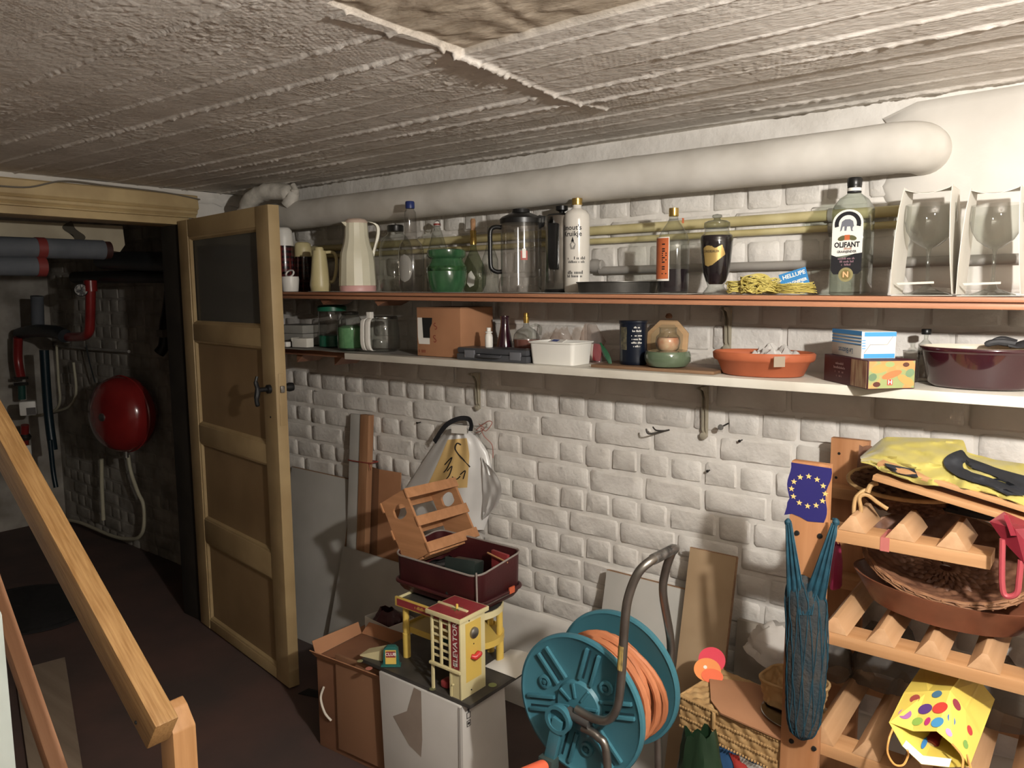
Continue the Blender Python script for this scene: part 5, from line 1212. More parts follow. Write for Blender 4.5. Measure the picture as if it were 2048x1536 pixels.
# --- dark red suitcase lying open on the toy garage
SUIT = pm('oxblood_vinyl', '#4a1a1c', '#3d1416', scale=8, rough=.38, bump=.12, bscale=120, spec=.5)
PIPG = pm('grey_piping', '#8a8078', rough=.6)
ZT = .40   # toy garage base board
SX0, SX1, SY0, SY1, SZ0, SZ1 = -1.82, -1.455, 1.665, 1.885, .603, .735
t = thing('suitcase', 'open dark red vinyl suitcase resting on the toy garage', 'suitcase', ((SX0+SX1)/2, (SY0+SY1)/2, SZ0))
cx, cy = (SX0+SX1)/2, (SY0+SY1)/2; w, d = (SX1-SX0)/2, (SY1-SY0)/2; h = SZ1-SZ0
def bow(mb, k=.012):   # sag of the long rim
    mb.v = [(x, y, z+(abs(x)/w-1)*k*(z/h)+(.012*(y/d) if z > h*.5 else 0)) for x, y, z in mb.v]; return mb
ml = sqloft([(w-.012, d-.012, .03, 0), (w-.002, d-.002, .035, .014), (w, d, .035, h), (w-.004, d-.004, .033, h), (w-.008, d-.008, .03, .012)], 6)
bow(ml).build('shell', SUIT, t, smooth=50)
rim = [(x, y, h) for x, y in sqring(w+.001, d+.001, .035, 6)]; mbr = MB().tube(rim, .0032, 8, closed=True); bow(mbr).build('rim_piping', PIPG, t)
mid = [(x, y, .03) for x, y in sqring(w+.003, d+.003, .035, 6)]; MB().tube(mid, .006, 8, closed=True).build('lid_band', SUIT, t)
for sx in (1,):
    MB().tube([(w*sx-.004, -d-.001, .0), (w*sx-.006, -d-.001, h)], .003, 6).build('corner_piping', PIPG, t)
MB().box((w-.002, -.08, .022), (w+.006, .05, .034)).build('catch_plate', DULLST, t, bevel=.001); MB().box((w+.004, .03, .024), (w+.009, .055, .044)).build('orange_sticker', pm('orange_sticker', '#cf5a2a', rough=.5), t)
# what lies in the suitcase
t2 = thing('binocular_case', 'dark green black case poking out of the suitcase', 'case', (cx+.085, cy-.075, SZ0+.013), R(12))
MB().box((-.045, -.03, 0), (.05, .04, .125), RX(R(-8))).build('case_body', pm('dark_green_vinyl', '#1c2522', '#232e2a', scale=10, rough=.45), t2, bevel=.006); MB().box((-.05, -.034, .085), (.055, -.028, .135), RX(R(-8))).build('case_flap', _M['dark_green_vinyl'], t2, bevel=.002)
t2 = thing('cloth_bundle', 'crumpled dark cloth bundle inside the suitcase under the crate', 'cloth', (cx-.06, cy, SZ0+.013))
crumple('bundle', .10, .095, .07, 5, pm('dark_cloth', '#2c2a28', '#3a3634', scale=12, rough=.9), t2, amp=.2)
t2 = thing('red_folder', 'red folder with a pale stick at the back of the suitcase', 'folder', (cx+.14, cy+.05, SZ0+.013), R(-8))
MB().box((-.04, -.005, 0), (.035, .005, .13)).build('cover', pm('red_cover', '#8e2a2c', rough=.5), t2, bevel=.001); MB().tube([(-.05, -.012, .12), (.045, -.014, .112)], .003, 6).build('stick', PINEX, t2)
# --- toy parking garage
YT = pm('toy_yellow', '#d9b53a', rough=.35, spec=.5); CT = pm('toy_cream', '#dccf9a', '#d2c48c', scale=8, rough=.4); RT = pm('toy_red_litho', '#9e3338', '#8c2a30', scale=25, rough=.4); TG = pm('toy_teal', '#14625c', rough=.4); ASPH = pm('toy_asphalt_litho', '#35322f', '#46423c', scale=14, rough=.45)
F0 = at(940, 1411, z=ZT); Lc = at(716, 1320, z=ZT); Rc = at(1052, 1320, z=ZT)
bx0, bx1, by0, by1 = Lc.x, F0.x, F0.y, Rc.y
t = thing('toy_garage', 'toy parking garage with cream elevator tower and yellow ramps', 'toy', ((bx0+bx1)/2, (by0+by1)/2, ZT-.012))
bs = MB().box((bx0, by0, ZT-.012), (bx1, by1, ZT)).build('base_board', ASPH, t, world=True, bevel=.001)
for cxp, cyp, col, rr in ((715+5, 1322, '#8f8a5a', 6), (738, 1337, '#b56a55', 7), (985, 1370, '#8f9a5a', 8), (865, 1378, '#6a6a44', 6)):
    c_ = at(cxp, cyp, z=ZT+.0005); MB().lathe([(rr*.0016, 0), (rr*.0016, .0006)], 18, T(*c_)).build('floor_print', pm('print_'+col[1:], col, rough=.5), bs, world=True)
MB().box((bx1-.10, by1-.1, ZT), (bx1-.01, by1-.02, ZT+.0006)).build('floor_print', pm('print_tan', '#8d8468', rough=.5), bs, world=True); MB().box((bx1-.075, by1-.08, ZT+.0007), (bx1-.03, by1-.04, ZT+.001)).build('floor_print', ASPH, bs, world=True)
# elevator tower
A0 = at(923, 1402, z=ZT); A1 = at(852, 1383, z=ZT); A2 = at(972, 1372, z=ZT)
tx0, tx1, ty0, ty1 = A1.x, A0.x, A0.y, A2.y; zt1 = at(917, 1245, y=ty0).z; tw = tx1-tx0; td = ty1-ty0
# right hand (camera facing) wall and back wall
MB().box((tx1-.006, ty0, ZT), (tx1, ty1, zt1)).build('tower_wall', CT, t, world=True, bevel=.001)
MB().box((tx0, ty1-.006, ZT), (tx1-.006, ty1, zt1)).build('tower_wall', CT, t, world=True)
yp = MB().box((tx1, ty0+td*.2, ZT+.045), (tx1+.0008, ty1-td*.18, zt1-.012)).build('yellow_panel', YT, t, world=True)
yc = ty0+td*.52
MB().lathe([(.017, 0), (.016, .006), (.011, .010), (0, .012)], 22, T(tx1+.0008, yc, zt1-.048) @ RY(PI/2)).build('bell', DULLST, yp, world=True)
MB().tube([(tx1+.001, yc-.012, ZT+.118), (tx1+.010, yc-.004, ZT+.114), (tx1+.012, yc+.010, ZT+.121), (tx1+.010, yc+.018, ZT+.118)], [.007, .009, .010, .007], 10).build('crank_knob', pm('toy_bright_red', '#cf2a22', rough=.35), yp, world=True)
for q in ((yc, ZT+.152), (ty0+td*.35, zt1-.006), (ty0+td*.4, ZT+.016)): MB().lathe([(.0025, 0), (.002, .0015)], 8, T(tx1, q[0], q[1]) @ RY(PI/2)).build('screw', BLACKM, t, world=True)
# front face: open lattice over the lift shaft
zl0 = ZT+.085
for u in (0, .30, .60): MB().box((tx0+tw*u, ty0, zl0), (tx0+tw*u+.0075, ty0+.007, zt1)).build('lattice_bar', CT, t, world=True, bevel=.001)
for k in range(1, 7):
    z_ = zl0+(zt1-zl0)*k/7; MB().box((tx0+.006, ty0+.004, z_-.002), (tx0+tw*.62, ty0+.009, z_+.003)).build('lattice_bar', CT, t, world=True)
rp = MB().box((tx0+tw*.68, ty0+.001, zl0+.004), (tx1-.006, ty0+.006, zt1)).build('red_panel', RT, t, world=True)
text_on('ELEVATOR', T(tx0+tw*.83, ty0-.0005, zl0+(zt1-zl0)*.52) @ RX(PI/2) @ RZ(PI/2), LBL, t, size=.024, world=True, bold=.0003, sx=1.15)
text_on('P', T(tx0+tw*.83, ty0-.0005, zl0+.016) @ RX(PI/2), LBL, t, size=.02, world=True, bold=.0004)
MB().box((tx0-.004, ty0-.006, zl0-.006), (tx1, ty0+.004, zl0+.002)).build('ledge', CT, t, world=True, bevel=.0015)
for u, wd in ((0, .0075), (.62, .0075)): MB().box((tx0+tw*u, ty0, ZT), (tx0+tw*u+wd, ty0+.007, zl0)).build('door_post', CT, t, world=True)
MB().box((tx0+tw*.66, ty0+.002, ZT), (tx1-.006, ty0+.006, zl0-.006)).build('front_panel', CT, t, world=True)
MB().lathe([(.003, 0), (.0022, .006)], 8, T(tx0+tw*.74, ty0+.001, ZT+.04) @ RX(PI/2)).build('peg', CT, t, world=True)
cr = MB().box((tx0+.02, ty0+.016, ZT+.004), (tx0+.048, ty0+.05, ZT+.026)).build('toy_car', RT, t, world=True, bevel=.006)
MB().box((tx0+.012, ty0+.03, zl0+.05), (tx0+tw*.6, ty1-.02, zl0+.056)).build('lift_platform', TG, t, world=True)
MB().box((tx0+.007, ty1-.012, ZT), (tx1-.008, ty1-.007, zt1)).build('shaft_lining', pm('shaft_dark', '#23302c', rough=.6), t, world=True)
rf = MB().box((tx0-.010, ty0-.010, zt1), (tx1+.008, ty1+.010, zt1+.013)).build('roof', CT, t, world=True, bevel=.001)
MB().box((tx0-.006, ty0-.006, zt1+.0132), (tx1+.004, ty1+.006, zt1+.0138)).build('roof_print', RT, rf, world=True)
MB().box((tx0-.010, (ty0+ty1)/2-.012, zt1+.013), (tx1-.012, (ty0+ty1)/2-.004, zt1+.018)).build('roof_rail', CT, rf, world=True, bevel=.001)
c_ = ((tx0+tx1)/2+.008, (ty0+ty1)/2-.01, zt1+.014)
MB().lathe([(.004, 0), (.004, .014), (0, .016)], 10, T(*c_)).build('roof_peg', YT, rf, world=True)
for k in range(4): MB().box((-.018, -.002, 0), (.018, .002, .001), T(c_[0], c_[1], zt1+.0145) @ RZ(PI/4*k+.3)).build('arrow_print', pm('print_olive', '#6b6a3a', rough=.5), rf, world=True)
# decks on columns behind and beside the tower
zd = at(822, 1208, y=by0+.06).z; zd = .585; zm = .487
def deck(z_, x0, x1, y0, y1, nm):
    rr = (y1-y0)/2; pts = [(x0, y0), (x1-rr, y0)]+[(x1-rr+rr*math.sin(a), (y0+y1)/2-rr*math.cos(a)) for a in np.linspace(0, PI, 14)][1:-1]+[(x1-rr, y1), (x0, y1)]
    dk = MB().prism(pts, .006, T(0, 0, z_)).build(nm, ASPH if nm == 'upper_deck' else YT, t, world=True, smooth=30)
    n = len(pts); vs = []; fs = []
    for i, p in enumerate(pts):
        q = Vector(pts[(i+1) % n])-Vector(pts[i-1]); nn = Vector((q.y, -q.x)).normalized()*.004
        for o_, z2 in ((0, -.006), (1, -.006), (1, .014), (0, .014)): vs.append((p[0]+nn.x*o_, p[1]+nn.y*o_, z_+z2))
    for i in range(n):
        j = (i+1) % n
        for q in range(4): fs.append((i*4+q, i*4+(q+1) % 4, j*4+(q+1) % 4, j*4+q))
    MB().add(vs, fs).build('guard_rail', YT if nm != 'upper_deck' else CT, dk, world=True, smooth=30)
    return dk
dx0 = at(803, 1250, y=by0+.1).x; dx1 = at(1013, 1250, y=by1-.06).x
ud = deck(zd, dx0, dx1, by0+.09, by1-.01, 'upper_deck'); md = deck(zm, dx0, dx1-.004, by0+.11, by1-.01, 'middle_deck')
sg = MB().box((dx0-.004, by0+.078, zd-.012), (tx0+.02, by0+.086, zd+.018)).build('sign_board', YT, t, world=True, bevel=.001)
MB().box((dx0+.006, by0+.0772, zd-.008), (tx0+.018, by0+.0779, zd+.014)).build('sign_print', RT, sg, world=True); text_on('~16.v', T((dx0+tx0)/2+.01, by0+.0768, zd+.003) @ RX(PI/2), YT, t, size=.017, world=True, bold=.0002)
for (cx_, cy_) in ((dx0+.022, by0+.1), (dx0+.022, by1-.03), (dx1-.03, by0+.12), (dx1-.028, by1-.06), (dx1-.1, by1-.02)):
    MB().lathe([(.0125, 0), (.0125, .08), (.0105, .082), (.0105, zd-ZT)], 16, T(cx_, cy_, ZT)).build('column', YT, t, world=True)
# petrol pump sign and little ramp on the forecourt
c_ = at(783, 1330, z=ZT); pmb = MB(); pmb.box((-.030, -.012, 0), (.030, .012, .006))
pts = [(-.026, 0), (.026, 0), (.022, .056), (.012, .064), (-.012, .064), (-.022, .056)]
pp_ = MB().prism(pts, .018, T(c_.x, c_.y, ZT+.0005) @ RZ(R(38)) @ T(0, .009, 0) @ RX(PI/2)).box((-.031, -.016, 0), (.031, .008, .005), T(c_.x, c_.y, ZT+.0005) @ RZ(R(38))).build('pump_sign', TG, t, world=True, bevel=.0015)
Mp = T(c_.x, c_.y, ZT) @ RZ(R(38)) @ T(0, -.0098, 0) @ RX(PI/2)
MB().box((-.017, .008, 0), (.017, .054, .0006), Mp).build('pump_print', YT, pp_, world=True); MB().box((-.015, .03, .0007), (.015, .05, .001), Mp).build('pump_print', RT, pp_, world=True)
text_on('CLUB', Mp @ T(0, .040, .0012), LBL, t, size=.014, world=True, bold=.0003)
c_ = at(745, 1318, z=ZT); MB().add([(-.05, 0, 0), (.035, 0, 0), (-.05, 0, .004), (.035, .0, .035), (-.05, .05, 0), (.035, .05, 0), (-.05, .05, .004), (.035, .05, .035)], [(0, 1, 3, 2), (4, 6, 7, 5), (2, 3, 7, 6), (1, 5, 7, 3), (0, 2, 6, 4), (0, 4, 5, 1)], T(c_.x, c_.y, ZT) @ RZ(R(12))).build('forecourt_ramp', CT, t, world=True)
# red chute seen between the decks
MB().tube([(dx0+.13, by0+.16, zm+.01), (dx0+.12, by0+.18, zd-.01)], .006, 8).build('chute', _M['toy_bright_red'], t, world=True)
# paper sheet on the back of the toy's base
tag(MB().sheet(lambda u, v: (bx1-.115+.125*u, by1-.115+.13*v, ZT+.002+.016*math.sin(PI*u)*math.sin(PI*v*.8)+.006*v), 10, 8).build('paper_sheet', LBL, solid=.0006), 'curled sheet of white paper on the toy garage base', 'paper')
# --- tall white carton under the toy
WCART = pm('white_carton', '#c9c5be', '#bdb8b0', scale=4, rough=.6, bump=.1, bscale=12)
c0 = at(921, 1420, z=ZT-.02); wx0 = at(752, 1350, z=ZT-.02).x; wy1 = at(1019, 1362, z=ZT-.02).y
t = thing('white_carton', 'tall white carton with fragile symbols under the toy garage', 'carton', ((wx0+c0.x)/2, (c0.y+wy1)/2, 0))
zt_ = ZT-.0125
xb, yb = c0.x-.004, c0.y+.006
MB().add([(wx0+.01, yb, 0), (xb, yb, 0), (xb+.012, wy1, 0), (wx0+.01, wy1, 0), (wx0, yb-.004, zt_), (xb, yb-.004, zt_), (xb, wy1-.01, zt_), (wx0, wy1-.01, zt_)], [(0, 3, 2, 1), (4, 5, 6, 7), (0, 1, 5, 4), (1, 2, 6, 5), (2, 3, 7, 6), (3, 0, 4, 7)]).build('carton_body', WCART, t, world=True, bevel=.003)
MB().box((xb-.006, yb-.0055, .0), (xb+.0015, yb+.004, zt_-.004)).build('corner_seam', pm('seam_grey', '#a9a49c', rough=.7), t, world=True)
TAPE = pm('stained_tape', '#9a8a7c', '#8d7d70', scale=8, rough=.5)
xm = wx0+(xb-wx0)*.46
MB().add([(xm, yb-.0052, zt_-.002), (xm+.03, yb-.0052, zt_-.004), (xm+.028, yb-.003, zt_-.16), (xm+.02, yb-.002, zt_-.22), (xm-.03, yb-.003, zt_-.2), (xm-.1, yb-.003, zt_-.13), (xm-.035, yb-.004, zt_-.09)], [(0, 1, 2, 3, 4, 5, 6)]).build('torn_tape_mark', TAPE, t, world=True)
Msym = T(xb+.0025, yb+.03, 0) @ RZ(PI/2) @ RX(PI/2)
sy = MB()
for z_ in (zt_-.04, zt_-.065): sy.box((-.008, z_-.009, 0), (.008, z_-.0075, .0006), Msym).box((-.008, z_+.0075, 0), (.008, z_+.009, .0006), Msym).box((-.008, z_-.009, 0), (-.0065, z_+.009, .0006), Msym).box((.0065, z_-.009, 0), (.008, z_+.009, .0006), Msym)
sy.add([(0, zt_-.014, .0006), (.009, zt_-.024, .0006), (.003, zt_-.022, .0006), (.003, zt_-.030, .0006), (-.003, zt_-.030, .0006), (-.003, zt_-.022, .0006), (-.009, zt_-.024, .0006)], [(0, 6, 5, 2, 1), (2, 5, 4, 3)], Msym)
sy.lathe([(.004, 0), (.004, .0006)], 10, Msym @ T(0, zt_-.065, 0)); sy.build('shipping_symbols', INK, t, world=True)
# --- brown carton beside it with string handle
P0 = at(640, 1490, z=0)
hb = at(634, 1302, y=P0.y).z
bw = .30; bd = .215
t = thing('brown_carton', 'worn brown carton with a white string handle beside the white carton', 'carton', (P0.x, P0.y, 0), R(4))
bw = (wx0-P0.x)-.02
MB().box((0, 0, 0), (bw, bd, hb-.02)).build('carton_body', pm('worn_carton', '#8a5c3c', '#774c30', scale=5, rough=.8, bump=.15, bscale=20), t, bevel=.004)
MB().add([(0, -.004, hb-.02), (bw, -.004, hb-.02), (bw, -.03, hb+.012), (0, -.03, hb+.012)], [(0, 1, 2, 3)]).build('flap', CBRD, t, solid=.003)
MB().add([(0, bd, hb-.02), (bw, bd, hb-.02), (bw*.9, bd+.02, hb+.02), (.02, bd+.02, hb+.02)], [(0, 1, 2, 3)]).build('flap', CBRD, t, solid=.003)
MB().add([(0, 0, hb-.02), (0, bd, hb-.02), (-.015, bd, hb+.02), (-.018, 0, hb+.03)], [(0, 1, 2, 3)]).build('flap', CBRD, t, solid=.003)
MB().box((bw*.33, -.012, .03), (bw*.99, -.001, hb+.02)).build('leaning_panel', CBRDD, t, bevel=.002)
MB().tube(smoothpath([(bw*.12, -.006, hb*.66), (bw*.10, -.016, hb*.55), (bw*.16, -.018, hb*.42), (bw*.22, -.008, hb*.34)], 6), .004, 8).build('string_handle', pm('white_cord', '#cfc5b4', rough=.8), t)
# --- small white carton with a maroon bag, on a brown box behind
P0 = at(735, 1268, y=1.84)
t = thing('storage_carton', 'low brown carton against the wall behind the worn carton', 'carton', (P0.x, 1.84, 0))
zb_ = P0.z
MB().box((-.06, -.02, 0), (.22, .11, zb_)).build('carton_body', CBRDD, t, bevel=.003); MB().box((-.065, -.022, zb_), (.225, .06, zb_+.003)).build('flap', CBRD, t)
t = thing('white_box', 'small white box with faint print holding a maroon bag', 'box', (P0.x, 1.828, zb_+.0035), R(-6))
hh = at(735, 1232, y=1.84).z-zb_
mb = sqloft([(.075, .06, .002, 0), (.075, .06, .002, hh), (.073, .058, .002, hh), (.073, .058, .002, .003)], 2); mb.v = [(x+.075, y+.06, z) for x, y, z in mb.v]; mb.build('box_body', CARD, t, smooth=20)
text_on('~12.u', T(.095, -.001, hh*.5) @ RX(PI/2), pm('faint_ink', '#7a756c', rough=.7), t, size=.016)
crumple('maroon', .06, .05, .10, 12, pm('maroon_nylon', '#4a1218', '#3a0e14', scale=10, rough=.45, spec=.5), tag(thing('nylon_bag', 'crumpled maroon nylon bag stuffed in the small white box', 'bag', (P0.x+.07, 1.88, zb_+.008)), None), amp=.22)
# --- hose reel
TEAL = pm('teal_plastic', '#34727f', '#2d6877', scale=6, rough=.42, spec=.45); TEALD = pm('teal_plastic_deep', '#255863', rough=.5)
HOSE = pm('orange_hose', '#b86e40', '#a65f34', scale=14, rough=.45)
TUBE = pm('galvanised_tube', '#9a958d', '#837d75', scale=12, rough=.32, metal=.9)
YN = 1.415; H0 = at(1160, 1410, y=YN); RD = .168
YFAR = YN+.168
t = thing('hose_reel', 'teal garden hose reel wound with orange hose on a steel frame', 'hose reel', (H0.x, (YN+YFAR)/2, 0))
def disc(y, sgn, nm):
    M = T(H0.x, y, H0.z) @ RX(PI/2) if sgn < 0 else T(H0.x, y, H0.z) @ RX(-PI/2)
    dk = MB().lathe([(.02, -.004), (RD-.012, -.004), (RD-.006, -.008), (RD, -.006), (RD+.001, 0), (RD, .006), (RD-.006, .008), (RD-.012, .003), (.062, .003), (.056, .010), (.02, .012)], 64, M).build(nm, TEAL, t, world=True, smooth=40)
    for k in range(6):
        a = 2*PI*k/6+.25
        for off in (-.016, .016):
            MB().box((.066, off-.004, .003), (RD-.02, off+.004, .011), M @ RZ(a)).build('rib', TEAL, dk, world=True, bevel=.001)
            MB().box((.07, off-.0095 if off > 0 else off+.0045, .0031), (RD-.022, off-.0045 if off > 0 else off+.0095, .0036), M @ RZ(a)).build('slot', pm('slot_dark', '#12333b', rough=.7), dk, world=True)
    for k in range(3):
        a = 2*PI*k/3+.75; MB().lathe([(.017, .003), (.016, .009), (.010, .010), (.010, .005)], 18, M @ T(.1*math.cos(a), .1*math.sin(a), 0)).build('boss', TEAL, dk, world=True)
        MB().lathe([(.006, .004), (.006, .011), (0, .012)], 6, M @ T(.1*math.cos(a), .1*math.sin(a), 0)).build('nut', TEALD, dk, world=True)
    for k in range(8):
        a = 2*PI*k/8+.2; MB().box((.022, -.0025, .010), (.056, .0025, .016), M @ RZ(a)).build('hub_rib', TEAL, dk, world=True)
    return dk
disc(YN, -1, 'disc'); disc(YFAR, 1, 'disc')
MB().lathe([(.075, .004), (.07, .02), (.07, YFAR-YN-.02), (.075, YFAR-YN-.004)], 28, T(H0.x, YN, H0.z) @ RX(-PI/2)).build('drum', TEALD, t, world=True)
# wound hose: layers of a helix, slack last turns
pts = []; nt_ = 5; turns = 18
for i in range(turns*26):
    a = 2*PI*i/26; k = i/26; lay = int(k//6); pos = (k % 6)/6; pos = pos if lay % 2 == 0 else 1-pos
    r_ = .088+lay*.0155+.002*math.sin(a*3+k)
    pts.append((H0.x+r_*math.cos(a), YN+.022+pos*(YFAR-YN-.044), H0.z+r_*math.sin(a)))
MB().tube(pts, .0088, 8).build('hose', HOSE, t, world=True)
for q, (dr, dy, sg) in enumerate(((.030, .05, .012), (.026, .09, .02), (.034, .12, .03))):
    lp_ = [(H0.x+(.118+dr*max(0, math.cos(a-.1-.3*q)))*math.cos(a), YN+dy+.025*math.sin(a+q), H0.z+(.118+dr*.4)*math.sin(a)-sg*max(0, math.cos(a))) for a in np.linspace(0, 2*PI, 36, endpoint=False)]
    MB().tube(lp_, .0088, 8, closed=True).build('slack_turn', HOSE, t, world=True)
# steel tube frame: U shaped push handle and two feet
yn2 = YN-.035; yf2 = YFAR+.03; yft = yn2+.155
def fa(px, py, y): return at(px, py, y=y)
nl = [fa(1152, 1418, yn2), fa(1185, 1436, yn2), fa(1215, 1440, yn2), fa(1234, 1415, yn2), fa(1242, 1360, yn2), fa(1250, 1240, yn2), fa(1258, 1190, yn2), fa(1275, 1146, yn2)]
tz = fa(1290, 1128, yn2)
top_n = Vector((tz.x, yn2+.03, tz.z)); 
tf = Vector((tz.x+.005, yft-.03, tz.z)); fx = [Vector((nl[6].x, yft+.01, nl[6].z)), Vector((nl[5].x, yft*.75+yf2*.25, nl[5].z)), Vector((nl[4].x, yf2, nl[4].z)), Vector((nl[3].x, yf2, nl[3].z)), Vector((nl[1].x, yf2, nl[1].z)), Vector((nl[0].x, yf2, nl[0].z))]
path = nl[:7]+[Vector((nl[7].x, yn2+.004, nl[7].z)), top_n, (top_n+tf)/2, tf, Vector((nl[7].x, yft, nl[7].z))]+fx
MB().tube(smoothpath(path, 6), .0098, 14).build('handle_tube', TUBE, t, world=True, smooth=60)
gp = [top_n.lerp(tf, q) for q in (.05, .35, .65, .95)]; MB().tube(gp, .0118, 12).build('worn_grip', pm('worn_chrome', '#5c5b58', '#a5a39d', scale=40, rough=.3, metal=.8), t, world=True)
MB().tube([fa(1246, 1290, yn2), fa(1243, 1338, yn2)], .0102, 14).build('rating_sticker', pm('yellow_sticker', '#b99a45', '#6f5c2c', scale=50, rough=.5), t, world=True)
for yy_ in (yn2, yf2):
    ax = Vector((H0.x, yy_, H0.z)); sgn = 1 if yy_ == yf2 else -1
    MB().tube([ax+Vector((-.01, 0, -.004)), ax+Vector((.05, 0, -.012))], .0135, 12).build('clamp', pm('dark_grey_clamp', '#3c3a38', rough=.5), t, world=True)
    ft = [ax+Vector((.03, 0, -.028)), ax+Vector((.07, 0, -.035)), ax+Vector((.095, 0, -.08)), Vector((H0.x+.105, yy_, .25)), Vector((H0.x+.11, yy_, .06)), Vector((H0.x+.10, yy_, .012)), Vector((H0.x-.12, yy_, .011)), Vector((H0.x-.2, yy_, .011))]
    MB().tube(smoothpath(ft, 6), .0095, 12).build('foot_tube', TUBE, t, world=True, smooth=60)
MB().tube([(H0.x-.16, yn2, .011), (H0.x-.16, yf2, .011)], .0095, 12).build('cross_tube', TUBE, t, world=True)
# winding crank with orange grip
hc = Vector((H0.x-.025, YN-.06, H0.z-.02))
ck = MB().lathe([(.032, 0), (.034, .004), (.034, .018), (.025, .018), (.025, .006), (0, .006)], 26, T(hc.x, hc.y+.02, hc.z) @ RX(PI/2)).build('crank_hub', TEAL, t, world=True)
e_ = hc+Vector((-.028, -.0, -.118))
d_ = (e_-hc).normalized(); sd = Vector((d_.z, 0, -d_.x)).normalized()*.014
MB().add([hc+sd+Vector((0, .004, 0)), hc-sd+Vector((0, .004, 0)), e_-sd+Vector((0, .004, 0)), e_+sd+Vector((0, .004, 0)), hc+sd+Vector((0, .018, 0)), hc-sd+Vector((0, .018, 0)), e_-sd+Vector((0, .018, 0)), e_+sd+Vector((0, .018, 0))], [(0, 1, 2, 3), (7, 6, 5, 4), (0, 4, 5, 1), (1, 5, 6, 2), (2, 6, 7, 3), (3, 7, 4, 0)]).build('crank_arm', TEAL, ck, world=True, bevel=.002)
MB().cbox((e_.x, e_.y+.008, e_.z+.002), (.04, .03, .03)).build('crank_end', pm('dark_green_grey', '#33423f', rough=.6), ck, world=True, bevel=.004)
MB().lathe([(.013, 0), (.0155, .01), (.0155, .075), (.012, .08), (0, .08)], 18, T(e_.x, e_.y-.004, e_.z) @ RX(PI/2) @ RY(R(-18))).build('crank_grip', pm('orange_grip', '#dd5a30', rough=.4), ck, world=True)
# ================================================================ baskets by the rack
WICK = pm('pale_wicker', '#b9935a', '#a57f48', scale=30, rough=.65); WICKD = pm('dark_wicker', '#5e3a26', '#7a5136', scale=40, rough=.6); HOLE = pm('weave_gap', '#2f2114', rough=.9)
def weave(w, h, nx, nz, depth=.006, flip=0):
    """woven panel: bands passing over and under upright stakes, real relief, (x 0..w, z 0..h)"""
    mb = MB(); n = nx*4; m = nz*4
    def fn(u, v):
        a = u*nx; b = v*nz; i = int(min(a, nx-1e-6)); j = int(min(b, nz-1e-6)); fa_ = a-i; fb = b-j
        s_ = 1 if (i+j+flip) % 2 == 0 else -1
        d = depth*(.5+.5*s_*math.sin(PI*fa_))*(math.sin(PI*fb)**.5)
        return (w*u, -d, h*v)
    mb.sheet(fn, n, m); return mb
zb = .515
b, wl, th = corner_frame((1362, 1390), (1562, 1480), zb)
t = thing('wicker_hamper', 'flat pale woven hamper lying between the hose reel and wine rack', 'hamper', (b.x, b.y, zb-.083), th)
D = .20; Hh = .083
MB().box((.004, .004, 0), (wl-.004, D-.004, Hh-.003)).build('hamper_body', HOLE, t, bevel=.01)
weave(wl, Hh, 15, 3).build('woven_front', WICK, t, smooth=50)
mbw = weave(D, Hh, 10, 3); MB().add(mbw.v, mbw.f, RZ(-PI/2) @ T(-D, 0, 0)).build('woven_end', WICK, t, smooth=50)
mbw = weave(D, Hh, 10, 3); MB().add(mbw.v, mbw.f, T(wl, 0, 0) @ RZ(PI/2)).build('woven_end', WICK, t, smooth=50)
mbw = weave(wl, D, 15, 9); MB().add(mbw.v, mbw.f, T(0, 0, Hh-.002) @ RX(-PI/2)).build('woven_lid', WICK, t, smooth=50)
for z_ in (.002, Hh*.35, Hh*.68, Hh-.001): 
    k = int(wl/.008); mb = MB()
    for i in range(k): mb.box((i*.008+.001, -.0085, z_-.002), (i*.008+.005, -.004, z_+.002))
    mb.build('lacing', WICK, t, smooth=0)
MB().tube([(0, -.004, Hh), (wl, -.004, Hh)], .004, 8).tube([(0, 0, Hh), (0, D, Hh)], .004, 8).build('rim_cane', WICK, t)
MB().box((wl*.36, -.012, Hh*.45), (wl*.385, -.004, Hh*.98)).build('peg_loop', WICK, t, bevel=.002)
Hb = t.matrix_basis.copy(); ztop = zb+.0015
# support: bags stuffed under the hamper
t2 = thing('green_bag', 'crumpled dark green plastic bag under the woven hamper', 'bag', at(1400, 1536, y=b.y+.05).xyz*0+Vector((at(1400, 1500, y=b.y-.07).x, b.y-.07, 0)))
crumple('film', .085, .05, at(1400, 1436, y=b.y-.07).z/1.06, 21, pm('dark_green_film', '#1f3a22', '#172c1a', scale=5, rough=.35, spec=.5), t2, n=28, m=22, amp=.16)
pc = Hb @ Vector((wl*.62, .10, 0))
t2 = thing('shopping_bag', 'coloured plastic shopping bag standing under the woven hamper', 'bag', (pc.x-.01, pc.y, 0), th)
SB = pm('blue_bag_film', '#3a6a9e', rough=.35)
MB().sheet(lambda u, v: ((u-.5)*.25, -.085+.012*pn(u*6, v*6, 1, 3), .425*v), 16, 14).build('front_film', SB, t2, smooth=40, solid=.001)
MB().sheet(lambda u, v: ((u-.5)*.25, .07, .425*v), 4, 4).build('back_film', SB, t2, solid=.001)
for u0, u1, c_, z0 in ((.08, .22, '#a8c83c', .05), (.42, .60, '#b8342c', .26), (.52, .85, '#d8d6d0', .15)):
    MB().sheet(lambda u, v: ((u0+(u1-u0)*u+.22*(1-v)-.5)*.25, -.0875+.012*pn((u0+(u1-u0)*u)*6, v*6, 1, 3)-.002, z0+(.42-z0)*v), 8, 12).build('printed_patch', pm('patch_'+c_[1:], c_, rough=.4), t2, smooth=40)
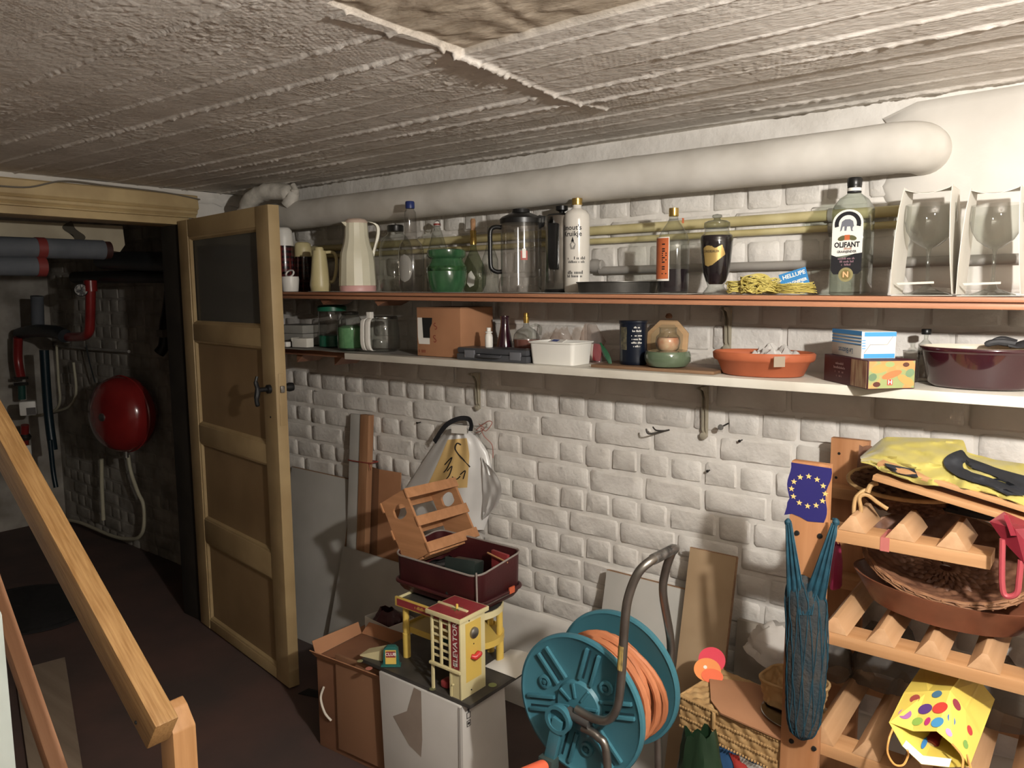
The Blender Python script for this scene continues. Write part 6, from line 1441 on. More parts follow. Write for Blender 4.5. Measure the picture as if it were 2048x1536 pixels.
# cardboard sheet lying on the hamper and what lies on it
cs = Hb @ T(wl*.28, -.012, Hh+.006)
t2 = thing('cardboard_piece', 'piece of brown cardboard lying on the woven hamper', 'cardboard', cs.translation, th)
MB().prism([(0, .03), (.05, -.004), (wl*.74, .0), (wl*.74, .16), (.03, .19), (-.07, .13)], .004).build('sheet', CBRD, t2)
# orange and red paper tag
pt = at(1420, 1345, z=ztop+.012)
t2 = thing('paper_tag', 'bright orange and red paper hang tag on the cardboard piece', 'tag', (pt.x, pt.y+.01, ztop+.03), rot=(R(42), 0, R(20)))
def disc_part(pts, m, nm, z0): return MB().prism(pts, .0015, T(0, 0, z0)).build(nm, m, t2)
ORG = pm('vivid_orange', '#f08a32', rough=.45); ORR = pm('vivid_red_orange', '#f0642c', rough=.45); PNK = pm('vivid_red', '#e0304a', rough=.45)
cc = [(.036*math.cos(a), .036*math.sin(a)) for a in np.linspace(0, 2*PI, 28, endpoint=False)]
disc_part([(x, y+.012) for x, y in cc if y > -.036]+[], PNK, 'red_part', .004)
disc_part([(x-.010, y*.9-.018) for x, y in cc], ORG, 'orange_part', .006)
disc_part([(x*.8+.004, y*.55-.034) for x, y in cc], ORR, 'deep_orange_part', .008)
MB().lathe([(.005, 0), (.005, .0008)], 12, T(-.016, -.012, .0077)).build('white_logo', LBL, t2)
# clear bubble bag
pt = at(1510, 1345, z=ztop+.01)
t2 = thing('bubble_bag', 'cloudy clear plastic bag standing up behind the paper tag', 'bag', (pt.x-.005, pt.y+.085, ztop+.0135))
crumple('film', .06, .035, .12, 31, milky('cloudy_film', '#ddd6cd', .75, .3), t2, amp=.22, M=RY(R(22)))
# small woven bread tray
pt = at(1560, 1432, z=ztop+.012)
t2 = thing('bread_basket', 'small woven bread basket standing on the cardboard piece', 'basket', (pt.x+.012, pt.y+.062, ztop+.02), th)
W2, D2, H2 = .075, .06, .062
ring0 = sqring(W2*.85, D2*.85, .03, 6); ring1 = sqring(W2, D2, .036, 6); n = len(ring0); nb = 4
def ringp(i, v): 
    i0 = int(i) % n; i1 = (i0+1) % n; f_ = i-int(i); a = Vector(ring0[i0]).lerp(Vector(ring0[i1]), f_); c_ = Vector(ring1[i0]).lerp(Vector(ring1[i1]), f_); return a.lerp(c_, v)
def fn(u, v):
    p = ringp(u*n % n, v); s_ = 1 if (int(u*24)+int(v*nb*.999)) % 2 == 0 else -1; k = 1+.05*(s_*abs(math.sin(u*24*PI)))*math.sin(PI*((v*nb) % 1))
    return (p.x*k, p.y*k, H2*v)
MB().sheet(fn, 96, 16, cu=True).build('woven_wall', WICK, t2, smooth=50, solid=.002)
MB().tube([(p[0], p[1], H2) for p in ring1], .0035, 8, closed=True).build('rim', WICK, t2)
MB().prism(ring0, .002).build('bottom', WICKD, t2)
pt = at(1535, 1440, z=ztop+.01)
t2 = thing('metal_dish', 'shiny metal dish edge under the small bread basket', 'dish', (pt.x+.06, pt.y+.055, ztop+.0115), th)
MB().lathe([(.05, 0), (.085, .003), (.095, .007), (.093, .008), (.08, .005), (0, .003)], 36, sy=.85).build('dish_body', STEEL, t2)
# ================================================================ wine rack
RX0, RY0, RY1 = -.565, 1.705, 2.11
RW = .086
t = thing('wine_rack', 'pine wine rack with rows of triangular bottle blocks', 'wine rack', (-.1, 1.9, 0))
pz = at(1622, 926, y=RY0).z; pzb = at(1700, 879, y=RY1).z
fx0 = at(1583, 930, y=RY0).x; fx1 = at(1660, 936, y=RY0).x
# front post, slightly out of plumb, and back post
MB().add([(at(1567, 1536, y=RY0).x-.012, RY0, 0), (at(1640, 1536, y=RY0).x-.008, RY0, 0), (fx1, RY0, pz), (fx0, RY0, pz), (at(1567, 1536, y=RY0).x-.012, RY0+.022, 0), (at(1640, 1536, y=RY0).x-.008, RY0+.022, 0), (fx1, RY0+.022, pz), (fx0, RY0+.022, pz)],
         [(0, 1, 2, 3), (7, 6, 5, 4), (0, 4, 5, 1), (1, 5, 6, 2), (2, 6, 7, 3), (3, 7, 4, 0)]).build('post', PINE, t, world=True, bevel=.0015)
bx0_, bx1_ = at(1662, 880, y=RY1).x, at(1738, 890, y=RY1).x
MB().box((bx0_, RY1, 0), (bx1_, RY1+.022, pzb)).build('post', PINE, t, world=True, bevel=.0015)
XE = .32
MB().box((XE-.08, RY0, 0), (XE, RY0+.022, pz)).build('post', PINE, t, world=True, bevel=.0015); MB().box((XE-.08, RY1, 0), (XE, RY1+.022, pzb)).build('post', PINE, t, world=True, bevel=.0015)
TZ = [at(1665, 1052, y=RY0+.03).z-.004, at(1660, 1262, y=RY0+.03).z, at(1648, 1485, y=RY0+.03).z]
BOLT = pm('dark_bolt', '#2c2a28', rough=.5, metal=.5)
tier_x1 = [at(1983, 1112, y=RY0+.03).x, XE, XE]
for k, z_ in enumerate(TZ):
    x1 = tier_x1[k]
    MB().box((fx1-.07, RY0+.0225, z_-.028), (x1, RY0+.09, z_)).build('shelf_rail', PINEX, t, world=True, bevel=.002)
    MB().box((bx0_+.01, RY1-.06, z_-.028+.012), (XE, RY1-.001, z_+.012)).build('shelf_rail', PINEX, t, world=True, bevel=.002)
    nb = 7; px0 = {0: 1712, 1: 1685, 2: 1668}[k]
    xs0 = at(px0, 1000, y=RY0+.05).x
    for i in range(nb):
        x = xs0+.096*i
        if x > XE-.05 or x > x1-.02: break
        y0 = RY0+.024; y1 = RY1-.005 if k else RY0+.16
        pts = [(-.029, 0), (.029, 0), (.005, .034), (-.005, .034)]
        vs = [(x+a, y0+(.0 if b_ == 0 else .006), z_+b_+.0004) for a, b_ in pts]+[(x+a, y1, z_+b_+.0004+(.012 if k else 0)) for a, b_ in pts]
        MB().add(vs, [(0, 1, 2, 3), (7, 6, 5, 4), (0, 4, 5, 1), (1, 5, 6, 2), (2, 6, 7, 3), (3, 7, 4, 0)]).build('bottle_block', PINEY, t, world=True, bevel=.0012)
for px, py in ((1594, 1066), (1640, 1072), (1583, 1482), (1628, 1497), (1648, 1345)):
    P = at(px, py, y=RY0); MB().lathe([(.006, 0), (.005, .003), (0, .0035)], 12, T(P.x, RY0, P.z) @ RX(PI/2)).build('bolt', BOLT, t, world=True)
for px, py in ((1678, 907), (1672, 955)):
    P = at(px, py, y=RY1); MB().lathe([(.004, 0), (.003, .002)], 10, T(P.x, RY1, P.z) @ RX(PI/2)).build('bolt', BOLT, t, world=True)
# red tape round the top rail
P = at(1770, 1070, y=RY0+.02); MB().box((P.x-.009, RY0+.0215, TZ[0]-.029), (P.x+.009, RY0+.091, TZ[0]+.0008)).build('red_tape', pm('red_tape', '#b5625a', rough=.5), t, world=True)
# --- EU flag sticker with wavy outline on the front post
t = thing('flag_sticker', 'blue flag sticker with a ring of gold stars on the front post', 'sticker', (fx0, RY0-.001, pz-.11))
zb_ = at(1620, 1035, y=RY0).z; n = 12
L_ = [(fx0-.004+.004*math.sin(i/n*9+1)-.006*(i > 8), pz-.004-(pz-zb_)*i/n) for i in range(n+1)]; R_ = [(fx1+.002+.004*math.sin(i/n*9+.4)-.010*(i/n), pz-.006-(pz-zb_)*i/n) for i in range(n+1)]
bot = [(L_[-1][0]+(R_[-1][0]-L_[-1][0])*q, L_[-1][1]+.006*math.sin(q*7)) for q in (.2, .4, .6, .8)]
poly = L_+bot+R_[::-1]
MB().add([(x, RY0-.0012, z) for x, z in poly], [tuple(range(len(poly)))]).build('flag_field', pm('flag_blue', '#2a2668', rough=.45), t, world=True, solid=.0005)
sc_ = at(1617, 982, y=RY0); sr = 33*mpp(sc_)
STAR = pm('star_gold', '#e3c063', rough=.5)
for k in range(12):
    a = 2*PI*k/12; cx_, cz_ = sc_.x+sr*math.cos(a), sc_.z+sr*.92*math.sin(a); pts = []
    for i in range(10):
        r_ = (.0072 if i % 2 == 0 else .0029); q = PI/2+PI*i/5; pts.append((cx_+r_*math.cos(q), RY0-.0024, cz_+r_*math.sin(q)))
    MB().add(pts+[(cx_, RY0-.0024, cz_)], [(i, (i+1) % 10, 10) for i in range(10)]).build('star', STAR, t, world=True)
# --- teal net bag hanging over the post
NET = pm('teal_net', '#15495a', '#0d3544', scale=30, rough=.6); DARKW = pm('dark_wool', '#1f3038', '#3d3833', scale=45, rough=.95, bump=.9, bscale=120, stretch=(1, 1, .3))
t = thing('net_bag', 'teal string net bag stuffed with dark wool hanging on the front post', 'bag', at(1616, 1480, y=RY0-.03))
y_ = RY0-.035
def nb_(v):
    cl = [(1606, 1150, 3), (1607, 1160, 30), (1612, 1195, 40), (1614, 1260, 40), (1612, 1330, 38), (1609, 1400, 36), (1606, 1440, 33), (1603, 1468, 22), (1602, 1480, 3)]
    f = v*(len(cl)-1); i = min(int(f), len(cl)-2); q = f-i; return [cl[i][k]*(1-q)+cl[i+1][k]*q for k in range(3)]
s_ = mpp(at(1616, 1300, y=y_))
def nbp(u, v, k=1.0):
    c_ = nb_(v); P = at(c_[0], c_[1], y=y_); a = 2*PI*u; r_ = c_[2]*s_*k*(1+.09*pn(math.cos(a)*4, v*11, math.sin(a)*4, 6)+.05*pn(math.cos(a)*11, v*40, math.sin(a)*11, 8))
    return (P.x+r_*math.cos(a), y_+min(.032, r_*.5*math.sin(a)), P.z)
MB().sheet(lambda u, v: nbp(u, v), 30, 50, cu=True).build('wool_filling', DARKW, t, world=True, smooth=60)
mb = MB()
for k in range(12):
    for sg in (1, -1): mb.tube([nbp((k/12+sg*.16*v) % 1.0, v, 1.03) for v in np.linspace(.12, .98, 34)], .0011, 4)
mb.build('net_mesh', NET, t, world=True)
mb = MB(); rs = random.Random(3)
for k in range(7):
    e1 = rs.uniform(-8, 8); mb.tube(smoothpath([at(1577+rs.uniform(-3, 3), 1040, y=y_+.01), at(1578+e1*.3, 1075+k*2, y=y_), at(1588+e1*.6, 1130+k*2, y=y_-.006), at(1600+e1, 1175+k*2, y=y_-.012), at(1606+e1, 1230, y=y_-.022)], 5), .0016, 5)
    mb.tube(smoothpath([at(1668+rs.uniform(-3, 5), 1036, y=y_+.01), at(1670+e1*.4, 1062+k*2, y=y_), at(1652+e1*.6, 1110+k*2, y=y_-.004), at(1630+e1, 1165+k*2, y=y_-.012), at(1618+e1, 1230, y=y_-.022)], 5), .0016, 5)
mb.build('net_handles', NET, t, world=True)
for q_, (xa_, xb_, xc_, xd_) in enumerate(((1572, 1584, 1575, 1612), (1664, 1676, 1604, 1650))):
    MB().sheet(lambda u, v: at((xa_+(xb_-xa_)*u)*(1-v)+(xc_+(xd_-xc_)*u)*v, 1046+160*v, y=y_+.004-.022*math.sin(PI*.62*v)+.012*max(0, v-.8)/.2-.0025*math.sin(u*PI*6)), 18, 16).build('gathered_net', NET, t, world=True, solid=.0015)
for px in (1576, 1672): MB().lathe([(0, -.008), (.007, -.004), (.008, .002), (.004, .008), (0, .01)], 10, T(*at(px, 1045, y=y_+.006))).build('knot', NET, t, world=True)
# --- top tier: wicker basket, two boards, shirt, red bag, dark bag
z1 = TZ[0]+.0355
P = at(1800, 985, y=1.90)
t = thing('wicker_basket', 'dark wicker basket with a pale cane handle on the top tier', 'basket', (P.x+.01, 1.955, TZ[0]+.02), rot=(R(14), 0, R(4)))
def bk(u, v):
    a = 2*PI*u; k = .62+.38*v; w_ = .004*(1 if (int(u*40)+int(v*7)) % 2 else -1)
    return ((.130*k+w_)*math.cos(a), (.085*k+w_)*math.sin(a), .058*v)
MB().sheet(bk, 80, 14, cu=True).build('woven_wall', WICKD, t, smooth=50, solid=.004); MB().lathe([(.08, 0), (.08, .004)], 32, sy=.66).build('bottom', WICKD, t)
MB().tube([(.132*math.cos(a), .087*math.sin(a), .058) for a in np.linspace(0, 2*PI, 40, endpoint=False)], .005, 8, closed=True).build('rim', WICK, t)
hx = smoothpath([at(1738, 978, y=1.80), at(1722, 985, y=1.79), at(1710, 1000, y=1.785), at(1708, 1030, y=1.785), at(1716, 1040, y=1.785), at(1722, 1020, y=1.785), at(1719, 995, y=1.785), at(1734, 990, y=1.79), at(1755, 1005, y=1.80), at(1775, 1018, y=1.805)], 5)
MB().tube(hx, .0045, 8).build('cane_handle', WICK, t, world=True)
MB().tube(smoothpath([at(1735, 985, y=1.79), at(1742, 970, y=1.795), at(1756, 966, y=1.80)], 5), .0055, 8).build('cane_knot', WICK, t, world=True)
P = at(1726, 965, y=1.9); 
tag(MB().sheet(lambda u, v: (P.x-.05+.10*u, 2.035+.02*v, z1+.01+.085*v+.006*pn(u*8, v*8, 1, 2)), 12, 8).build('woven_mat', WICKD, solid=.004), 'woven dark mat standing behind the wicker basket', 'mat')
def board_px(nm, lab, A, B, y, w, th_, mat):
    a = at(*A, y=y); c_ = at(*B, y=y-.02); d = (c_-a); L = d.length; ux = d.normalized(); uy = Vector((0, 1, 0)); uy = (uy-ux*uy.dot(ux)).normalized(); uz = ux.cross(uy)
    M = frame(a, ux, uy, uz); t_ = thing(nm, lab, 'board', a)
    MB().box((0, 0, -th_), (L+.12, w, 0), M).build('plank', mat, t_, world=True, bevel=.0015); return M, L
Mb2, _ = board_px('wooden_board', 'lower of two thin pine boards under the yellow shirt', (1746, 950), (2046, 1040), 1.77, .16, .012, PINEX)
Mb1, L1 = board_px('wooden_board', 'upper of two thin pine boards under the yellow shirt', (1755, 924), (2046, 1014), 1.775, .16, .010, PINEX)
# shirt draped on the boards
SHY = pm('yellow_jersey', '#b0a23e', '#a09232', scale=6, rough=.7, sheen=.2); SHB = pm('black_jersey', '#22242a', '#1b1d22', scale=8, rough=.75)
t = thing('jersey_shirt', 'crumpled yellow and black jersey shirt lying on the pine boards', 'shirt', Mb1 @ Vector((L1*.5, .05, 0)))
def top_px(u):
    X = [1722, 1770, 1850, 1925, 1932, 1990, 2050, 2120]; Y = [915, 876, 878, 882, 905, 922, 930, 940]; return np.interp(u, np.linspace(0, 1, 8), X), np.interp(u, np.linspace(0, 1, 8), Y)
def shp(u, v):
    tx, ty = top_px(u); bx_ = 1722+(2125-1722)*u; by_ = 925+(1025-925)*max(0, (bx_-1740))/300*.93+12*math.sin(u*7)
    px = tx*(1-v)+bx_*v; py = ty*(1-v)+by_*v
    y = 1.94-.175*v-.03*math.sin(PI*v)+.045*(abs(pn(u*5+v*2.2, v*2.4-u*3, 0, 6))-.2)+.022*abs(pn(u*12-v*5, v*6+u*4, 0, 11))
    return at(px, py, y=y)
MB().sheet(shp, 60, 26).build('jersey_cloth', SHY, t, world=True, smooth=60, solid=.003)
def band(pts, w, nm='black_panel'):
    mb = MB(); P_ = [Vector((p[0], p[1], 0)) for p in smoothpath([(a, b_, 0) for a, b_ in pts], 6)]; vs = []; fs = []
    for i, p in enumerate(P_):
        tn = (P_[min(i+1, len(P_)-1)]-P_[max(i-1, 0)]).normalized(); nn = Vector((-tn.y*.7, tn.x*1.6, 0))*w
        for q in np.linspace(-1, 1, 5): r_ = shp(min(1, max(0, p.x+nn.x*q)), min(.999, max(0, p.y+nn.y*q))); vs.append(r_+(CAM-r_).normalized()*.010+Vector((0, 0, .003)))
    for i in range(len(P_)-1):
        for q in range(4): fs.append((i*5+q, i*5+q+1, (i+1)*5+q+1, (i+1)*5+q))
    return mb.add(vs, fs).build(nm, SHB, t, world=True, smooth=60)
band([(.99, .42), (.80, .40), (.62, .32), (.50, .28), (.44, .42), (.46, .60), (.56, .68), (.70, .72), (.78, .82)], .085); band([(.82, .50), (.74, .66), (.66, .86)], .11); band([(.13, .86), (.2, .84), (.27, .82)], .06)
# black bag and red bag on the right of the top tier
P = at(1960, 1060, y=1.86)
t = thing('black_bag', 'slumped black cloth bag under the pine boards', 'bag', (P.x+.02, 1.93, z1))
crumple('bag_cloth', .10, .07, .055, 41, pm('black_cloth', '#1b1c20', '#232428', scale=10, rough=.85), t, amp=.14)
t = thing('red_bag', 'glossy red handbag with a long red strap hanging from the top tier', 'handbag', at(2030, 1080, y=1.72))
REDB = pm('glossy_red_vinyl', '#8e1f30', '#7c1828', scale=6, rough=.22, coat=.5)
yb_ = 1.70
MB().add([at(1982, 1047, y=yb_), at(2008, 1029, y=yb_+.03), at(2075, 1058, y=yb_+.02), at(2078, 1120, y=yb_-.01), at(2048, 1125, y=yb_-.02), at(2012, 1082, y=yb_-.015), at(2030, 1060, y=yb_-.03), at(2010, 1090, y=yb_+.04)], [(0, 1, 6), (0, 6, 5), (1, 2, 6), (2, 3, 6), (3, 4, 6), (4, 5, 6)]).build('bag_body', REDB, t, world=True, smooth=0, solid=.006)
MB().add([at(2008, 1031, y=yb_-.02), at(2016, 1030, y=yb_-.02), at(2034, 1072, y=yb_-.034), at(2022, 1072, y=yb_-.034)], [(0, 1, 2, 3)]).build('bag_fold', REDB, t, world=True, solid=.004)
stp = smoothpath([at(2005, 1078, y=yb_-.02), at(2004, 1120, y=yb_-.02), at(2004, 1165, y=yb_-.02), at(2008, 1188, y=yb_-.02), at(2020, 1193, y=yb_-.02), at(2034, 1185, y=yb_-.02), at(2038, 1160, y=yb_-.02), at(2042, 1120, y=yb_-.02)], 6)
MB().tube(stp, .0055, 8).build('strap', pm('red_strap', '#a23a42', rough=.5), t, world=True)
# --- middle tier: terracotta pan with a wicker oval basket tipped in it
z2 = TZ[1]+.0355+.006
P = at(1880, 1285, y=1.86); s = mpp(P)
t = thing('oven_dish', 'big oval brown earthenware dish on the middle tier', 'dish', (P.x, 1.875, z2+.006), R(0))
MB().lathe([(.12, 0), (.15, .004), (.178, .045), (.190, .062), (.192, .066), (.186, .066), (.17, .044), (.14, .012), (0, .010)], 52, RY(R(3)), sy=.66, cap1=False).build('dish_body', pm('brown_earthenware', '#80492e', '#6c3c25', scale=14, rough=.4, bump=.15, bscale=40), t, smooth=50)
t2 = thing('wicker_tray', 'dark oval wicker tray tipped up in the earthenware dish', 'basket', (P.x-.004, 1.905, z2+.098), rot=(R(36), R(5), 0))
def wt(u, v):
    a = 2*PI*u; k = .08+.92*v; w_ = .0035*(1 if (int(u*44)+int(v*9)) % 2 else -1)*math.sin(PI*min(1, v*9 % 1))
    return (.165*k*math.cos(a), .115*k*math.sin(a), .05*max(0, (v-.45)/.55)**1.3+w_)
MB().sheet(wt, 88, 36, cu=True).build('woven_tray', WICKD, t2, smooth=45, solid=.003)
WKM = pm('mid_wicker', '#9a6c46', '#7c5234', scale=40, rough=.55)
for k in range(3): MB().tube([((.166+.002*k)*math.cos(a), (.117+.002*k)*math.sin(a), .05-.006*k+.002*math.sin(a*22+k*2)) for a in np.linspace(0, 2*PI, 90, endpoint=False)], .0036, 6, closed=True).build('rim_cane', WKM, t2)
mb = MB()
for k in range(40):
    a = 2*PI*k/40; mb.tube([((.155)*math.cos(a), .108*math.sin(a), .036), (.168*math.cos(a+.1), .119*math.sin(a+.1), .05), (.172*math.cos(a+.2), .122*math.sin(a+.2), .034)], .0028, 5)
mb.build('rim_lacing', WKM, t2)
P = at(1656, 1190, y=1.95); t = thing('pink_pouch', 'narrow bright pink pouch peeping out behind the front post', 'pouch', (P.x+.01, 1.98, TZ[1]+.0135))
crumple('pouch', .012, .03, .11, 51, pm('bright_pink', '#b52a5e', rough=.5), t, amp=.12)
P = at(2044, 1275, y=1.76); t = thing('dark_bottle', 'fat dark grey bottle lying at the end of the middle tier', 'bottle', (P.x+.065, 1.77, z2+.042), rot=(R(80), 0, R(15)))
MB().lathe([(.0, -.1), (.03, -.1), (.044, -.085), (.045, .06), (.02, .1), (.016, .14), (0, .14)], 28).build('bottle_body', pm('dark_grey_glass', '#2a2d30', rough=.15, coat=.5), t); MB().lathe([(.017, .125), (.018, .15), (0, .15)], 16).build('cap', BLKP, t)
# --- bottom tier: yellow balloon gift bag lying down with a bottle in it
z3 = TZ[2]+.0355
GB = pm('yellow_gift_bag', '#e3c93a', '#d8bc30', scale=8, rough=.35, spec=.5)
t = thing('gift_bag', 'yellow balloon gift bag lying on the bottom tier', 'bag', at(1860, 1500, y=1.75))
# mouth outline (near end) and far end, read at the tier's depth
mouth = [(1779, 1445), (1827, 1463), (1873, 1463), (1905, 1490), (1938, 1532), (1898, 1534), (1843, 1528), (1805, 1492)]
topn = [(1779, 1445), (1808, 1396), (1897, 1409), (1915, 1428), (1950, 1475), (1940, 1520)]
ym = 1.665
mv = [at(px, py, y=ym-.004*i) for i, (px, py) in enumerate(mouth)]
cen = sum(mv, Vector())/len(mv)
far_dir = Vector((.02, .20, .035))
fv = [cen+(p-cen)*.95+far_dir+Vector((0, 0, .02)) for p in mv]
mid = [p.lerp(q, .42)+Vector((0, 0, [.01, .03, .03, .015, 0, -.004, -.004, 0][i])) for i, (p, q) in enumerate(zip(mv, fv))]
vs = mv+mid+fv; n = 8; fs = []
for k in range(2):
    for i in range(n): fs.append((k*n+i, k*n+(i+1) % n, (k+1)*n+(i+1) % n, (k+1)*n+i))
fs.append(tuple(2*n+i for i in range(n)))
gb = MB().add(vs, fs).build('bag_body', GB, t, world=True, smooth=0, solid=-.0012)
# white folded lip inside the lower edge
MB().add([mv[7], mv[6], mv[5], mv[5]+Vector((.002, .012, .012)), mv[6]+Vector((0, .012, .012)), mv[7]+Vector((.004, .012, .008))], [(0, 1, 4, 5), (1, 2, 3, 4)]).build('white_lip', LBL, t, world=True, solid=.0008)
# printed balloons on the upper panels
def on_panel(i, u, v): # quad between mouth edge i..i+1 and mid
    a = mv[i].lerp(mv[i+1], u); c_ = mid[i].lerp(mid[i+1], u); return a.lerp(c_, v)
def balloon(i, u, v, ru, rv, col, off=.003, heart=False):
    pts = []
    e1 = on_panel(i, min(1, u+.01), v)-on_panel(i, max(0, u-.01), v); e2 = on_panel(i, u, min(1, v+.01))-on_panel(i, u, max(0, v-.01)); nn = e1.cross(e2).normalized()
    if nn.dot(CAM-cen) < 0: nn = -nn
    for a in np.linspace(0, 2*PI, 18, endpoint=False):
        k = (1+.25*math.sin(a)) if not heart else (1-.35*max(0, math.sin(a))**6)
        pts.append(on_panel(i, u+ru*math.cos(a)*k, v+rv*math.sin(a)*k)+nn*off)
    MB().add(pts, [tuple(range(18))]).build('balloon_print', pm('balloon_'+col[1:], col, rough=.35), gb, world=True)
for args in ((1, .2, .5, .30, .13, '#5a3a80'), (1, .85, .52, .32, .14, '#d0382a'), (1, .05, .2, .24, .10, '#86b03a'), (0, .45, .3, .26, .14, '#a868a8'), (1, .95, .17, .26, .12, '#3a92c4'), (1, .5, .2, .12, .1, '#b82a70'), (2, .5, .45, .24, .10, '#3a6ab0'), (3, .45, .7, .16, .10, '#b83030'), (3, .5, .3, .14, .10, '#6f9a3c'), (2, .6, .15, .2, .08, '#c890c0'), (6, .3, .5, .1, .2, '#2a7ab8'), (1, .5, .88, .22, .09, '#3f6d8a'), (2, .5, .85, .25, .1, '#8a3340'), (0, .6, .75, .2, .12, '#9a4038')): balloon(*args)
CORD = pm('orange_cord', '#d99a3c', rough=.6)
MB().tube(smoothpath([mv[0]+Vector((.008, -.003, -.008)), at(1778, 1478, y=ym-.03), at(1775, 1505, y=ym-.035), at(1788, 1528, y=ym-.035), at(1806, 1530, y=ym-.03), at(1816, 1512, y=ym-.02), mv[7]+Vector((.01, -.003, -.004))], 6), .0022, 6).build('cord_handle', CORD, t, world=True)
MB().tube(smoothpath([mv[3]+Vector((0, -.004, .004)), at(1925, 1515, y=ym-.04), at(1925, 1545, y=ym-.05), at(1942, 1545, y=ym-.04), at(1935, 1510, y=ym-.03), mv[4]+Vector((0, -.004, .006))], 6), .0022, 6).build('cord_handle', CORD, t, world=True)
pb0 = at(1860, 1494, y=ym+.035); d_ = far_dir.normalized()
t2 = thing('wine_bottle', 'bottle with a red capsule lying inside the yellow gift bag', 'bottle', pb0)
rot_ = Vector((0, 0, 1)).rotation_difference(d_).to_matrix().to_4x4()
Mw = T(*pb0) @ rot_
MB().lathe([(.016, .01), (.0165, .06), (.022, .085), (.028, .10), (.028, .15)], 22, Mw).build('bottle_body', pm('wine_glass_dark', '#1a1210', rough=.15), t2, world=True)
MB().lathe([(.0, -.001), (.0155, 0), (.0175, .003), (.0175, .012), (.0165, .014), (.0165, .04)], 22, Mw, cap0=False).build('capsule', pm('red_capsule', '#8e2030', rough=.35), t2, world=True); MB().lathe([(.0, -.0022), (.011, -.0018), (.011, .001)], 18, Mw, cap1=False).build('capsule_disc', pm('cream_disc', '#c9b89c', rough=.5), t2, world=True)
# --- clear bags at the back of the bottom tier
for px, py, lab, w_, h_, sd in ((1672, 1345, 'small clear bag behind the front post of the wine rack', .035, .10, 61), (1765, 1390, 'large grey clear bag at the back of the bottom tier', .08, .17, 62), (1995, 1420, 'clear bag at the back beside the yellow gift bag', .07, .15, 63)):
    P = at(px, py, y=2.0); t = thing('clear_bag', lab, 'bag', (P.x, 2.0 if sd != 62 else 2.02, z3+.004))
    crumple('film', w_, .05, h_, sd, milky('smoky_film', '#a8a29a', .22, .2), t, amp=.2)
# ================================================================ stair rail in the foreground
RAIL = wood('varnished_pine', '#b3884c', '#8f642d', 'x', scale=42, rough=.42, bump=.35)
YR = .65
e = at(328, 1462, y=YR); a_ = at(0, 862, y=YR)
d = (e-a_); d.y = 0; d.normalize(); nz = Vector((-d.z, 0, d.x)); nz = nz if nz.z > 0 else -nz
rl = thing('stair_rail', 'varnished pine stair handrail with newel post and lower rail', 'handrail', (e.x, YR, 0))
far = a_-d*1.1
def bar(p, q, hw, hh, nm, mat=RAIL, bev=.004, yc=YR):
    ux = (q-p).normalized(); uz = Vector((-ux.z, 0, ux.x)); uz = uz if uz.z > 0 else -uz; uy = Vector((0, 1, 0))
    M = frame(Vector((p.x, yc, p.z)), ux, uy, uz); L = (q-p).length
    o_ = MB().box((0, -hw, -hh), (L, hw, hh)).build(nm, mat, rl, bevel=bev); o_.matrix_basis = rl.matrix_basis.inverted() @ M; return o_
dn = nz*-.008; bar(far+dn, e+dn, .0225, .0365, 'handrail')
e2 = at(350, 1408, y=YR+.045)
MB().add([(e2.x-.028, YR+.025, 0), (e2.x+.024, YR+.025, 0), (e2.x+.024, YR+.072, 0), (e2.x-.028, YR+.072, 0), (e2.x-.028, YR+.025, e2.z-.005), (e2.x+.024, YR+.025, e2.z-.045), (e2.x+.024, YR+.072, e2.z-.045), (e2.x-.028, YR+.072, e2.z-.005), (e2.x-.012, YR+.03, e2.z+.004), (e2.x+.004, YR+.03, e2.z-.006), (e2.x+.004, YR+.068, e2.z-.006), (e2.x-.012, YR+.068, e2.z+.004)],
         [(0, 3, 2, 1), (0, 1, 5, 4), (1, 2, 6, 5), (2, 3, 7, 6), (3, 0, 4, 7), (4, 5, 9, 8), (5, 6, 10, 9), (6, 7, 11, 10), (7, 4, 8, 11), (8, 9, 10, 11)]).build('newel_post', wood('newel_pine', '#bb8850', '#a5733c', 'z', scale=12), rl, world=True, bevel=.003)
p1 = at(0, 1212, y=YR+.01); p2 = at(112, 1536, y=YR+.01); dd = (p2-p1).normalized()
bar(p1-dd*.9, p2+dd*.45, .018, .020, 'lower_rail', wood('reddish_pine', '#c08a60', '#aa744c', 'x', scale=12), yc=YR+.01)
MB().lathe([(.004, 0), (.003, .002)], 10, frame(at(272, 1445, y=YR-.0245), (1, 0, 0), (0, 0, 1), (0, -1, 0))).build('screw', BLACKM, rl, world=True)
# white gloss post close by on the left
pw = at(6, 1450, y=.50)
gp_ = thing('painted_post', 'glossy white painted post cut by the frame beside the stair rail', 'post', (pw.x-.03, .50, 0))
MB().box((-.03, -.02, 0), (.026, .02, at(5, 1240, y=.5).z)).build('post_shaft', pm('gloss_white', '#c6cfc8', '#b4beb6', scale=4, rough=.25), gp_, bevel=.012)
MB().box((-.034, -.024, 0), (.03, .024, .05)).build('post_foot', _M['gloss_white'], gp_, bevel=.004)
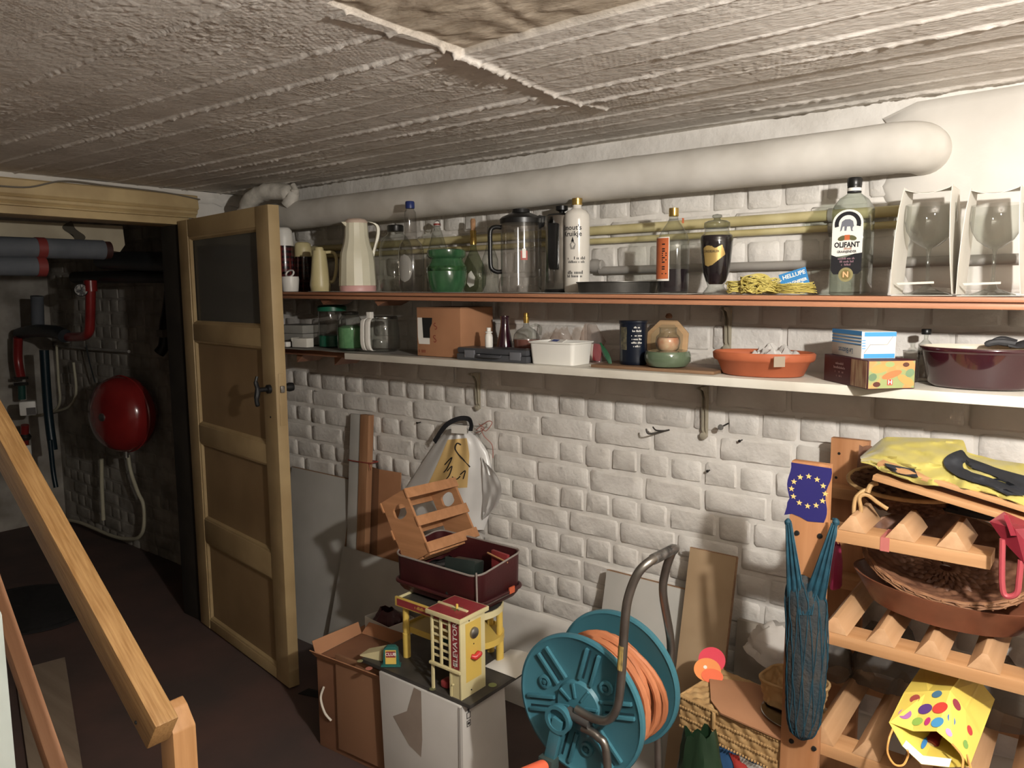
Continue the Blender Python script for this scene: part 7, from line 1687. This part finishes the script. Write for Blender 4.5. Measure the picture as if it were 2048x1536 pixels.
# plywood offcut and dark rubber mat on the floor under the stairs
f4 = [at(px, py, z=.004) for px, py in ((30, 1345), (130, 1318), (166, 1545), (60, 1560))]
pl_ = thing('plywood_sheet', 'grey plywood offcut lying on the floor behind the lower rail', 'plywood', f4[0])
MB().add([p for p in f4]+[p+Vector((0, 0, .009)) for p in f4], [(0, 3, 2, 1), (4, 5, 6, 7), (0, 1, 5, 4), (1, 2, 6, 5), (2, 3, 7, 6), (3, 0, 4, 7)]).build('ply_panel', wood('grey_plywood', '#94826e', '#7f6e5b', 'x', scale=6), pl_, world=True)
mc = at(60, 1215, z=.006); 
mt_ = thing('rubber_mat', 'round black rubber mat on the red floor by the doorway', 'mat', (mc.x, mc.y, 0))
MB().lathe([(.36, 0), (.365, .004), (.36, .008), (0, .0085)], 48, sy=.8).build('mat_disc', pm('black_rubber', '#1b1a1a', '#232120', scale=30, rough=.8), mt_)
MB().lathe([(.33, .0086), (.335, .011), (.325, .0086)], 48, sy=.8, cap0=False, cap1=False).build('mat_ridge', _M['black_rubber'], mt_)
dz_ = at(630, 1395, z=.004)
tag(MB().sheet(lambda u, v: (dz_.x-.08+.16*u, dz_.y-.02+.05*v+.05*u, .003+.01*math.sin(PI*v)*math.sin(PI*u)), 8, 5).build('dark_rag', pm('dark_rag_cloth', '#1e1c1c', rough=.9), solid=.003), 'dark rag lying on the floor by the door foot', 'rag')
# ================================================================ boiler room
GLAG = pm('grey_foam_lagging', '#5c6066', '#4e5258', scale=8, rough=.8, bump=.2, bscale=60); REDPP = pm('red_pipe_paint', '#8e1f1c', '#7c1816', scale=8, rough=.3, coat=.3); DKP = pm('dark_pipe_paint', '#23282c', '#1c2024', scale=8, rough=.45); TEALP = pm('dark_teal_pipe', '#12252d', rough=.35); WCAB = pm('cream_cable', '#b0a98e', rough=.5); TAPER = pm('red_tape_band', '#7a2a26', rough=.5)
YB = 1.9
def pp(px, py, y=YB): return at(px, py, y=y)
def pipe(nm, lab, pts, r, m, cat='pipe', y=YB, sm=True, seg=14):
    P_ = [at(p[0], p[1], y=p[2] if len(p) > 2 else y) for p in pts]; t_ = thing(nm, lab, cat, P_[0])
    MB().tube(smoothpath(P_, 6) if sm else P_, r, seg).build('pipe_run', m, t_, world=True, smooth=60); return t_, P_
# cased beam under the boiler room ceiling
XB = -3.85
bm_ = thing('cased_beam', 'pale boxed beam with a dark smudge in the boiler room', 'beam', at(120, 470, x=XB))
A = at(-40, 438, x=XB); B = at(245, 452, x=XB); C = at(248, 503, x=XB); D = at(-40, 478, x=XB)
pts = [A, B, at(250, 490, x=XB), at(240, 504, x=XB), at(215, 500, x=XB), D]
MB().add([tuple(p) for p in pts]+[(p.x-.12, p.y, p.z) for p in pts], [(0, 1, 2, 3, 4, 5), (11, 10, 9, 8, 7, 6)]+[(i, 6+i, 6+(i+1) % 6, (i+1) % 6) for i in range(6)]).build('casing', pm('beam_paint', '#b5a88c', '#a2957a', scale=5, rough=.7), bm_, world=True)
sm_ = at(148, 464, x=XB+.002); MB().sheet(lambda u, v: (XB+.002, sm_.y+(u-.5)*.10*math.sin(PI*min(.97, v+.03)), sm_.z+(v-.5)*.07-(u-.5)*.04), 6, 8).build('smudge', pm('soot', '#4a4438', rough=.9), bm_, world=True)
XQ = -3.70
for lab, pa, pb_, r in (('grey foam lagged pipe, upper of the pair under the boxed beam', (-60, 492), (206, 500), .044), ('grey foam lagged pipe, lower of the pair under the boxed beam', (-60, 530), (76, 533), .042)):
    A = at(*pa, x=XQ); B = at(*pb_, x=XQ); t_ = thing('lagged_heating_pipe', lab, 'pipe', A)
    MB().tube([A, B], r, 20).build('lagging', GLAG, t_, world=True, smooth=60)
    q = at(80, 496 if r > .043 else 533, x=XQ); MB().tube([q-Vector((0, .018, 0)), q+Vector((0, .018, 0))], r+.002, 20).build('tape_band', TAPER, t_, world=True)
    MB().tube([B-Vector((0, .004, 0)), B+Vector((0, .03, 0))], r*.9, 20).build('end_tape', pm('dark_tape', '#3a1c18', rough=.6), t_, world=True)
pipe('heating_pipe', 'long dark pipe crossing the boiler room at head height', ((205, 520), (360, 525)), .05, DKP, y=1.98, sm=False)
pipe('heating_pipe', 'thick black pipe crossing below the dark head height pipe', ((150, 555), (366, 552)), .035, pm('black_pipe', '#141414', rough=.5), y=2.02, sm=False)
# red riser with pressure gauge
t_, P_ = pipe('red_riser', 'glossy red bent pipe with a flange below the pressure gauge', ((181, 560), (181, 600), (180, 640), (178, 662), (168, 672), (150, 674), (130, 674)), .027, REDPP, y=1.95)
q = at(181, 572, y=1.95); MB().tube([q+Vector((0, 0, .03)), q-Vector((0, 0, .03))], .034, 16).build('flange', REDPP, t_, world=True)
q = at(134, 674, y=1.95); MB().tube([q+Vector((-.012, 0, 0)), q+Vector((.012, 0, 0))], .036, 16).build('flange', DULLST, t_, world=True)
g = at(162, 580, y=1.90); gg = thing('pressure_gauge', 'round white pressure gauge on the red riser', 'gauge', g)
fd = (CAM-g); fd.z = 0; fd.normalize(); Mg = frame(g, (-fd.y, fd.x, 0), (0, 0, 1), (fd.x, fd.y, 0))
MB().lathe([(.034, -.03), (.036, 0), (.036, .008), (.032, .010), (.032, .006)], 28, Mg).build('gauge_case', BLACKM, gg, world=True); fc = MB().lathe([(.0, .006), (.031, .006)], 28, Mg, cap0=False, cap1=False).build('dial_face', LBL, gg, world=True)
MB().box((-.0015, -.004, .007), (.0015, .022, .008), Mg @ RZ(-.5)).build('needle', INK, fc, world=True)
for k in range(8): MB().box((.024, -.001, .0068), (.029, .001, .0075), Mg @ RZ(k*PI*1.5/7-.8)).build('scale_mark', INK, fc, world=True)
MB().tube([g-fd*.03, Vector((at(181, 582, y=1.95)))], .008, 8).build('gauge_stem', DULLST, gg, world=True)
# pump assembly on the left
pipe('circulation_pipe', 'dark horizontal pipe joining the red riser to the red drop', ((40, 668), (70, 662), (110, 664), (130, 672)), .04, DKP, y=1.93)
t_, P_ = pipe('red_drop_pipe', 'red vertical pipe with brass flanges above the white thermostat', ((36, 675), (36, 720), (42, 755)), .027, REDPP, y=1.9)
for py in (756, 768): q = at(42, py, y=1.9); MB().tube([q+Vector((0, 0, .008)), q-Vector((0, 0, .008))], .045, 6).build('flange_nut', IRON, t_, world=True)
MB().tube([at(43, 770, y=1.9), at(44, 798, y=1.9)], .022, 12).build('teal_union', pm('teal_union', '#1d4a40', rough=.4), t_, world=True)
q = at(56, 816, y=1.84); th_ = thing('thermostat_valve', 'white thermostat valve head with a grey window', 'valve', q)
Mg = frame(q, (-fd.y, fd.x, 0), (0, 0, 1), (fd.x, fd.y, 0))
MB().box((-.045, -.045, -.04), (.045, .045, .03), Mg).build('valve_head', WHP, th_, world=True, bevel=.012); MB().box((-.008, -.04, .031), (.042, .005, .033), Mg).build('grey_window', pm('grey_window', '#4a4440', rough=.4), th_, world=True)
t_, P_ = pipe('red_valve', 'short red pipe and tap below the white thermostat', ((50, 850), (50, 890), (54, 930)), .024, REDPP, y=1.9)
MB().lathe([(.03, 0), (.04, .02), (.03, .04)], 12, T(*at(50, 880, y=1.9))).build('tap_body', IRON, t_, world=True); MB().box((-.01, -.02, 0), (.01, .02, .08), T(*at(56, 915, y=1.88))).build('tap_lever', WHP, t_, world=True, bevel=.003)
pipe('teal_riser', 'dark teal vertical pipe left of the red expansion vessel', ((88, 700), (96, 820), (106, 900)), .026, TEALP, y=1.9)
pipe('teal_riser', 'thin dark teal pipe ending in a hanging tap', ((100, 880), (106, 940), (112, 975)), .014, TEALP, y=1.88)
pipe('grey_lagged_riser', 'grey lagged vertical pipe stub under the lagged pair', ((74, 592), (76, 655)), .036, GLAG, y=1.95, sm=False)
pipe('copper_drop', 'dark brown vertical pipe at the left of the boiler room', ((24, 585), (28, 665)), .045, pm('rust_brown', '#3a3028', '#2e2620', scale=8, rough=.6), y=2.0, sm=False)
pipe('cream_cable_run', 'cream cable looping down beside the dark teal riser', ((113, 690), (117, 760), (120, 800), (112, 818), (90, 828), (60, 832), (10, 838)), .008, WCAB, 'cable', y=2.05)
pipe('cream_cable_run', 'second cream cable bending down left of the expansion vessel', ((147, 725), (152, 770), (150, 795), (135, 815), (100, 825)), .008, WCAB, 'cable', y=2.1)
pipe('white_conduit', 'white vertical conduit below the expansion vessel', ((203, 918), (204, 980), (207, 1040)), .012, WCAB, 'conduit', y=2.12)
pipe('white_hose', 'grey white hose curving down from the expansion vessel to the floor', ((256, 910), (262, 945), (276, 985), (287, 1010), (288, 1050), (280, 1072), (262, 1078), (225, 1072), (160, 1045), (124, 1040)), .011, WCAB, 'hose', y=2.12)
pipe('white_floor_pipe', 'white pipe running low along the boiler room floor', ((-40, 1072), (50, 1055), (120, 1043)), .012, pm('dull_white_pipe', '#a5a196', rough=.5), y=2.0)
pipe('thin_grey_pipe', 'thin grey pipe running level above the expansion vessel', ((110, 690), (170, 697), (258, 703)), .009, GREYP, y=2.16, sm=False)
pipe('thin_grey_wire', 'thin dark wire hanging from the level grey pipe to the vessel', ((172, 690), (178, 720), (190, 765)), .004, DKP, 'wire', y=2.14)
# red expansion vessel
c_ = at(246, 828, y=2.02)
ev = thing('expansion_vessel', 'big round red expansion vessel hanging in the boiler room', 'vessel', c_)
fd = (CAM-c_); fd.z = 0; fd.normalize(); 
ax = Vector((.22, -1, 0)).normalized(); s_ = mpp(c_)
up_ = Vector((0, 0, 1)); sd_ = up_.cross(ax).normalized(); Mv = frame(c_, sd_, up_, ax)
R_ = 76*s_
MB().lathe([(0, -.13), (R_*.5, -.12), (R_*.85, -.085), (R_*.98, -.04), (R_, -.008), (R_, .008), (R_*.98, .04), (R_*.85, .085), (R_*.5, .12), (0, .13)], 44, Mv, cap0=False, cap1=False).build('tank', pm('vessel_red', '#8e1a16', '#7c1412', scale=5, rough=.2, coat=.5), ev, world=True, smooth=60)
MB().lathe([(R_+.001, -.006), (R_+.006, 0), (R_+.001, .006)], 44, Mv, cap0=False, cap1=False).build('seam', _M['vessel_red'], ev, world=True)
MB().lathe([(.022, .115), (.022, .135), (0, .137)], 16, Mv).build('air_valve', DULLST, ev, world=True)
q = at(252, 905, y=2.02); MB().tube([q+Vector((0, 0, .04)), q-Vector((0, 0, .03))], .014, 10).build('connector', DULLST, ev, world=True)
MB().box((c_.x-.03, c_.y+.05, c_.z-.02), (c_.x+.03, YW-.012, c_.z+.02)).build('wall_mount', IRON, ev, world=True)
# black lever tap by the doorway post
t_ = thing('black_stopcock', 'dark stopcock on a black pipe beside the doorway post', 'stopcock', at(330, 640, y=2.12))
MB().tube(smoothpath([at(340, 585, y=2.13), at(336, 620, y=2.13), at(330, 650, y=2.13), at(328, 690, y=2.12), at(318, 706, y=2.1)], 5), .03, 12).build('pipe_run', _M['black_pipe'], t_, world=True)
MB().box((-.03, -.02, -.02), (.03, .02, .02), T(*at(326, 667, y=2.08))).build('tag', pm('brass_tag', '#5a5248', rough=.5), t_, world=True)

# ================================================================ bare bulb holder the room is lit by (outside the picture)
lp_ = thing('bulb_holder', 'bare bulb holder hanging on a short cord from the concrete ceiling', 'lamp', (BULB.x, BULB.y, BULB.z+.04))
MB().lathe([(.012, .0), (.019, .004), (.019, .04), (.010, .05), (.004, .055)], 20).build('socket', BLKP, lp_)
MB().tube([(0, 0, .05), (0, 0, ZC-BULB.z-.045)], .003, 8).build('cord', WHP, lp_)
MB().lathe([(.03, ZC-BULB.z-.06), (.038, ZC-BULB.z-.045), (.038, ZC-BULB.z-.041)], 20).build('ceiling_rose', WHP, lp_)
